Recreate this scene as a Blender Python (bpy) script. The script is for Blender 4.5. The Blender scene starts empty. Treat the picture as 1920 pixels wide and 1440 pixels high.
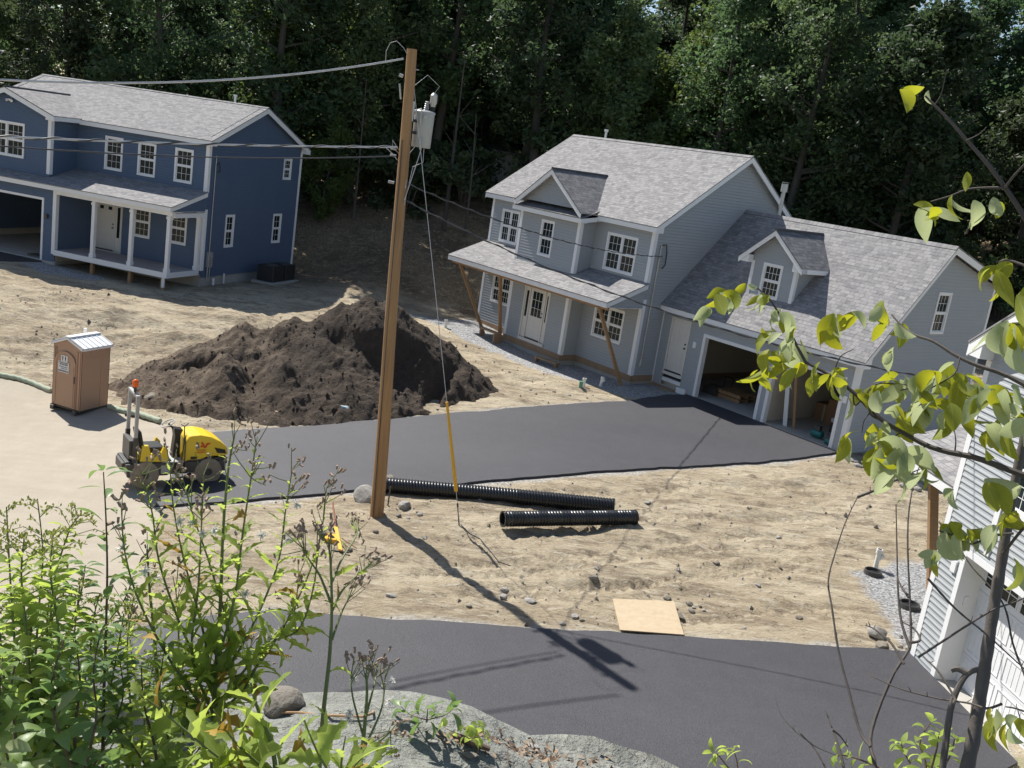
import bpy, math, random
import numpy as np
from mathutils import Vector, Matrix
S = bpy.context.scene
COL = S.collection
# ---------------------------------------------------------------- camera
FPX = 1855.84; H = 8.086
th = math.radians(13.04); ro = math.radians(8.593)
CF = np.array([0, math.cos(th), -math.sin(th)]); CR = np.array([1, 0, 0.]); CU = np.cross(CR, CF)
C2R = math.cos(ro) * CR + math.sin(ro) * CU; C2U = -math.sin(ro) * CR + math.cos(ro) * CU
CC = np.array([0, 0, H])
cd = bpy.data.cameras.new('camera'); cam = bpy.data.objects.new('camera', cd); COL.objects.link(cam); S.camera = cam
cd.sensor_width = 36; cd.lens = FPX * 36 / 1920; cd.clip_start = .05; cd.clip_end = 600
cam.matrix_world = Matrix(((C2R[0], C2U[0], -CF[0], 0), (C2R[1], C2U[1], -CF[1], 0), (C2R[2], C2U[2], -CF[2], H), (0, 0, 0, 1)))
# ---------------------------------------------------------------- sky, sun, exposure
SUN = np.array([-.441, .466, .767]); SUN /= np.linalg.norm(SUN)
w = bpy.data.worlds.new('World'); S.world = w; w.use_nodes = True
nt = w.node_tree; bg = nt.nodes['Background']; sk = nt.nodes.new('ShaderNodeTexSky'); sk.sky_type = 'NISHITA'; sk.sun_disc = False
sk.sun_elevation = math.asin(SUN[2]); sk.sun_rotation = math.atan2(SUN[0], SUN[1]); sk.air_density = 1.0; sk.dust_density = .6; sk.ozone_density = 1
nt.links.new(sk.outputs[0], bg.inputs[0]); bg.inputs[1].default_value = .085
sl = bpy.data.lights.new('sun', 'SUN'); sl.energy = 5.0; sl.angle = math.radians(.55); sl.color = (1, .965, .90)
so = bpy.data.objects.new('sun', sl); COL.objects.link(so); so.rotation_euler = Vector(SUN).to_track_quat('Z', 'Y').to_euler(); so.location = (0, 0, 40)
S.view_settings.view_transform = 'Standard'; S.view_settings.look = 'None'; S.view_settings.gamma = 1; S.view_settings.exposure = .62
S.cycles.max_bounces = 7; S.cycles.diffuse_bounces = 4; S.cycles.glossy_bounces = 3; S.cycles.transmission_bounces = 4; S.cycles.transparent_max_bounces = 8
rng = np.random.RandomState(7); random.seed(7)
# ---------------------------------------------------------------- sight helpers (surveying points of the place)
def ray(px, py): return CF + C2R * (px - 960) / FPX - C2U * (py - 720) / FPX
def atz(px, py, z):
    d = ray(px, py); return CC + d * ((z - H) / d[2])
def aty(px, py, y):
    d = ray(px, py); return CC + d * (y / d[1])
def frame(o, yaw):
    a = math.radians(yaw); return np.array(o, float), np.array([math.cos(a), math.sin(a), 0]), np.array([-math.sin(a), math.cos(a), 0])
def loc(fr, u, v, z): return fr[0] + fr[1] * u + fr[2] * v + np.array([0, 0, z])
G = frame([4.361, 36.562, .633], -50.505); B = frame([-13.849, 41.744, 1.131], -16.312); K = frame([8.51, 17.93, -.21], -82.65)
# ---------------------------------------------------------------- noise
def _h(ix, iy, iz, s):
    n = (ix.astype(np.int64) * 374761393 + iy.astype(np.int64) * 668265263 + iz.astype(np.int64) * 2147483647 + s * 1274126177) & 0xffffffff
    n = ((n ^ (n >> 13)) * 1274126177) & 0xffffffff
    n = ((n ^ (n >> 16)) * 2246822519) & 0xffffffff
    return ((n ^ (n >> 15)) & 0xffff) / 65535.0
def vnoise(x, y, z=None, s=0):
    x = np.asarray(x, float); y = np.asarray(y, float); z = np.zeros_like(x) if z is None else np.asarray(z, float)
    ix, iy, iz = np.floor(x), np.floor(y), np.floor(z); fx, fy, fz = x - ix, y - iy, z - iz
    fx, fy, fz = [t * t * t * (t * (t * 6 - 15) + 10) for t in (fx, fy, fz)]
    r = 0
    for a in (0, 1):
        for b in (0, 1):
            for c in (0, 1):
                r = r + (fx if a else 1 - fx) * (fy if b else 1 - fy) * (fz if c else 1 - fz) * _h(ix + a, iy + b, iz + c, s)
    return r * 2 - 1
def fbm(x, y, z=None, o=4, s=0):
    r = 0; a = 1.; t = 0
    for i in range(o):
        k = 2.03 ** i
        r = r + a * vnoise(x * k + 7.3 * i, y * k - 3.1 * i, None if z is None else z * k, s + i); t += a; a *= .5
    return r / t
# ---------------------------------------------------------------- materials
def mat(name, col, rough=.8, noise=None, bump=None, spec=.5, metal=0, emis=None, coord='Object', trans=0, rnd=0, hue=None):
    """noise=(scale, colour2, amount, detail[, stretch]); bump=(scale, strength, distance)"""
    m = bpy.data.materials.new(name); m.use_nodes = True; N = m.node_tree.nodes; L = m.node_tree.links; b = N['Principled BSDF']
    b.inputs['Roughness'].default_value = rough; b.inputs['Metallic'].default_value = metal; b.inputs['Specular IOR Level'].default_value = spec
    tc = N.new('ShaderNodeTexCoord'); src = tc.outputs[coord]
    rgb = N.new('ShaderNodeRGB'); rgb.outputs[0].default_value = (*col, 1); out = rgb.outputs[0]
    ns = noise if isinstance(noise, list) else ([noise] if noise else [])
    for n in ns:
        mp = N.new('ShaderNodeMapping'); L.new(src, mp.inputs[0])
        if len(n) > 4: mp.inputs['Scale'].default_value = n[4]
        t = N.new('ShaderNodeTexNoise'); t.inputs['Scale'].default_value = n[0]; t.inputs['Detail'].default_value = n[3]; t.inputs['Roughness'].default_value = .62
        L.new(mp.outputs[0], t.inputs['Vector'])
        rp = N.new('ShaderNodeValToRGB'); rp.color_ramp.elements[0].position = .5 - .22; rp.color_ramp.elements[1].position = .5 + .22
        L.new(t.outputs[0], rp.inputs[0])
        mu = N.new('ShaderNodeMath'); mu.operation = 'MULTIPLY'; mu.inputs[1].default_value = n[2]; L.new(rp.outputs[0], mu.inputs[0])
        mx = N.new('ShaderNodeMix'); mx.data_type = 'RGBA'; L.new(mu.outputs[0], mx.inputs[0]); L.new(out, mx.inputs[6]); mx.inputs[7].default_value = (*n[1], 1); out = mx.outputs[2]
    if rnd:
        oi = N.new('ShaderNodeObjectInfo'); hs = N.new('ShaderNodeHueSaturation')
        a = N.new('ShaderNodeMapRange'); a.inputs[3].default_value = 1 - rnd; a.inputs[4].default_value = 1 + rnd; L.new(oi.outputs['Random'], a.inputs[0])
        L.new(a.outputs[0], hs.inputs['Value']); L.new(out, hs.inputs['Color'])
        a2 = N.new('ShaderNodeMath'); a2.operation = 'MULTIPLY_ADD'; a2.inputs[1].default_value = .05; a2.inputs[2].default_value = .475
        fr_ = N.new('ShaderNodeMath'); fr_.operation = 'FRACT'; m7 = N.new('ShaderNodeMath'); m7.operation = 'MULTIPLY'; m7.inputs[1].default_value = 7.7
        L.new(oi.outputs['Random'], m7.inputs[0]); L.new(m7.outputs[0], fr_.inputs[0]); L.new(fr_.outputs[0], a2.inputs[0]); L.new(a2.outputs[0], hs.inputs['Hue']); out = hs.outputs[0]
    L.new(out, b.inputs['Base Color'])
    if bump:
        bs = bump if isinstance(bump, list) else [bump]; prev = None
        for q in bs:
            mp = N.new('ShaderNodeMapping'); L.new(src, mp.inputs[0])
            if len(q) > 3: mp.inputs['Scale'].default_value = q[3]
            t = N.new('ShaderNodeTexNoise'); t.inputs['Scale'].default_value = q[0]; t.inputs['Detail'].default_value = 6; t.inputs['Roughness'].default_value = .65; L.new(mp.outputs[0], t.inputs['Vector'])
            bp = N.new('ShaderNodeBump'); bp.inputs['Strength'].default_value = q[1]; bp.inputs['Distance'].default_value = q[2]; L.new(t.outputs[0], bp.inputs['Height'])
            if prev: L.new(prev, bp.inputs['Normal'])
            prev = bp.outputs[0]
        L.new(prev, b.inputs['Normal'])
    if emis: b.inputs['Emission Color'].default_value = (*emis[0], 1); b.inputs['Emission Strength'].default_value = emis[1]
    if trans:
        tr = N.new('ShaderNodeBsdfTranslucent'); L.new(out, tr.inputs[0]); ms = N.new('ShaderNodeMixShader'); ms.inputs[0].default_value = trans
        if hue:
            h2 = N.new('ShaderNodeHueSaturation'); h2.inputs['Hue'].default_value = hue[0]; h2.inputs['Saturation'].default_value = hue[1]; h2.inputs['Value'].default_value = hue[2]
            L.new(out, h2.inputs['Color']); L.new(h2.outputs[0], tr.inputs[0])
        L.new(b.outputs[0], ms.inputs[1]); L.new(tr.outputs[0], ms.inputs[2]); L.new(ms.outputs[0], N['Material Output'].inputs[0])
    return m
def shingle(name, c1, c2, c3):
    m = bpy.data.materials.new(name); m.use_nodes = True; N = m.node_tree.nodes; L = m.node_tree.links; b = N['Principled BSDF']; b.inputs['Roughness'].default_value = .9; b.inputs['Specular IOR Level'].default_value = .25
    uv = N.new('ShaderNodeUVMap'); br = N.new('ShaderNodeTexBrick'); L.new(uv.outputs[0], br.inputs['Vector'])
    br.inputs['Scale'].default_value = 1; br.inputs['Brick Width'].default_value = .26; br.inputs['Row Height'].default_value = .14; br.inputs['Mortar Size'].default_value = .006
    br.inputs['Color1'].default_value = (*c1, 1); br.inputs['Color2'].default_value = (*c2, 1); br.inputs['Mortar'].default_value = (*[x * .45 for x in c2], 1); br.offset = .37; br.squash_frequency = 3; br.squash = .7
    t = N.new('ShaderNodeTexNoise'); t.inputs['Scale'].default_value = 3.2; t.inputs['Detail'].default_value = 9; t.inputs['Roughness'].default_value = .75; ms_ = N.new('ShaderNodeMapping'); ms_.inputs['Scale'].default_value = (1, 2.4, 1); L.new(uv.outputs[0], ms_.inputs[0]); L.new(ms_.outputs[0], t.inputs['Vector'])
    rp = N.new('ShaderNodeValToRGB'); rp.color_ramp.elements[0].position = .4; rp.color_ramp.elements[1].position = .62; L.new(t.outputs[0], rp.inputs[0])
    mu = N.new('ShaderNodeMath'); mu.operation = 'MULTIPLY'; mu.inputs[1].default_value = .5; L.new(rp.outputs[0], mu.inputs[0])
    mx = N.new('ShaderNodeMix'); mx.data_type = 'RGBA'; L.new(mu.outputs[0], mx.inputs[0]); L.new(br.outputs[0], mx.inputs[6]); mx.inputs[7].default_value = (*c3, 1)
    L.new(mx.outputs[2], b.inputs['Base Color'])
    bp = N.new('ShaderNodeBump'); bp.inputs['Strength'].default_value = .5; bp.inputs['Distance'].default_value = .01; L.new(br.outputs['Fac'], bp.inputs['Height']); bp.invert = True
    t2 = N.new('ShaderNodeTexNoise'); t2.inputs['Scale'].default_value = 9; t2.inputs['Detail'].default_value = 8; L.new(uv.outputs[0], t2.inputs['Vector'])
    b2 = N.new('ShaderNodeBump'); b2.inputs['Strength'].default_value = .45; b2.inputs['Distance'].default_value = .02; L.new(t2.outputs[0], b2.inputs['Height']); L.new(bp.outputs[0], b2.inputs['Normal']); L.new(b2.outputs[0], b.inputs['Normal'])
    return m
def boxed(z, f): return (f, f, f)
M = {}
M['gray'] = mat('gray_vinyl_siding', (.36, .375, .385), .6, noise=(1.3, (.32, .335, .345), .5, 4), bump=(60, .05, .01))
M['blue'] = mat('navy_vinyl_siding', (.085, .125, .195), .6, noise=(1.1, (.07, .105, .17), .6, 4), bump=(60, .05, .01))
def lapbump(m, e=.115):
    N = m.node_tree.nodes; L = m.node_tree.links; b = N['Principled BSDF']; tc = N.new('ShaderNodeTexCoord'); sp = N.new('ShaderNodeSeparateXYZ'); L.new(tc.outputs['Object'], sp.inputs[0])
    d = N.new('ShaderNodeMath'); d.operation = 'DIVIDE'; d.inputs[1].default_value = e; L.new(sp.outputs[2], d.inputs[0]); f = N.new('ShaderNodeMath'); f.operation = 'FRACT'; L.new(d.outputs[0], f.inputs[0])
    p = N.new('ShaderNodeMath'); p.operation = 'POWER'; p.inputs[1].default_value = 6; L.new(f.outputs[0], p.inputs[0]); bp = N.new('ShaderNodeBump'); bp.invert = True; bp.inputs['Strength'].default_value = .5; bp.inputs['Distance'].default_value = .022; L.new(p.outputs[0], bp.inputs['Height']); L.new(bp.outputs[0], b.inputs['Normal'])
lapbump(M['gray']); lapbump(M['blue'])
M['white'] = mat('white_vinyl_trim', (.78, .78, .78), .45, noise=(2, (.7, .7, .7), .5, 4))
M['cream'] = mat('primed_door_paint', (.66, .63, .58), .5, noise=(1.5, (.58, .55, .5), .6, 4))
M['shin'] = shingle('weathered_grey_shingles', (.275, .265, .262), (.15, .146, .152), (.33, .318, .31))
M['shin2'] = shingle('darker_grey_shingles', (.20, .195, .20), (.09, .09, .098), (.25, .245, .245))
M['glass'] = mat('window_glass', (.010, .016, .019), .06, spec=.28, noise=(.9, (.03, .045, .04), .5, 3))
M['drywall'] = mat('drywall', (.60, .54, .45), .9, noise=(1, (.52, .47, .39), .6, 3))
M['conc'] = mat('concrete', (.42, .40, .36), .9, noise=[(2, (.30, .28, .25), .7, 6)], bump=(30, .2, .01))
M['wood'] = mat('pressure_treated_lumber', (.36, .22, .11), .8, noise=(3, (.24, .14, .07), .7, 5, (1, 1, 8)), bump=(20, .2, .01))
M['ledger'] = mat('weathered_tan_beam', (.33, .22, .13), .85, noise=(2, (.22, .15, .1), .8, 5))
M['deck'] = mat('grey_deck_boards', (.36, .32, .31), .8, noise=(2, (.28, .25, .25), .6, 4))
M['black'] = mat('black_plastic', (.012, .012, .013), .5, spec=.4)
M['dark'] = mat('dark_metal', (.045, .045, .045), .45, noise=(4, (.09, .08, .07), .6, 4))
M['galv'] = mat('galvanised_metal', (.48, .48, .47), .45, metal=.6, noise=(5, (.35, .35, .35), .5, 3))
M['wire'] = mat('bare_aluminium_wire', (.55, .55, .56), .5, noise=(6, (.3, .3, .3), .5, 3))
M['wireb'] = mat('black_insulated_wire', (.06, .06, .065), .6)
M['asph'] = mat('fresh_asphalt', (.021, .020, .026), .66, noise=[(.22, (.036, .035, .043), .6, 4, (1, 1.6, 1)), (24, (.085, .083, .092), .45, 3), (2.5, (.018, .018, .022), .4, 5), (.16, (.08, .078, .083), .22, 6, (1, 2.5, 1))], bump=[(38, .5, .02), (6, .1, .03)], spec=.5)
M['road'] = mat('dusty_tan_road', (.40, .35, .275), .92, noise=[(.3, (.33, .285, .22), .85, 7), (2.2, (.48, .43, .345), .5, 8), (.7, (.29, .25, .19), .5, 7, (1, 4, 1)), (.45, (.27, .235, .18), .35, 6, (3.5, 1, 1)), (40, (.24, .2, .155), .4, 3)], bump=[(30, .4, .015), (3, .3, .05)])
M['gravel'] = mat('crushed_grey_stone', (.42, .42, .42), .9, noise=[(28, (.16, .16, .17), .8, 2), (9, (.55, .54, .52), .5, 2)], bump=(26, .9, .05))
M['pile'] = mat('dark_loam', (.040, .027, .019), .95, noise=[(.35, (.155, .11, .075), .85, 7), (4, (.022, .015, .011), .7, 8), (16, (.15, .11, .075), .35, 5)], bump=[(5, 1., .22), (15, 1., .10), (40, .7, .03)])
M['rock'] = mat('pale_field_stone', (.33, .31, .28), .9, noise=(3, (.2, .19, .175), .8, 8), bump=(8, .6, .05))
M['ledge'] = mat('grey_green_ledge', (.27, .285, .25), .9, noise=[(2.2, (.14, .155, .14), .9, 10), (9, (.40, .39, .34), .6, 9), (28, (.10, .09, .075), .6, 6)], bump=[(5, .9, .08), (22, .9, .03)])
M['pvc'] = mat('white_pvc', (.75, .75, .72), .35)
M['pipe'] = mat('black_corrugated_plastic', (.016, .017, .019), .32, spec=.6)
# ---------------------------------------------------------------- objects
def tag(o, label=None, cat=None, group=None, kind=None):
    for k, v in (('label', label), ('category', cat), ('group', group), ('kind', kind)):
        if v: o[k] = v
    return o
def empty(name, p, yaw=0, label=None, cat=None, group=None):
    o = bpy.data.objects.new(name, None); COL.objects.link(o); o.location = [float(t) for t in p]; o.rotation_euler = (0, 0, math.radians(yaw)); o.empty_display_size = .2
    return tag(o, label, cat, group)
def obj(name, me, parent=None):
    o = bpy.data.objects.new(name, me); COL.objects.link(o)
    if parent: o.parent = parent
    return o
def npmesh(name, V, Fs, mats, mi=None, smooth=False, uv=None):
    """V (n,3); Fs: (k,3|4) int array; fast builder"""
    V = np.asarray(V, np.float32); Fs = np.asarray(Fs, np.int32); me = bpy.data.meshes.new(name); k = Fs.shape[1]
    me.vertices.add(len(V)); me.vertices.foreach_set('co', V.ravel()); me.loops.add(Fs.size); me.loops.foreach_set('vertex_index', Fs.ravel())
    me.polygons.add(len(Fs)); me.polygons.foreach_set('loop_start', np.arange(0, Fs.size, k, dtype=np.int32))
    for m in mats: me.materials.append(m)
    if mi is not None: me.polygons.foreach_set('material_index', np.asarray(mi, np.int32))
    me.polygons.foreach_set('use_smooth', np.full(len(Fs), smooth, bool))
    if uv is not None:
        l = me.uv_layers.new(name='UVMap'); l.data.foreach_set('uv', np.asarray(uv, np.float32)[Fs.ravel()].ravel())
    me.update(calc_edges=True); me.validate(); return me
class MB:
    def __init__(s): s.v = []; s.f = []; s.m = []; s.uv = []
    def poly(s, pts, m=0, uv=None):
        n = len(s.v); s.v += [tuple(float(c) for c in p) for p in pts]; s.f.append(list(range(n, n + len(pts)))); s.m.append(m); s.uv.append(uv or [(0, 0)] * len(pts))
    def faces(s, vs, fs, m=0):
        n = len(s.v); s.v += [tuple(float(c) for c in p) for p in vs]
        for f in fs: s.f.append([n + i for i in f]); s.m.append(m); s.uv.append([(0, 0)] * len(f))
    def box(s, x0, x1, y0, y1, z0, z1, m=0):
        v = [(x, y, z) for x in (x0, x1) for y in (y0, y1) for z in (z0, z1)]
        s.faces(v, [(0, 1, 3, 2), (4, 6, 7, 5), (0, 4, 5, 1), (2, 3, 7, 6), (0, 2, 6, 4), (1, 5, 7, 3)], m)
    def prism(s, pts, ext, m=0):
        pts = [np.array(p, float) for p in pts]; e = np.array(ext, float); n = len(pts)
        s.faces(pts + [p + e for p in pts], [tuple(range(n))[::-1], tuple(range(n, 2 * n))] + [(i, (i + 1) % n, n + (i + 1) % n, n + i) for i in range(n)], m)
    def board(s, p, q, h, t, m=0):
        p, q, h, t = [np.array(a, float) for a in (p, q, h, t)]; s.prism([p, q, q + h, p + h], t, m)
    def tube(s, path, r, n=8, m=0, caps=True):
        P = [np.array(p, float) for p in path]; k = len(P); r = r if hasattr(r, '__len__') else [r] * k; vs = []
        d0 = P[-1] - P[0] if np.linalg.norm(P[1] - P[0]) < 1e-7 else P[1] - P[0]; up = np.array([0, 0, 1.]) if abs(d0[2]) < .9 * np.linalg.norm(d0) else np.array([1., 0, 0])
        for i in range(k):
            d = P[min(i + 1, k - 1)] - P[max(i - 1, 0)]
            if np.linalg.norm(d) < 1e-7: d = P[min(i + 2, k - 1)] - P[max(i - 2, 0)]
            d = d / (np.linalg.norm(d) + 1e-12)
            a = np.cross(d, up); a /= np.linalg.norm(a) + 1e-12; b = np.cross(d, a)
            vs += [P[i] + r[i] * (a * math.cos(t) + b * math.sin(t)) for t in [2 * math.pi * j / n for j in range(n)]]
            up = np.cross(a, d)
        fs = [(i * n + j, i * n + (j + 1) % n, (i + 1) * n + (j + 1) % n, (i + 1) * n + j) for i in range(k - 1) for j in range(n)]
        if caps: fs += [tuple(range(n)), tuple(range((k - 1) * n, k * n))[::-1]]
        s.faces(vs, fs, m)
    def build(s, name, mats, parent=None, smooth=False, bevel=0):
        me = bpy.data.meshes.new(name); me.from_pydata(s.v, [], s.f)
        for m in (mats if isinstance(mats, (list, tuple)) else [mats]): me.materials.append(m)
        me.polygons.foreach_set('material_index', s.m); me.polygons.foreach_set('use_smooth', [smooth] * len(s.f))
        l = me.uv_layers.new(name='UVMap'); l.data.foreach_set('uv', [c for f in s.uv for q in f for c in q])
        me.update(); o = obj(name, me, parent)
        if smooth:
            try: me.set_sharp_from_angle(angle=math.radians(40))
            except Exception: pass
        if bevel:
            b = o.modifiers.new('bevel', 'BEVEL'); b.width = bevel; b.segments = 2; b.limit_method = 'ANGLE'
        return o
def one(name, mats, fn, parent=None, **k):
    mb = MB(); fn(mb); return mb.build(name, mats, parent, **k)
# ================================================================ GROUND
cp = []
def c(p, z=None): cp.append((p[0], p[1], p[2] if z is None else z))
for u, v, z in [(-11, -1.5, -.35), (-10, 9.5, .3), (-6, -1.5, -.38), (-1, -1.5, -.35), (0, -3, -.4), (2.2, .9, -.27), (5, 1.1, -.27), (8.5, 1.1, -.27), (9.5, 3, -.4), (9.5, 9, -.2), (3, 9.5, 0), (-3, 10, .2), (4, -1, -.42), (8, -.5, -.5)]: c(loc(G, u, v, z))
for u, v, z in [(-12, -2.4, -.42), (-9, -2.4, -.42), (-6.5, -2.4, -.42), (-4, -2.8, -.55), (0, -3, -.55), (1.2, 0, -.5), (1.2, 4, -.42), (1.2, 8, -.3), (-6, 8.5, -.2), (-12, 8.5, -.2), (-10, -5, -.7)]: c(loc(B, u, v, z))
for u, v, z in [(-.3, -.2, -.06), (1, -.3, -.02), (5, -.3, -.02), (7, -.3, .05), (-3, -.5, -.05)]: c(loc(K, u, v, z))
for p in [(-2.65, 21.5, -.45), (-12.4, 27.6, -1.2), (-15.9, 29.7, -1.1), (-7.8, 21, -.85), (-6.2, 17.3, -.8), (-10.5, 20, -1.05), (-20, 20, -1.5), (-30, 25, -1.8), (-25, 12, -1.6), (-12, 12, -1.1), (-3.7, 15.5, -.6), (2.6, 17, -.45), (3.6, 26.3, -.15), (-1, 28.5, -.2), (-5, 28.5, -.55), (-9.7, 26.8, -.95), (-18.7, 34.9, .1), (-14, 33, -.4), (-26, 36, .0), (-8, 36, .35), (-3, 38, .35), (-3, 43, .7), (-7, 42, .7), (-8, 47, 1.3), (-5, 52, 2.6), (-9, 55, 3.5), (0, 52, 2.3), (2, 58, 4.1), (-15, 56, 3.0), (-30, 56, 2.5), (-45, 50, 1.5), (10, 52, 2.6), (20, 48, 2.6), (30, 50, 4.5), (20, 60, 5.5), (-20, 70, 5), (0, 72, 6.2), (25, 75, 7.5), (-50, 80, 4), (50, 80, 8), (0, 100, 7.5), (50, 50, 5), (-60, 20, -1), (50, 10, 1), (20, 20, .3), (0, 11, -.6), (8, 13, -.15), (-40, 5, -1.6), (14, 26, .1), (20, 30, .5), (0, 0, -1), (-25, 0, -1.4), (25, 0, .5)]: cp.append(p)
cp = np.array(cp)
def _tps(r2): return .5 * r2 * np.log(r2 + 1e-9)
_n = len(cp); _A = np.zeros((_n + 3, _n + 3)); _r2 = ((cp[:, None, :2] - cp[None, :, :2]) ** 2).sum(2); _A[:_n, :_n] = _tps(_r2) + np.eye(_n) * 2.
_A[:_n, _n] = _A[_n, :_n] = 1; _A[:_n, _n + 1:] = cp[:, :2]; _A[_n + 1:, :_n] = cp[:, :2].T
_W = np.linalg.solve(_A, np.r_[cp[:, 2], 0, 0, 0])
def sstep(a, b, x): t = np.clip((x - a) / (b - a), 0, 1); return t * t * (3 - 2 * t)
def valley(x, y):
    x = np.clip(np.asarray(x, float), -70, 70); y = np.clip(np.asarray(y, float), -10, 110); sh = x.shape; x = x.ravel(); y = y.ravel(); out = np.zeros(len(x))
    for i in range(0, len(x), 20000):
        X, Y = x[i:i + 20000], y[i:i + 20000]; out[i:i + 20000] = _tps((X[:, None] - cp[None, :, 0]) ** 2 + (Y[:, None] - cp[None, :, 1]) ** 2) @ _W[:_n] + _W[_n] + _W[_n + 1] * X + _W[_n + 2] * Y
    return out.reshape(sh)
YC = 3.15
CRP = [aty(px, py, YC) for px, py in ((-300, 1400), (0, 1345), (150, 1330), (300, 1315), (430, 1300), (560, 1295), (700, 1290), (800, 1322), (960, 1375), (1130, 1408), (1300, 1440), (1600, 1520), (1919, 1600))]; CRX = [q[0] for q in CRP]; CRZ = [q[2] for q in CRP]
def base(x, y):
    x = np.asarray(x, float); y = np.asarray(y, float); v = valley(x, y)
    toe = np.clip(14.0 + (x - 8.7) * .42, 6.2, 15.5); toe = np.where(x < -4, 8.7 + (x + 4) * .1, toe)
    crest = np.interp(x, CRX, CRZ)
    t = np.clip((toe - y) / (toe - YC), 0, 1)
    bank = v + (crest - v) * t ** 1.55
    top = crest + np.clip(YC - y, 0, 4) * .14 + np.clip(YC - 4 - y, 0, 60) * .05
    return np.where(y < YC, top, bank)
# region outlines (world xy)
def xy(p): return (float(p[0]), float(p[1]))
PQ = lambda a, b, z: xy(atz(a, b, z))
d1_near = [(-7.6, 20.9), PQ(500, 932, -.6), PQ(690, 921, -.5), PQ(855, 911, -.38), PQ(1060, 891, -.2), PQ(1260, 872, 0), PQ(1420, 860, .18), PQ(1560, 850, .33), xy(loc(G, 8.55, 1.16, 0))]
d1_far = [(-8.6, 26.5), PQ(440, 797, -.6), PQ(540, 792, -.5), PQ(750, 779, -.22), PQ(900, 770, -.05), PQ(1065, 760, .12), PQ(1190, 750, .28), xy(loc(G, 1.7, .3, 0)), xy(loc(G, 1.95, 1.16, 0))]
P2 = lambda a, b, z: xy(atz(a, b, z))
d2_far = [(-6.2, 15.2), P2(480, 1145, -.6), P2(700, 1163, -.55), P2(1160, 1190, -.45), P2(1710, 1226, -.28), xy(loc(K, .1, -.03, 0))]
d2_near = [(-7.4, 8.0), (-4.5, 8.6), (-1, 9.5), (3.2, 11.6), (8.0, 13.7), xy(loc(K, 3.55, -.03, 0))]
rd_r = [(-8.0, 6.5), (-7.2, 8.2), (-6.0, 15.2), (-6.3, 17.3), (-7.4, 20.9), (-8.5, 26.4), (-9.6, 26.95), (-11.9, 28.4), (-14, 29.2), (-16.5, 30.0), (-30, 31.5)]
rd_l = [(-14, 6.5), (-20, 8), (-30, 12), (-32, 15), (-33, 18), (-34, 22), (-34, 24), (-34, 26), (-34.5, 27), (-35, 28), (-36, 30)]
gh_f = [xy(loc(G, -11.2, -3.1, 0)), xy(loc(G, -7, -2.7, 0)), xy(loc(G, -3, -2.5, 0)), xy(loc(G, 1.6, -1.4, 0))]
gh_b = [xy(loc(G, -10.3, .1, 0)), xy(loc(G, -7, .1, 0)), xy(loc(G, -3, .1, 0)), xy(loc(G, 1.95, 1.1, 0))]
gk_f = [xy(loc(K, .15, -.06, 0)), (10.2, 19.5), (11.4, 21.4), (11.2, 23.4)]
gk_b = [P2(1700, 1204, -.28), P2(1655, 1150, -.32), P2(1612, 1100, -.35), P2(1630, 1068, -.33)]
gb_f = [xy(loc(B, -6.6, -3.0, 0)), xy(loc(B, -5, -3.6, 0)), xy(loc(B, -3.2, -3.0, 0))]
gb_b = [xy(loc(B, -6.2, -2.15, 0)), xy(loc(B, -5, -2.1, 0)), xy(loc(B, -3, -2.1, 0))]
bd_f = [xy(loc(B, -12.2, -7.4, 0)), xy(loc(B, -9, -5.0, 0)), xy(loc(B, -6.9, -3.0, 0))]
bd_b = [xy(loc(B, -12.2, -2.12, 0)), xy(loc(B, -9, -2.12, 0)), xy(loc(B, -6.35, -2.12, 0))]
def resamp(pl, n, smooth=True):
    pl = np.array(pl, float); t = np.linspace(0, len(pl) - 1, n); i = np.clip(t.astype(int), 0, len(pl) - 2); f = (t - i)[:, None]; return pl[i] * (1 - f) + pl[i + 1] * f
REG = []
def region(a, b): REG.append(np.array(list(a) + list(b)[::-1], float))
for a, b in [(d1_near, d1_far), (d2_near, d2_far), (rd_l, rd_r), (gh_f, gh_b), (gk_f, gk_b), (gb_f, gb_b), (bd_f, bd_b)]: region(a, b)
REG.append(np.array([xy(loc(G, u, v, 0)) for u, v in [(-10, 0), (-10, 8.5), (8.56, 8.5), (8.56, 1.2), (0, 1.2), (0, 0), (-3.2, -.8), (-7, -.8)]]))
REG.append(np.array([xy(loc(B, u, v, 0)) for u, v in [(-12, -2.1), (-12, 7.5), (0, 7.5), (0, -2.2)]]))
REG.append(np.array([xy(loc(K, u, v, 0)) for u, v in [(0, 0), (7.3, 0), (7.3, 8), (-3, 8), (-3, 2.4), (0, 2.4)]]))
def sdist(P, poly):
    d = np.full(len(P), 1e9); ins = np.zeros(len(P), bool); n = len(poly)
    for i in range(n):
        a, b = poly[i], poly[(i + 1) % n]; e = b - a; w_ = P - a; t = np.clip((w_ @ e) / (e @ e + 1e-12), 0, 1); q = w_ - t[:, None] * e; d = np.minimum(d, np.hypot(q[:, 0], q[:, 1]))
        cnd = ((a[1] > P[:, 1]) != (b[1] > P[:, 1])) & (P[:, 0] < (b[0] - a[0]) * (P[:, 1] - a[1]) / (b[1] - a[1] + 1e-12) + a[0]); ins ^= cnd
    return np.where(ins, -d, d)
def axis(lo, hi, fine, a, b, grow=1.12):
    r = list(np.arange(a, b, fine)); s = fine; q = a
    while q > lo: s = min(s * grow, 6); q -= s; r.insert(0, q)
    s = fine; q = r[-1]
    while q < hi: s = min(s * grow, 6); q += s; r.append(q)
    return np.array(r)
gx = axis(-160, 160, .11, -19, 14); gy = axis(-20, 260, .11, 13, 43)
gy = np.unique(np.concatenate([gy[gy < 2.0], np.arange(2.0, 4.2, .05), gy[gy > 4.2]])); gx = np.unique(gx)
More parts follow.
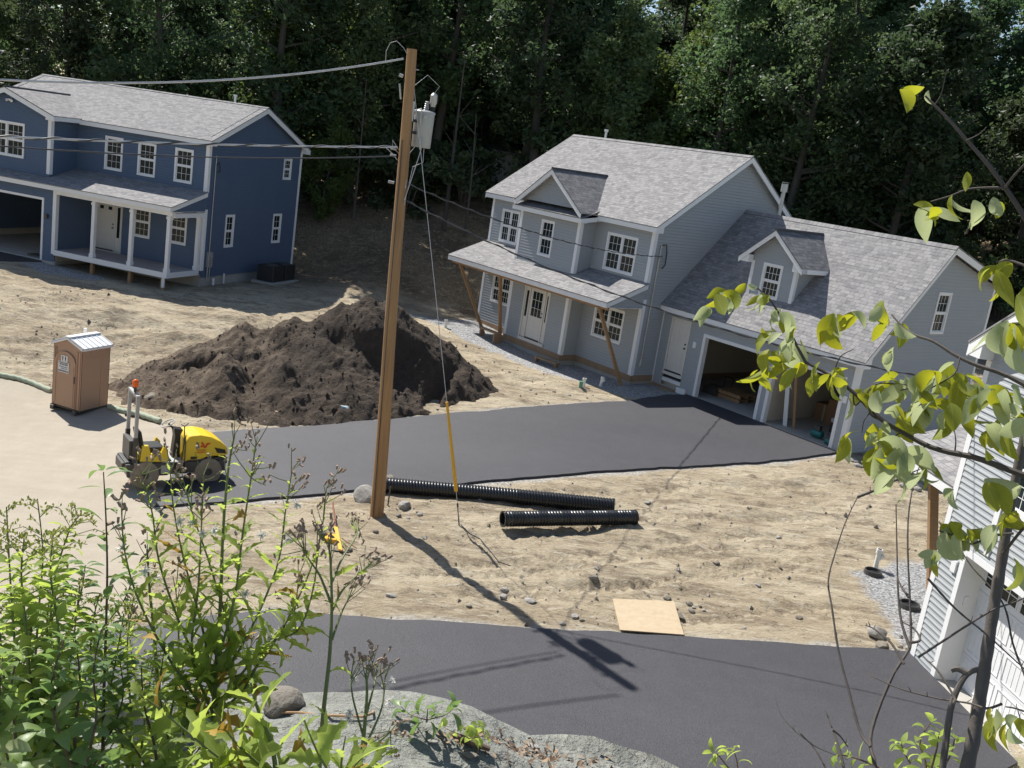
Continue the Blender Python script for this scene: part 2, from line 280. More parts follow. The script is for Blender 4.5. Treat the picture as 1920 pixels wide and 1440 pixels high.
GX, GY = np.meshgrid(gx, gy); P = np.c_[GX.ravel(), GY.ravel()]; z = base(P[:, 0], P[:, 1])
sd = np.full(len(P), 1e9)
near = (P[:, 1] > 5) & (P[:, 1] < 56) & (np.abs(P[:, 0]) < 40)
for r_ in REG: sd[near] = np.minimum(sd[near], sdist(P[near], r_))
amp = sstep(0.0, 1.1, sd); x_, y_ = P.T
rough = fbm(x_ * .55, y_ * .75, o=3, s=3) * .08 + fbm(x_ * 1.7, y_ * 2.6, o=3, s=9) * .06 + np.maximum(fbm(x_ * 2.2, y_ * 5, o=4, s=21) - .10, 0) * .13
tr = np.zeros_like(x_)
for (ax, ay, bx, by, wd) in [(-2, 19.5, 9, 24.5, 1.7), (0, 17.8, 8, 20.6, 1.7), (-1, 18.6, 7.5, 22.7, 1.5), (-17, 31.5, -12, 34, 1.6), (-16, 33.5, -6, 36.5, 1.6), (-1, 24.5, 9, 28.3, 1.6)]:
    e = np.array([bx - ax, by - ay]); l_ = np.linalg.norm(e); e /= l_; s_ = (x_ - ax) * e[0] + (y_ - ay) * e[1]; t_ = -(x_ - ax) * e[1] + (y_ - ay) * e[0] + .25 * np.sin(s_ * .6)
    on = sstep(-.5, .6, s_) * sstep(-.5, .6, l_ - s_)
    for o_ in (-wd / 2, wd / 2): tr -= on * np.exp(-((t_ - o_) / .16) ** 2) * (.06 + .035 * np.sign(np.sin(s_ * 21)))
berm = .32 * np.exp(-(((x_ + 9.5) / 3.2) ** 2 + ((y_ - 36.6 + .25 * (x_ + 9.5)) / .8) ** 2)) + .35 * np.exp(-(((x_ + 14.8) / 1.6) ** 2 + ((y_ - 35.4) / .5) ** 2)) + .30 * np.exp(-(((x_ + 11.5) / 2) ** 2 + ((y_ - 34.2) / .45) ** 2))
far_ = sstep(44, 55, y_); z = z + amp * (rough * (1 + berm * 1.6) * (1 - .3 * far_) + tr + berm) + far_ * fbm(x_ * .12, y_ * .12, o=4, s=40) * .5 - .03 * (1 - amp) * near
nearb = (y_ < 9); z = z + nearb * (fbm(x_ * 1.5, y_ * 1.5, o=4, s=50) * .03 + fbm(x_ * 7, y_ * 7, o=3, s=55) * .014)
ZG = z.reshape(GX.shape)
V = np.c_[P, z]; ny, nx = GX.shape; ii = np.arange(ny * nx).reshape(ny, nx); Fq = np.c_[ii[:-1, :-1].ravel(), ii[:-1, 1:].ravel(), ii[1:, 1:].ravel(), ii[1:, :-1].ravel()]
cy_ = P[Fq].mean(1)
mi = np.zeros(len(Fq), int)
mi[(cy_[:, 1] < 4.6)] = 1; mi[(cy_[:, 1] >= 4.6) & (cy_[:, 1] < 14.6) & (cy_[:, 0] > -6) & (sdist(cy_, REG[1]) > .02)] = 2
jn = fbm(x_ * 1.6, y_ * 1.6, o=4, s=61); jn2 = fbm(x_ * .5, y_ * .5, o=4, s=62)
a_fr = np.zeros(len(P)); q_ = near & (sd < 3)
for k_, wd__ in ((0, .30), (1, .26)): a_fr[q_] = np.maximum(a_fr[q_], 1 - sstep(.05, wd__, sdist(P[q_], REG[k_]) - jn[q_] * .22))
a_gr = np.zeros(len(P))
for k_ in (3, 4, 5): a_gr[q_] = np.maximum(a_gr[q_], 1 - sstep(-.12, .12, sdist(P[q_], REG[k_]) - jn[q_] * .45))
a_df = sstep(43.0, 47.5, y_ + 3.0 * jn2 + .15 * (x_ + 5) * (x_ < 0) - .0 * x_)
def ground_mat():
    m = bpy.data.materials.new('site_ground'); m.use_nodes = True; N = m.node_tree.nodes; L = m.node_tree.links; b = N['Principled BSDF']; b.inputs['Roughness'].default_value = .95; b.inputs['Specular IOR Level'].default_value = .2
    tc = N.new('ShaderNodeTexCoord')
    def ns(sc, det, st=(1, 1, 1), ro=.65):
        mp = N.new('ShaderNodeMapping'); mp.inputs['Scale'].default_value = st; L.new(tc.outputs['Object'], mp.inputs[0]); t = N.new('ShaderNodeTexNoise'); t.inputs['Scale'].default_value = sc; t.inputs['Detail'].default_value = det; t.inputs['Roughness'].default_value = ro; L.new(mp.outputs[0], t.inputs['Vector']); return t.outputs[0]
    def ramp(f, lo, hi, k):
        r = N.new('ShaderNodeMapRange'); r.inputs[1].default_value = lo; r.inputs[2].default_value = hi; r.inputs[4].default_value = k; r.interpolation_type = 'SMOOTHSTEP'; L.new(f, r.inputs[0]); return r.outputs[0]
    def mix(f, a, c_):
        x = N.new('ShaderNodeMix'); x.data_type = 'RGBA'; L.new(f, x.inputs[0])
        for i, v in ((6, a), (7, c_)):
            if isinstance(v, tuple): x.inputs[i].default_value = (*v, 1)
            else: L.new(v, x.inputs[i])
        return x.outputs[2]
    c = mix(ramp(ns(.33, 6, (1, 1.5, 1)), .38, .62, 1), (.37, .30, .205), (.49, .415, .295))
    c = mix(ramp(ns(1.1, 10, (.7, 2.2, 1), .72), .47, .62, .8), c, (.205, .16, .11))
    c = mix(ramp(ns(3.1, 10, (.6, 2.4, 1), .75), .52, .62, .65), c, (.58, .52, .41))
    c = mix(ramp(ns(7, 8, (.8, 1.8, 1), .7), .55, .66, .7), c, (.15, .105, .07))
    c = mix(ramp(ns(30, 5), .52, .65, .4), c, (.55, .48, .37))
    f = mix(ramp(ns(14, 6), .4, .62, .8), (.52, .49, .44), (.26, .23, .19)); at_ = lambda n_: (lambda a: (setattr(a, 'attribute_name', n_), a.outputs['Fac'])[1])(N.new('ShaderNodeAttribute'))
    c = mix(at_('fringe'), c, f)
    g2 = mix(ramp(ns(16, 4), .4, .6, 1), (.17, .17, .175), (.55, .55, .55)); g2 = mix(ramp(ns(5, 4), .45, .6, .5), g2, (.36, .35, .34)); c = mix(at_('gravel'), c, g2)
    d = mix(ramp(ns(.3, 7), .4, .6, 1), (.27, .20, .125), (.16, .118, .078)); d = mix(ramp(ns(3, 9, (1, 1, 1), .75), .5, .62, .8), d, (.38, .31, .205)); d = mix(ramp(ns(9, 8), .5, .62, .7), d, (.06, .045, .03)); c = mix(at_('duff'), c, d)
    L.new(c, b.inputs['Base Color']); prev = None
    for sc, st, dist, stre in ((2.6, (.8, 1.6, 1), .16, .8), (9, (.8, 1.5, 1), .08, .9), (30, (1, 1, 1), .025, .8)):
        bp = N.new('ShaderNodeBump'); bp.inputs['Strength'].default_value = stre; bp.inputs['Distance'].default_value = dist; L.new(ns(sc, 8, st, .7), bp.inputs['Height'])
        if prev: L.new(prev, bp.inputs['Normal'])
        prev = bp.outputs[0]
    L.new(prev, b.inputs['Normal']); return m
M['dirt'] = ground_mat()
M['straw'] = mat('dry_grassy_bank', (.32, .285, .175), .95, noise=[(1.4, (.17, .19, .08), .7, 8), (8, (.42, .38, .27), .6, 8), (30, (.14, .11, .07), .5, 4)], bump=[(6, .8, .1), (30, .6, .03)])
gme = npmesh('ground', V, Fq, [M['dirt'], M['ledge'], M['straw']], mi, True)
for nm_, ar_ in (('fringe', a_fr), ('gravel', a_gr), ('duff', a_df)): at__ = gme.attributes.new(nm_, 'FLOAT', 'POINT'); at__.data.foreach_set('value', ar_.astype(np.float32))
g = obj('ground', gme); tag(g, kind='structure')
def gz(x, y):
    i = np.clip(np.searchsorted(gx, x) - 1, 0, nx - 2); j = np.clip(np.searchsorted(gy, y) - 1, 0, ny - 2); a = (x - gx[i]) / (gx[i + 1] - gx[i]); b = (y - gy[j]) / (gy[j + 1] - gy[j])
    return float(ZG[j, i] * (1 - a) * (1 - b) + ZG[j, i + 1] * a * (1 - b) + ZG[j + 1, i] * (1 - a) * b + ZG[j + 1, i + 1] * a * b)
def sheet(name, A, Bl, lift, m, na=120, nb=40, wob=0., seed=0, edge=.05, nz=0.):
    a = resamp(A, na); b = resamp(Bl, na); t = np.linspace(0, 1, nb)[None, :, None]; q = a[:, None] * (1 - t) + b[:, None] * t
    if wob:
        n_ = fbm(q[..., 0] * 1.3, q[..., 1] * 1.3, o=3, s=seed) * wob; k = np.abs(np.linspace(-1, 1, nb))[None, :] ** 6; d = (b - a); d /= np.linalg.norm(d, axis=1)[:, None] + 1e-9; q = q + (d[:, None] * (n_ * k)[..., None])
    zz = base(q[..., 0], q[..., 1]) + lift
    if nz: zz = zz + fbm(q[..., 0] * 2, q[..., 1] * 2, o=3, s=seed + 5) * nz
    V = np.c_[q.reshape(-1, 2), zz.ravel()]; ii = np.arange(na * nb).reshape(na, nb); F_ = np.c_[ii[:-1, :-1].ravel(), ii[1:, :-1].ravel(), ii[1:, 1:].ravel(), ii[:-1, 1:].ravel()]
    rim = np.r_[ii[0, :], ii[1:, -1], ii[-1, -2::-1], ii[-2:0:-1, 0]]; n0 = len(V); lo = V[rim].copy(); lo[:, 2] -= edge + lift; V = np.r_[V, lo]; k = len(rim); j = np.arange(k)
    Fs = np.c_[rim, rim[(j + 1) % k], n0 + (j + 1) % k, n0 + j]
    return tag(obj(name, npmesh(name, V, np.r_[F_, Fs], [m], None, False), None), kind='structure')
sheet('road', rd_l, rd_r, .012, M['road'], 120, 90, .35, 3)
sheet('driveway', d1_near, d1_far, .035, M['asph'], 160, 40, .12, 5)
sheet('driveway', d2_near, d2_far, .035, M['asph'], 160, 60, .08, 8)
sheet('driveway', bd_f, bd_b, .03, M['asph'], 60, 30, .3, 9)
# ================================================================ BUILDING KIT (house-local axes: x along front, y into the house, z up)
X_, Y_, Z_ = np.eye(3)
def siding(mb, O, U, N, prof, z0, z1, holes=(), m=0, e=.115, lap=.02, cuts=()):
    """lapped boards on a wall: O origin, U along, N outward; prof(z) -> (umin, umax); holes (u0,u1,z0,z1)"""
    O, U, N = [np.array(a, float) for a in (O, U, N)]
    lv = sorted(set([round(z0, 4), round(z1, 4)] + [round(t, 4) for t in np.arange(z0, z1, e)] + [round(t, 4) for h in holes for t in h[2:4] if z0 < t < z1] + [round(t, 4) for t in cuts if z0 < t < z1]))
    for a, b in zip(lv[:-1], lv[1:]):
        if b - a < .002: continue
        k = math.floor((a - z0 + 1e-4) / e); rb = z0 + k * e; oa = lap * (1 - (a - rb) / e); ob = lap * (1 - (b - rb) / e); mid = (a + b) / 2
        la, ra = prof(a); lb, rb_ = prof(b)
        iv = [(0., 1.)]; wd = (la + lb) / 2, (ra + rb_) / 2
        if wd[1] - wd[0] < .02: continue
        for h in holes:
            if h[2] < mid < h[3]:
                s, t = (h[0] - wd[0]) / (wd[1] - wd[0]), (h[1] - wd[0]) / (wd[1] - wd[0]); nv = []
                for p, q in iv:
                    if t <= p or s >= q: nv.append((p, q)); continue
                    if s > p: nv.append((p, s))
                    if t < q: nv.append((t, q))
                iv = nv
        for p, q in iv:
            A = O + U * (la + (ra - la) * p) + Z_ * a; Bq = O + U * (la + (ra - la) * q) + Z_ * a; C = O + U * (lb + (rb_ - lb) * q) + Z_ * b; D = O + U * (lb + (rb_ - lb) * p) + Z_ * b
            mb.poly([A + N * oa, Bq + N * oa, C + N * ob, D + N * ob], m)
            if abs(a - rb) < 1e-3: mb.poly([A, Bq, Bq + N * oa, A + N * oa], m)
def flat(mb, O, U, N, prof, z0, z1, holes=(), m=0, cuts=()): siding(mb, O, U, N, prof, z0, z1, holes, m, e=99, lap=0, cuts=cuts)
def const(a, b): return lambda z: (a, b)
def wbox(mb, O, U, N, u0, u1, z0, z1, n0, n1, m=0):
    """box on a wall plane"""
    O, U, N = [np.array(a, float) for a in (O, U, N)]
    mb.prism([O + U * u0 + Z_ * z0 + N * n0, O + U * u1 + Z_ * z0 + N * n0, O + U * u1 + Z_ * z1 + N * n0, O + U * u0 + Z_ * z1 + N * n0], N * (n1 - n0), m)
def window(par, O, U, N, u0, u1, z0, z1, units=1, cols=3, rows=2, label=None, open_low=False):
    f = MB(); t = .085; wbox(f, O, U, N, u0, u1, z1 - t, z1, -.02, .04); wbox(f, O, U, N, u0, u1, z0, z0 + t, -.02, .045)
    wbox(f, O, U, N, u0, u0 + t, z0 + t, z1 - t, -.02, .038); wbox(f, O, U, N, u1 - t, u1, z0 + t, z1 - t, -.02, .038)
    un = (u1 - u0 - 2 * t) / units; g_ = MB(); mu = MB(); zm = (z0 + z1) / 2
    for i in range(units):
        a = u0 + t + un * i; b = a + un
        if i: wbox(f, O, U, N, a - .045, a + .045, z0 + t, z1 - t, -.02, .036)
        a_ = a + (.045 if i else 0) ; b_ = b - (.045 if i < units - 1 else 0)
        wbox(f, O, U, N, a_, b_, zm - .022, zm + .022, -.03, .018)
        for (p, q, k) in ((z0 + t, zm - .022, .010), (zm + .022, z1 - t, .022)):
            sf = .03
            wbox(f, O, U, N, a_, a_ + sf, p, q, -.03, k - .012); wbox(f, O, U, N, b_ - sf, b_, p, q, -.03, k - .012); wbox(f, O, U, N, a_ + sf, b_ - sf, p, p + sf, -.03, k - .012); wbox(f, O, U, N, a_ + sf, b_ - sf, q - sf, q, -.03, k - .012)
            n = -.026 if k < .02 else -.016
            wbox(g_, O, U, N, a_ + sf - .004, b_ - sf + .004, p + sf - .004, q - sf + .004, n - .01, n)
            for j in range(1, cols): cu = a_ + sf + (b_ - a_ - 2 * sf) * j / cols; wbox(mu, O, U, N, cu - .0065, cu + .0065, p + sf, q - sf, n, n + .004)
            for j in range(1, rows): cz = p + sf + (q - p - 2 * sf) * j / rows; wbox(mu, O, U, N, a_ + sf, b_ - sf, cz - .0065, cz + .0065, n + .0045, n + .008)
    o = f.build('window', M['white'], par); g_.build('pane', M['glass'], o); mu.build('muntin', M['white'], o)
    if label: o['label'] = label
    return o
def hole(w_): return (w_[0] + .02, w_[1] - .02, w_[2] + .02, w_[3] - .02)
def slab(mb, pts, th=.035, m=0):
    """shingled slope: pts[0]->pts[1] is the eave; uv in metres"""
    P = [np.array(p, float) for p in pts]; e = P[1] - P[0]; e /= np.linalg.norm(e); n = np.cross(P[1] - P[0], P[-1] - P[0]); n /= np.linalg.norm(n); s = np.cross(n, e)
    if n[2] < 0: n = -n; s = -s
    if (P[-1] - P[0]) @ s < 0: s = -s
    uv = [((p - P[0]) @ e + 50, (p - P[0]) @ s + 50) for p in P]
    mb.poly(P if np.cross(P[1] - P[0], P[-1] - P[0])[2] > 0 else P[::-1], m, uv if np.cross(P[1] - P[0], P[-1] - P[0])[2] > 0 else uv[::-1])
    k = len(P)
    for i in range(k): a, b = P[i], P[(i + 1) % k]; mb.poly([a, b, b - n * th, a - n * th], m, [(50, 50), (50.3, 50), (50.3, 50.02), (50, 50.02)])
    mb.poly([p - n * th for p in P], m + 0)
    return n
def under(mb, pts, off=.04, th=.015, m=0):
    P = [np.array(p, float) for p in pts]; n = np.cross(P[1] - P[0], P[-1] - P[0]); n /= np.linalg.norm(n); n = n if n[2] > 0 else -n
    mb.prism([p - n * off for p in P], -n * th, m)
def gable_roof(par, axis_, a0, a1, e0, ze0, r, zr, e1, ze1, wall_f=None, wall_b=None, fas=.17, name='roof', rakes=(1, 1), smat='shin', ret=.32, cut_front=None, ridgecap=True):
    """axis_ 'x': ridge along x from a0..a1, eaves at y=e0 (front) and y=e1 (back). axis_ 'y' swaps."""
    q = (lambda a, b, z: (a, b, z)) if axis_ == 'x' else (lambda a, b, z: (b, a, z))
    rf = MB(); tr = MB()
    segs = cut_front or [(a0, a1)]
    slab(rf, [q(a0, e0, ze0), q(a1, e0, ze0), q(a1, r, zr), q(a0, r, zr)]); slab(rf, [q(a1, e1, ze1), q(a0, e1, ze1), q(a0, r, zr), q(a1, r, zr)])
    if ridgecap:
        s0 = (zr - ze0) / (r - e0); s1 = (zr - ze1) / (e1 - r)
        for sgn, sl_ in ((-1, s0), (1, s1)):
            k = .13; P4 = [q(a0 + .005, r + sgn * k, zr - k * sl_ + .02), q(a1 - .005, r + sgn * k, zr - k * sl_ + .02), q(a1 - .005, r, zr + .022), q(a0 + .005, r, zr + .022)]
            rf.poly([np.array(p) for p in P4], 0, [(0, 0), (abs(a1 - a0), 0), (abs(a1 - a0), .13), (0, .13)]); rf.poly([np.array(P4[0]), np.array(P4[1]), np.array(P4[1]) - Z_ * .02, np.array(P4[0]) - Z_ * .02], 0)
    under(tr, [q(a0 + .01, e0 + .01, ze0), q(a1 - .01, e0 + .01, ze0), q(a1 - .01, r, zr), q(a0 + .01, r, zr)]); under(tr, [q(a1 - .01, e1 - .01, ze1), q(a0 + .01, e1 - .01, ze1), q(a0 + .01, r, zr), q(a1 - .01, r, zr)])
    d = np.array(q(0, 1, 0), float); ax = np.array(q(1, 0, 0), float); A = lambda a, b, z: np.array(q(a, b, z), float)
    for s0, s1 in segs: tr.board(A(s0 + .02, e0 + .02, ze0 - .038), A(s1 - .02, e0 + .02, ze0 - .038), (0, 0, -fas), d * .03)
    tr.board(A(a0 + .02, e1 - .02, ze1 - .038), A(a1 - .02, e1 - .02, ze1 - .038), (0, 0, -fas), -d * .03)
    for on, a, sg in ((rakes[0], a0, 1), (rakes[1], a1, -1)):
        if not on: continue
        o_ = .017
        tr.board(A(a + sg * o_, e0 + .017, ze0 - .045), A(a + sg * o_, r, zr - .045), (0, 0, -fas - .03), ax * sg * .03)
        tr.board(A(a + sg * o_, r, zr - .045), A(a + sg * o_, e1 - .017, ze1 - .045), (0, 0, -fas - .03), ax * sg * .03)
        for (e, ze, w_, sd_) in ((e0, ze0, wall_f, 1), (e1, ze1, wall_b, -1)):
            if ret and w_ is not None:   # boxed cornice return
                sl_ = (zr - ze) / abs(r - e); w2 = abs(w_ - e) + ret * .35
                a_in = a + sg * .025; tr.prism([A(a_in, e + sd_ * .052, ze - .045 - fas), A(a_in, e + sd_ * w2, ze - .045 - fas), A(a_in, e + sd_ * w2, ze - .06 + sl_ * w2 * .8), A(a_in, e + sd_ * .052, ze - .06)], ax * sg * .28)
    for (e, ze, w_, sd_) in ((e0, ze0, wall_f, 1), (e1, ze1, wall_b, -1)):
        if w_ is not None:
            for s0, s1 in (segs if sd_ == 1 else [(a0, a1)]): tr.board(A(s0 + .06, e + sd_ * .055, ze - .038 - fas + .01), A(s1 - .06, e + sd_ * .055, ze - .038 - fas + .01), (0, 0, .015), d * (w_ - e + sd_ * .02))
    o = rf.build(name, M[smat], par); f = tr.build('fascia', M['white'], o); return o
def corner(mb, x, y, z0, z1, sx, sy, w_=.12, m=0):
    """white corner post: outside faces at x,y; sx,sy = outward signs"""
    p = .022
    xa, xb = sorted((x + sx * p, x - sx * w_)); mb.box(xa, xb, *sorted((y + sy * p, y + sy * .001)), z0, z1, m)
    ya, yb = sorted((y + sy * .001, y - sy * w_)); mb.box(*sorted((x + sx * p, x + sx * .001)), ya, yb, z0, z1, m)
def entry_door(par, O, U, N, u0, u1, z0, z1, sides=(0, 0), glass=None, label=None, mt='cream', panels=True):
    f = MB(); t = .07; wbox(f, O, U, N, u0, u1, z1 - t, z1, -.03, .04); wbox(f, O, U, N, u0, u0 + t, z0, z1 - t, -.03, .038); wbox(f, O, U, N, u1 - t, u1, z0, z1 - t, -.03, .038); wbox(f, O, U, N, u0, u1, z0 - .14, z0 - .02, -.02, .05)
    a, b = u0 + t, u1 - t; gl = MB()
    if sides[0]: wbox(f, O, U, N, a, a + sides[0], z0, z1 - t, -.05, -.012); wbox(f, O, U, N, a + sides[0], a + sides[0] + .06, z0, z1 - t, -.03, .03); wbox(gl, O, U, N, a + .06, a + sides[0] - .06, z0 + .85, z1 - t - .2, -.012, -.006); a += sides[0] + .06
    if sides[1]: wbox(f, O, U, N, b - sides[1], b, z0, z1 - t, -.05, -.012); wbox(f, O, U, N, b - sides[1] - .06, b - sides[1], z0, z1 - t, -.03, .03); wbox(gl, O, U, N, b - sides[1] + .07, b - .07, z0 + (.6 if not sides[0] else .85), z1 - t - .2, -.012, -.006); b -= sides[1] + .06
    o = f.build('door_frame', M[mt], par); lf = MB(); wbox(lf, O, U, N, a + .005, b - .005, z0 + .03, z1 - t - .005, -.055, -.015)
    wbox(lf, O, U, N, a, b, z0 - .02, z0 + .025, -.03, .03, 1)
    if glass == 'half':
        ga, gb, za, zb = a + .16, b - .16, z0 + .95, z1 - t - .16
        wbox(gl, O, U, N, ga, gb, za, zb, -.015, -.008)
        for j in (1, 2): cu = ga + (gb - ga) * j / 3; wbox(lf, O, U, N, cu - .009, cu + .009, za, zb, -.008, -.003); cz = za + (zb - za) * j / 3; wbox(lf, O, U, N, ga, gb, cz - .009, cz + .009, -.0029, .001)
        for (p, q) in ((za - .03, za), (zb, zb + .03)): wbox(lf, O, U, N, ga - .03, gb + .03, p, q, -.015, -.002)
        for (p, q) in ((ga - .03, ga), (gb, gb + .03)): wbox(lf, O, U, N, p, q, za, zb, -.015, -.0025)
        pz = [(z0 + .2, z0 + .8)]
    elif glass == 'small':
        for (p, q) in ((a + .17, a + .36), (b - .36, b - .17)): wbox(gl, O, U, N, p, q, z1 - t - .36, z1 - t - .22, -.015, -.008)
        pz = [(z0 + .15, z0 + .75), (z0 + .9, z1 - t - .5)]
    else: pz = [(z0 + .2, z0 + .85), (z0 + 1.0, z1 - t - .2)]
    for (p, q) in pz:
        for (c0, c1) in ((a + .13, (a + b) / 2 - .05), ((a + b) / 2 + .05, b - .13)):
            wbox(lf, O, U, N, c0, c1, p, p + .018, -.0152, -.009); wbox(lf, O, U, N, c0, c1, q - .018, q, -.0152, -.009); wbox(lf, O, U, N, c0, c0 + .018, p + .018, q - .018, -.0152, -.0095); wbox(lf, O, U, N, c1 - .018, c1, p + .018, q - .018, -.0152, -.0095)
    d = lf.build('door', [M[mt], M['black']], par)
    if gl.v: gl.build('pane', M['glass'], d)
    kn = MB(); kO = np.array(O) + np.array(U) * (b - .08) + Z_ * (z0 + 1.0)
    kn.tube([kO - np.array(N) * .02, kO + np.array(N) * .05], .03, 10); kn.build('handle', M['dark'], d); one('deadbolt', M['dark'], lambda b: b.tube([kO + Z_ * .16 - np.array(N) * .02, kO + Z_ * .16 + np.array(N) * .02], .03, 10), d)
    if label: d['label'] = label
    return o
def opening_frame(par, O, U, N, u0, u1, z0, z1, w_=.12, deep=.16):
    f = MB(); wbox(f, O, U, N, u0 - w_, u0, z0, z1 + w_, -deep, .035); wbox(f, O, U, N, u1, u1 + w_, z0, z1 + w_, -deep, .035); wbox(f, O, U, N, u0, u1, z1, z1 + w_, -deep, .034)
    return f.build('garage_opening_frame', M['white'], par)
# ================================================================ GRAY HOUSE
def gray_house():
    h = empty('gray_house', G[0], -50.505, 'gray two-storey house with porch roof on wooden braces and a two-bay dormered garage wing', 'house')
    W, D, HT = 10.0, 8.51, 5.44; sl0 = (8.644 - 5.61) / 4.555
    def gp(z): k = max(0, (z - 5.75) / sl0); return (k, D - k) if z > 5.75 else (0, D)
    bd, b0, b1 = .8, -6.93, -3.2
    w2r = (-2.45, -.78, 3.62, 5.06); w2l = (-9.22, -7.98, 3.62, 5.05); wb = (-5.52, -4.70, 3.60, 5.05); w1r = (-2.48, -.81, .98, 2.28); w1l = (-9.21, -7.9, .95, 2.2); dr = (-5.93, -4.28, .17, 2.36)
    w_ = MB(); F = (0, 0, 0); FU = (1, 0, 0); FN = (0, -1, 0)
    siding(w_, F, FU, FN, const(-W, b0), 0, HT, [hole(w2l), hole(w1l)]); siding(w_, F, FU, FN, const(b1, 0), 0, HT, [hole(w2r), hole(w1r)])
    BO = (0, -bd, 0); siding(w_, BO, FU, FN, const(b0, b1), 0, HT + .03, [hole(wb), (dr[0], dr[1], dr[2] - .14, dr[3])])
    siding(w_, (b1, 0, 0), (0, -1, 0), (1, 0, 0), const(0, bd), 0, HT); siding(w_, (b0, 0, 0), (0, -1, 0), (-1, 0, 0), const(0, bd), 0, HT)
    siding(w_, (0, 0, 0), (0, 1, 0), (1, 0, 0), gp, 0, 8.5, cuts=(5.75,)); siding(w_, (-W, 0, 0), (0, 1, 0), (-1, 0, 0), gp, 0, 8.5, cuts=(5.75,)); siding(w_, (0, D, 0), FU, (0, 1, 0), const(-W, 0), 0, HT + .3)
    siding(w_, (0, -bd + .02, 0), FU, FN, lambda z: (-5.06 - max(0, (7.0 - z) * 1.42), -5.06 + max(0, (7.0 - z) * 1.42)), 5.7, 6.98)
    w_.build('wall', M['gray'], h)
    bk = MB(); bk.box(-W + .1, -.1, .1, D - .1, -.2, 5.4); bk.box(b0 + .1, b1 - .1, -bd + .1, .2, -.2, 5.4); bk.build('sheathing', M['drywall'], h)
    bm = MB(); bm.box(-W - .01, b0, -.03, .1, -.24, -.002); bm.box(b0 - .01, b1 + .01, -bd - .03, -bd + .1, -.24, -.002); bm.box(b1 - .08, b1 + .02, -bd + .1, -.03, -.24, -.002); bm.box(b1 + .02, .02, -.03, .1, -.24, -.002); bm.box(-.1, .03, .1, D, -.24, -.002); bm.box(.03, 2.12, 1.18, 1.3, -.5, -.245)
    bm.build('ledger_board', M['ledger'], h)
    fd = MB(); fd.box(-W + .02, -.02, .02, D - .02, -1.2, -.24); fd.box(b0 + .03, b1 - .03, -bd + .03, .0, -1.2, -.24); fd.build('foundation', M['conc'], h)
    t = MB()
    for x, y, sx, sy, za, zb in ((0, 0, 1, -1, 3.53, HT), (0, 0, 1, -1, -.02, 2.9), (-W, 0, -1, -1, -.02, 2.9), (-W, 0, -1, -1, 3.53, HT), (b1, -bd, 1, -1, 3.25, HT), (b1, -bd, 1, -1, -.02, 2.9), (b0, -bd, -1, -1, 3.25, HT), (b0, -bd, -1, -1, -.02, 2.9), (0, D, 1, 1, 0, HT), (-W, D, -1, 1, 0, HT)): t = MB(); corner(t, x, y, za, zb, sx, sy, .14 if y < 0 or x == 0 else .12); t.build('corner_board', M['white'], h)
    for ww, un in ((w2r, 2), (w2l, 2), (w1r, 2), (w1l, 2)): window(h, F, FU, FN, *ww, units=un, cols=3, rows=2)
    window(h, BO, FU, FN, *wb, units=1, cols=3, rows=2)
    entry_door(h, BO, FU, FN, *dr, sides=(.25, .2), glass='half', label='cream front door with nine-light glass between two sidelights')
    r = gable_roof(h, 'x', -W - .3, .3, -.3, 5.61, 4.255, 8.644, 8.81, 5.61, 0, D, cut_front=[(-W - .3, b0 - .28), (b1 + .28, .3)])
    # crossing gable over the bay
    rf = MB(); tr = MB(); cx = -5.06; zp = 7.07; zb = 5.62; hw = 2.07; yf = -bd - .3; yr = lambda z: -.3 + (z - 5.61) / sl0
    for sg in (-1, 1):
        e = cx + sg * hw; P4 = [(e, yf, zb), (cx, yf, zp), (cx, yr(zp) , zp), (e, yr(zb) + .02, zb)]
        P4 = [np.array(p, float) for p in P4]
        n = np.cross(P4[1] - P4[0], P4[-1] - P4[0]); n /= np.linalg.norm(n); n = n if n[2] > 0 else -n
        pts = P4 if sg == 1 else P4[::-1]; s_ = P4[1] - P4[0]; s_ /= np.linalg.norm(s_); uv = [((p - P4[0]) @ Y_ + 20, (p - P4[0]) @ s_ + 20) for p in pts]
        rf.poly(pts[::-1], 0, uv[::-1]); under(tr, P4, .03)
        tr.board((e - sg * .0, yf + .002, zb - .03), (cx, yf + .002, zp - .03), (0, 0, -.2), (0, .035, 0)); rf.board((e, yf - .012, zb), (cx, yf - .012, zp), (0, 0, -.03), (0, .02, 0))
        # front strip of the main slope carried out over the bay
    slab(rf, [(b0 - .3, yf, 5.43), (b1 + .3, yf, 5.43), (b1 + .2, .0, 5.61 + .2 - .035), (b0 - .2, .0, 5.61 + .2 - .035)])
    for sg, e in ((1, b1 + .3), (-1, b0 - .3)): tr.board((e - sg * .03, yf + .02, 5.39), (e - sg * .03, .0, 5.55), (0, 0, -.17), (sg * .028, 0, 0))
    tr.board((b0 - .28, yf + .02, 5.39), (b1 + .28, yf + .02, 5.39), (0, 0, -.17), (0, .03, 0)); tr.board((b0 - .28, yf + .05, 5.24), (b1 + .28, yf + .05, 5.24), (0, 0, .015), (0, .3, 0))
    cap = MB(); rf.tube([(cx, yf, zp + .01), (cx, yr(zp), zp + .01)], .055, 6)
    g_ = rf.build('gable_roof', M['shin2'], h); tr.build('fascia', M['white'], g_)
    # porch roof
    pr = MB(); pt = MB(); ye, ze, yt, zt = -1.97, 2.77, 0, 3.53; e0, e1 = -W - .13, .13; slp = (zt - ze) / (yt - ye)
    zy = lambda y: ze + (y - ye) * slp
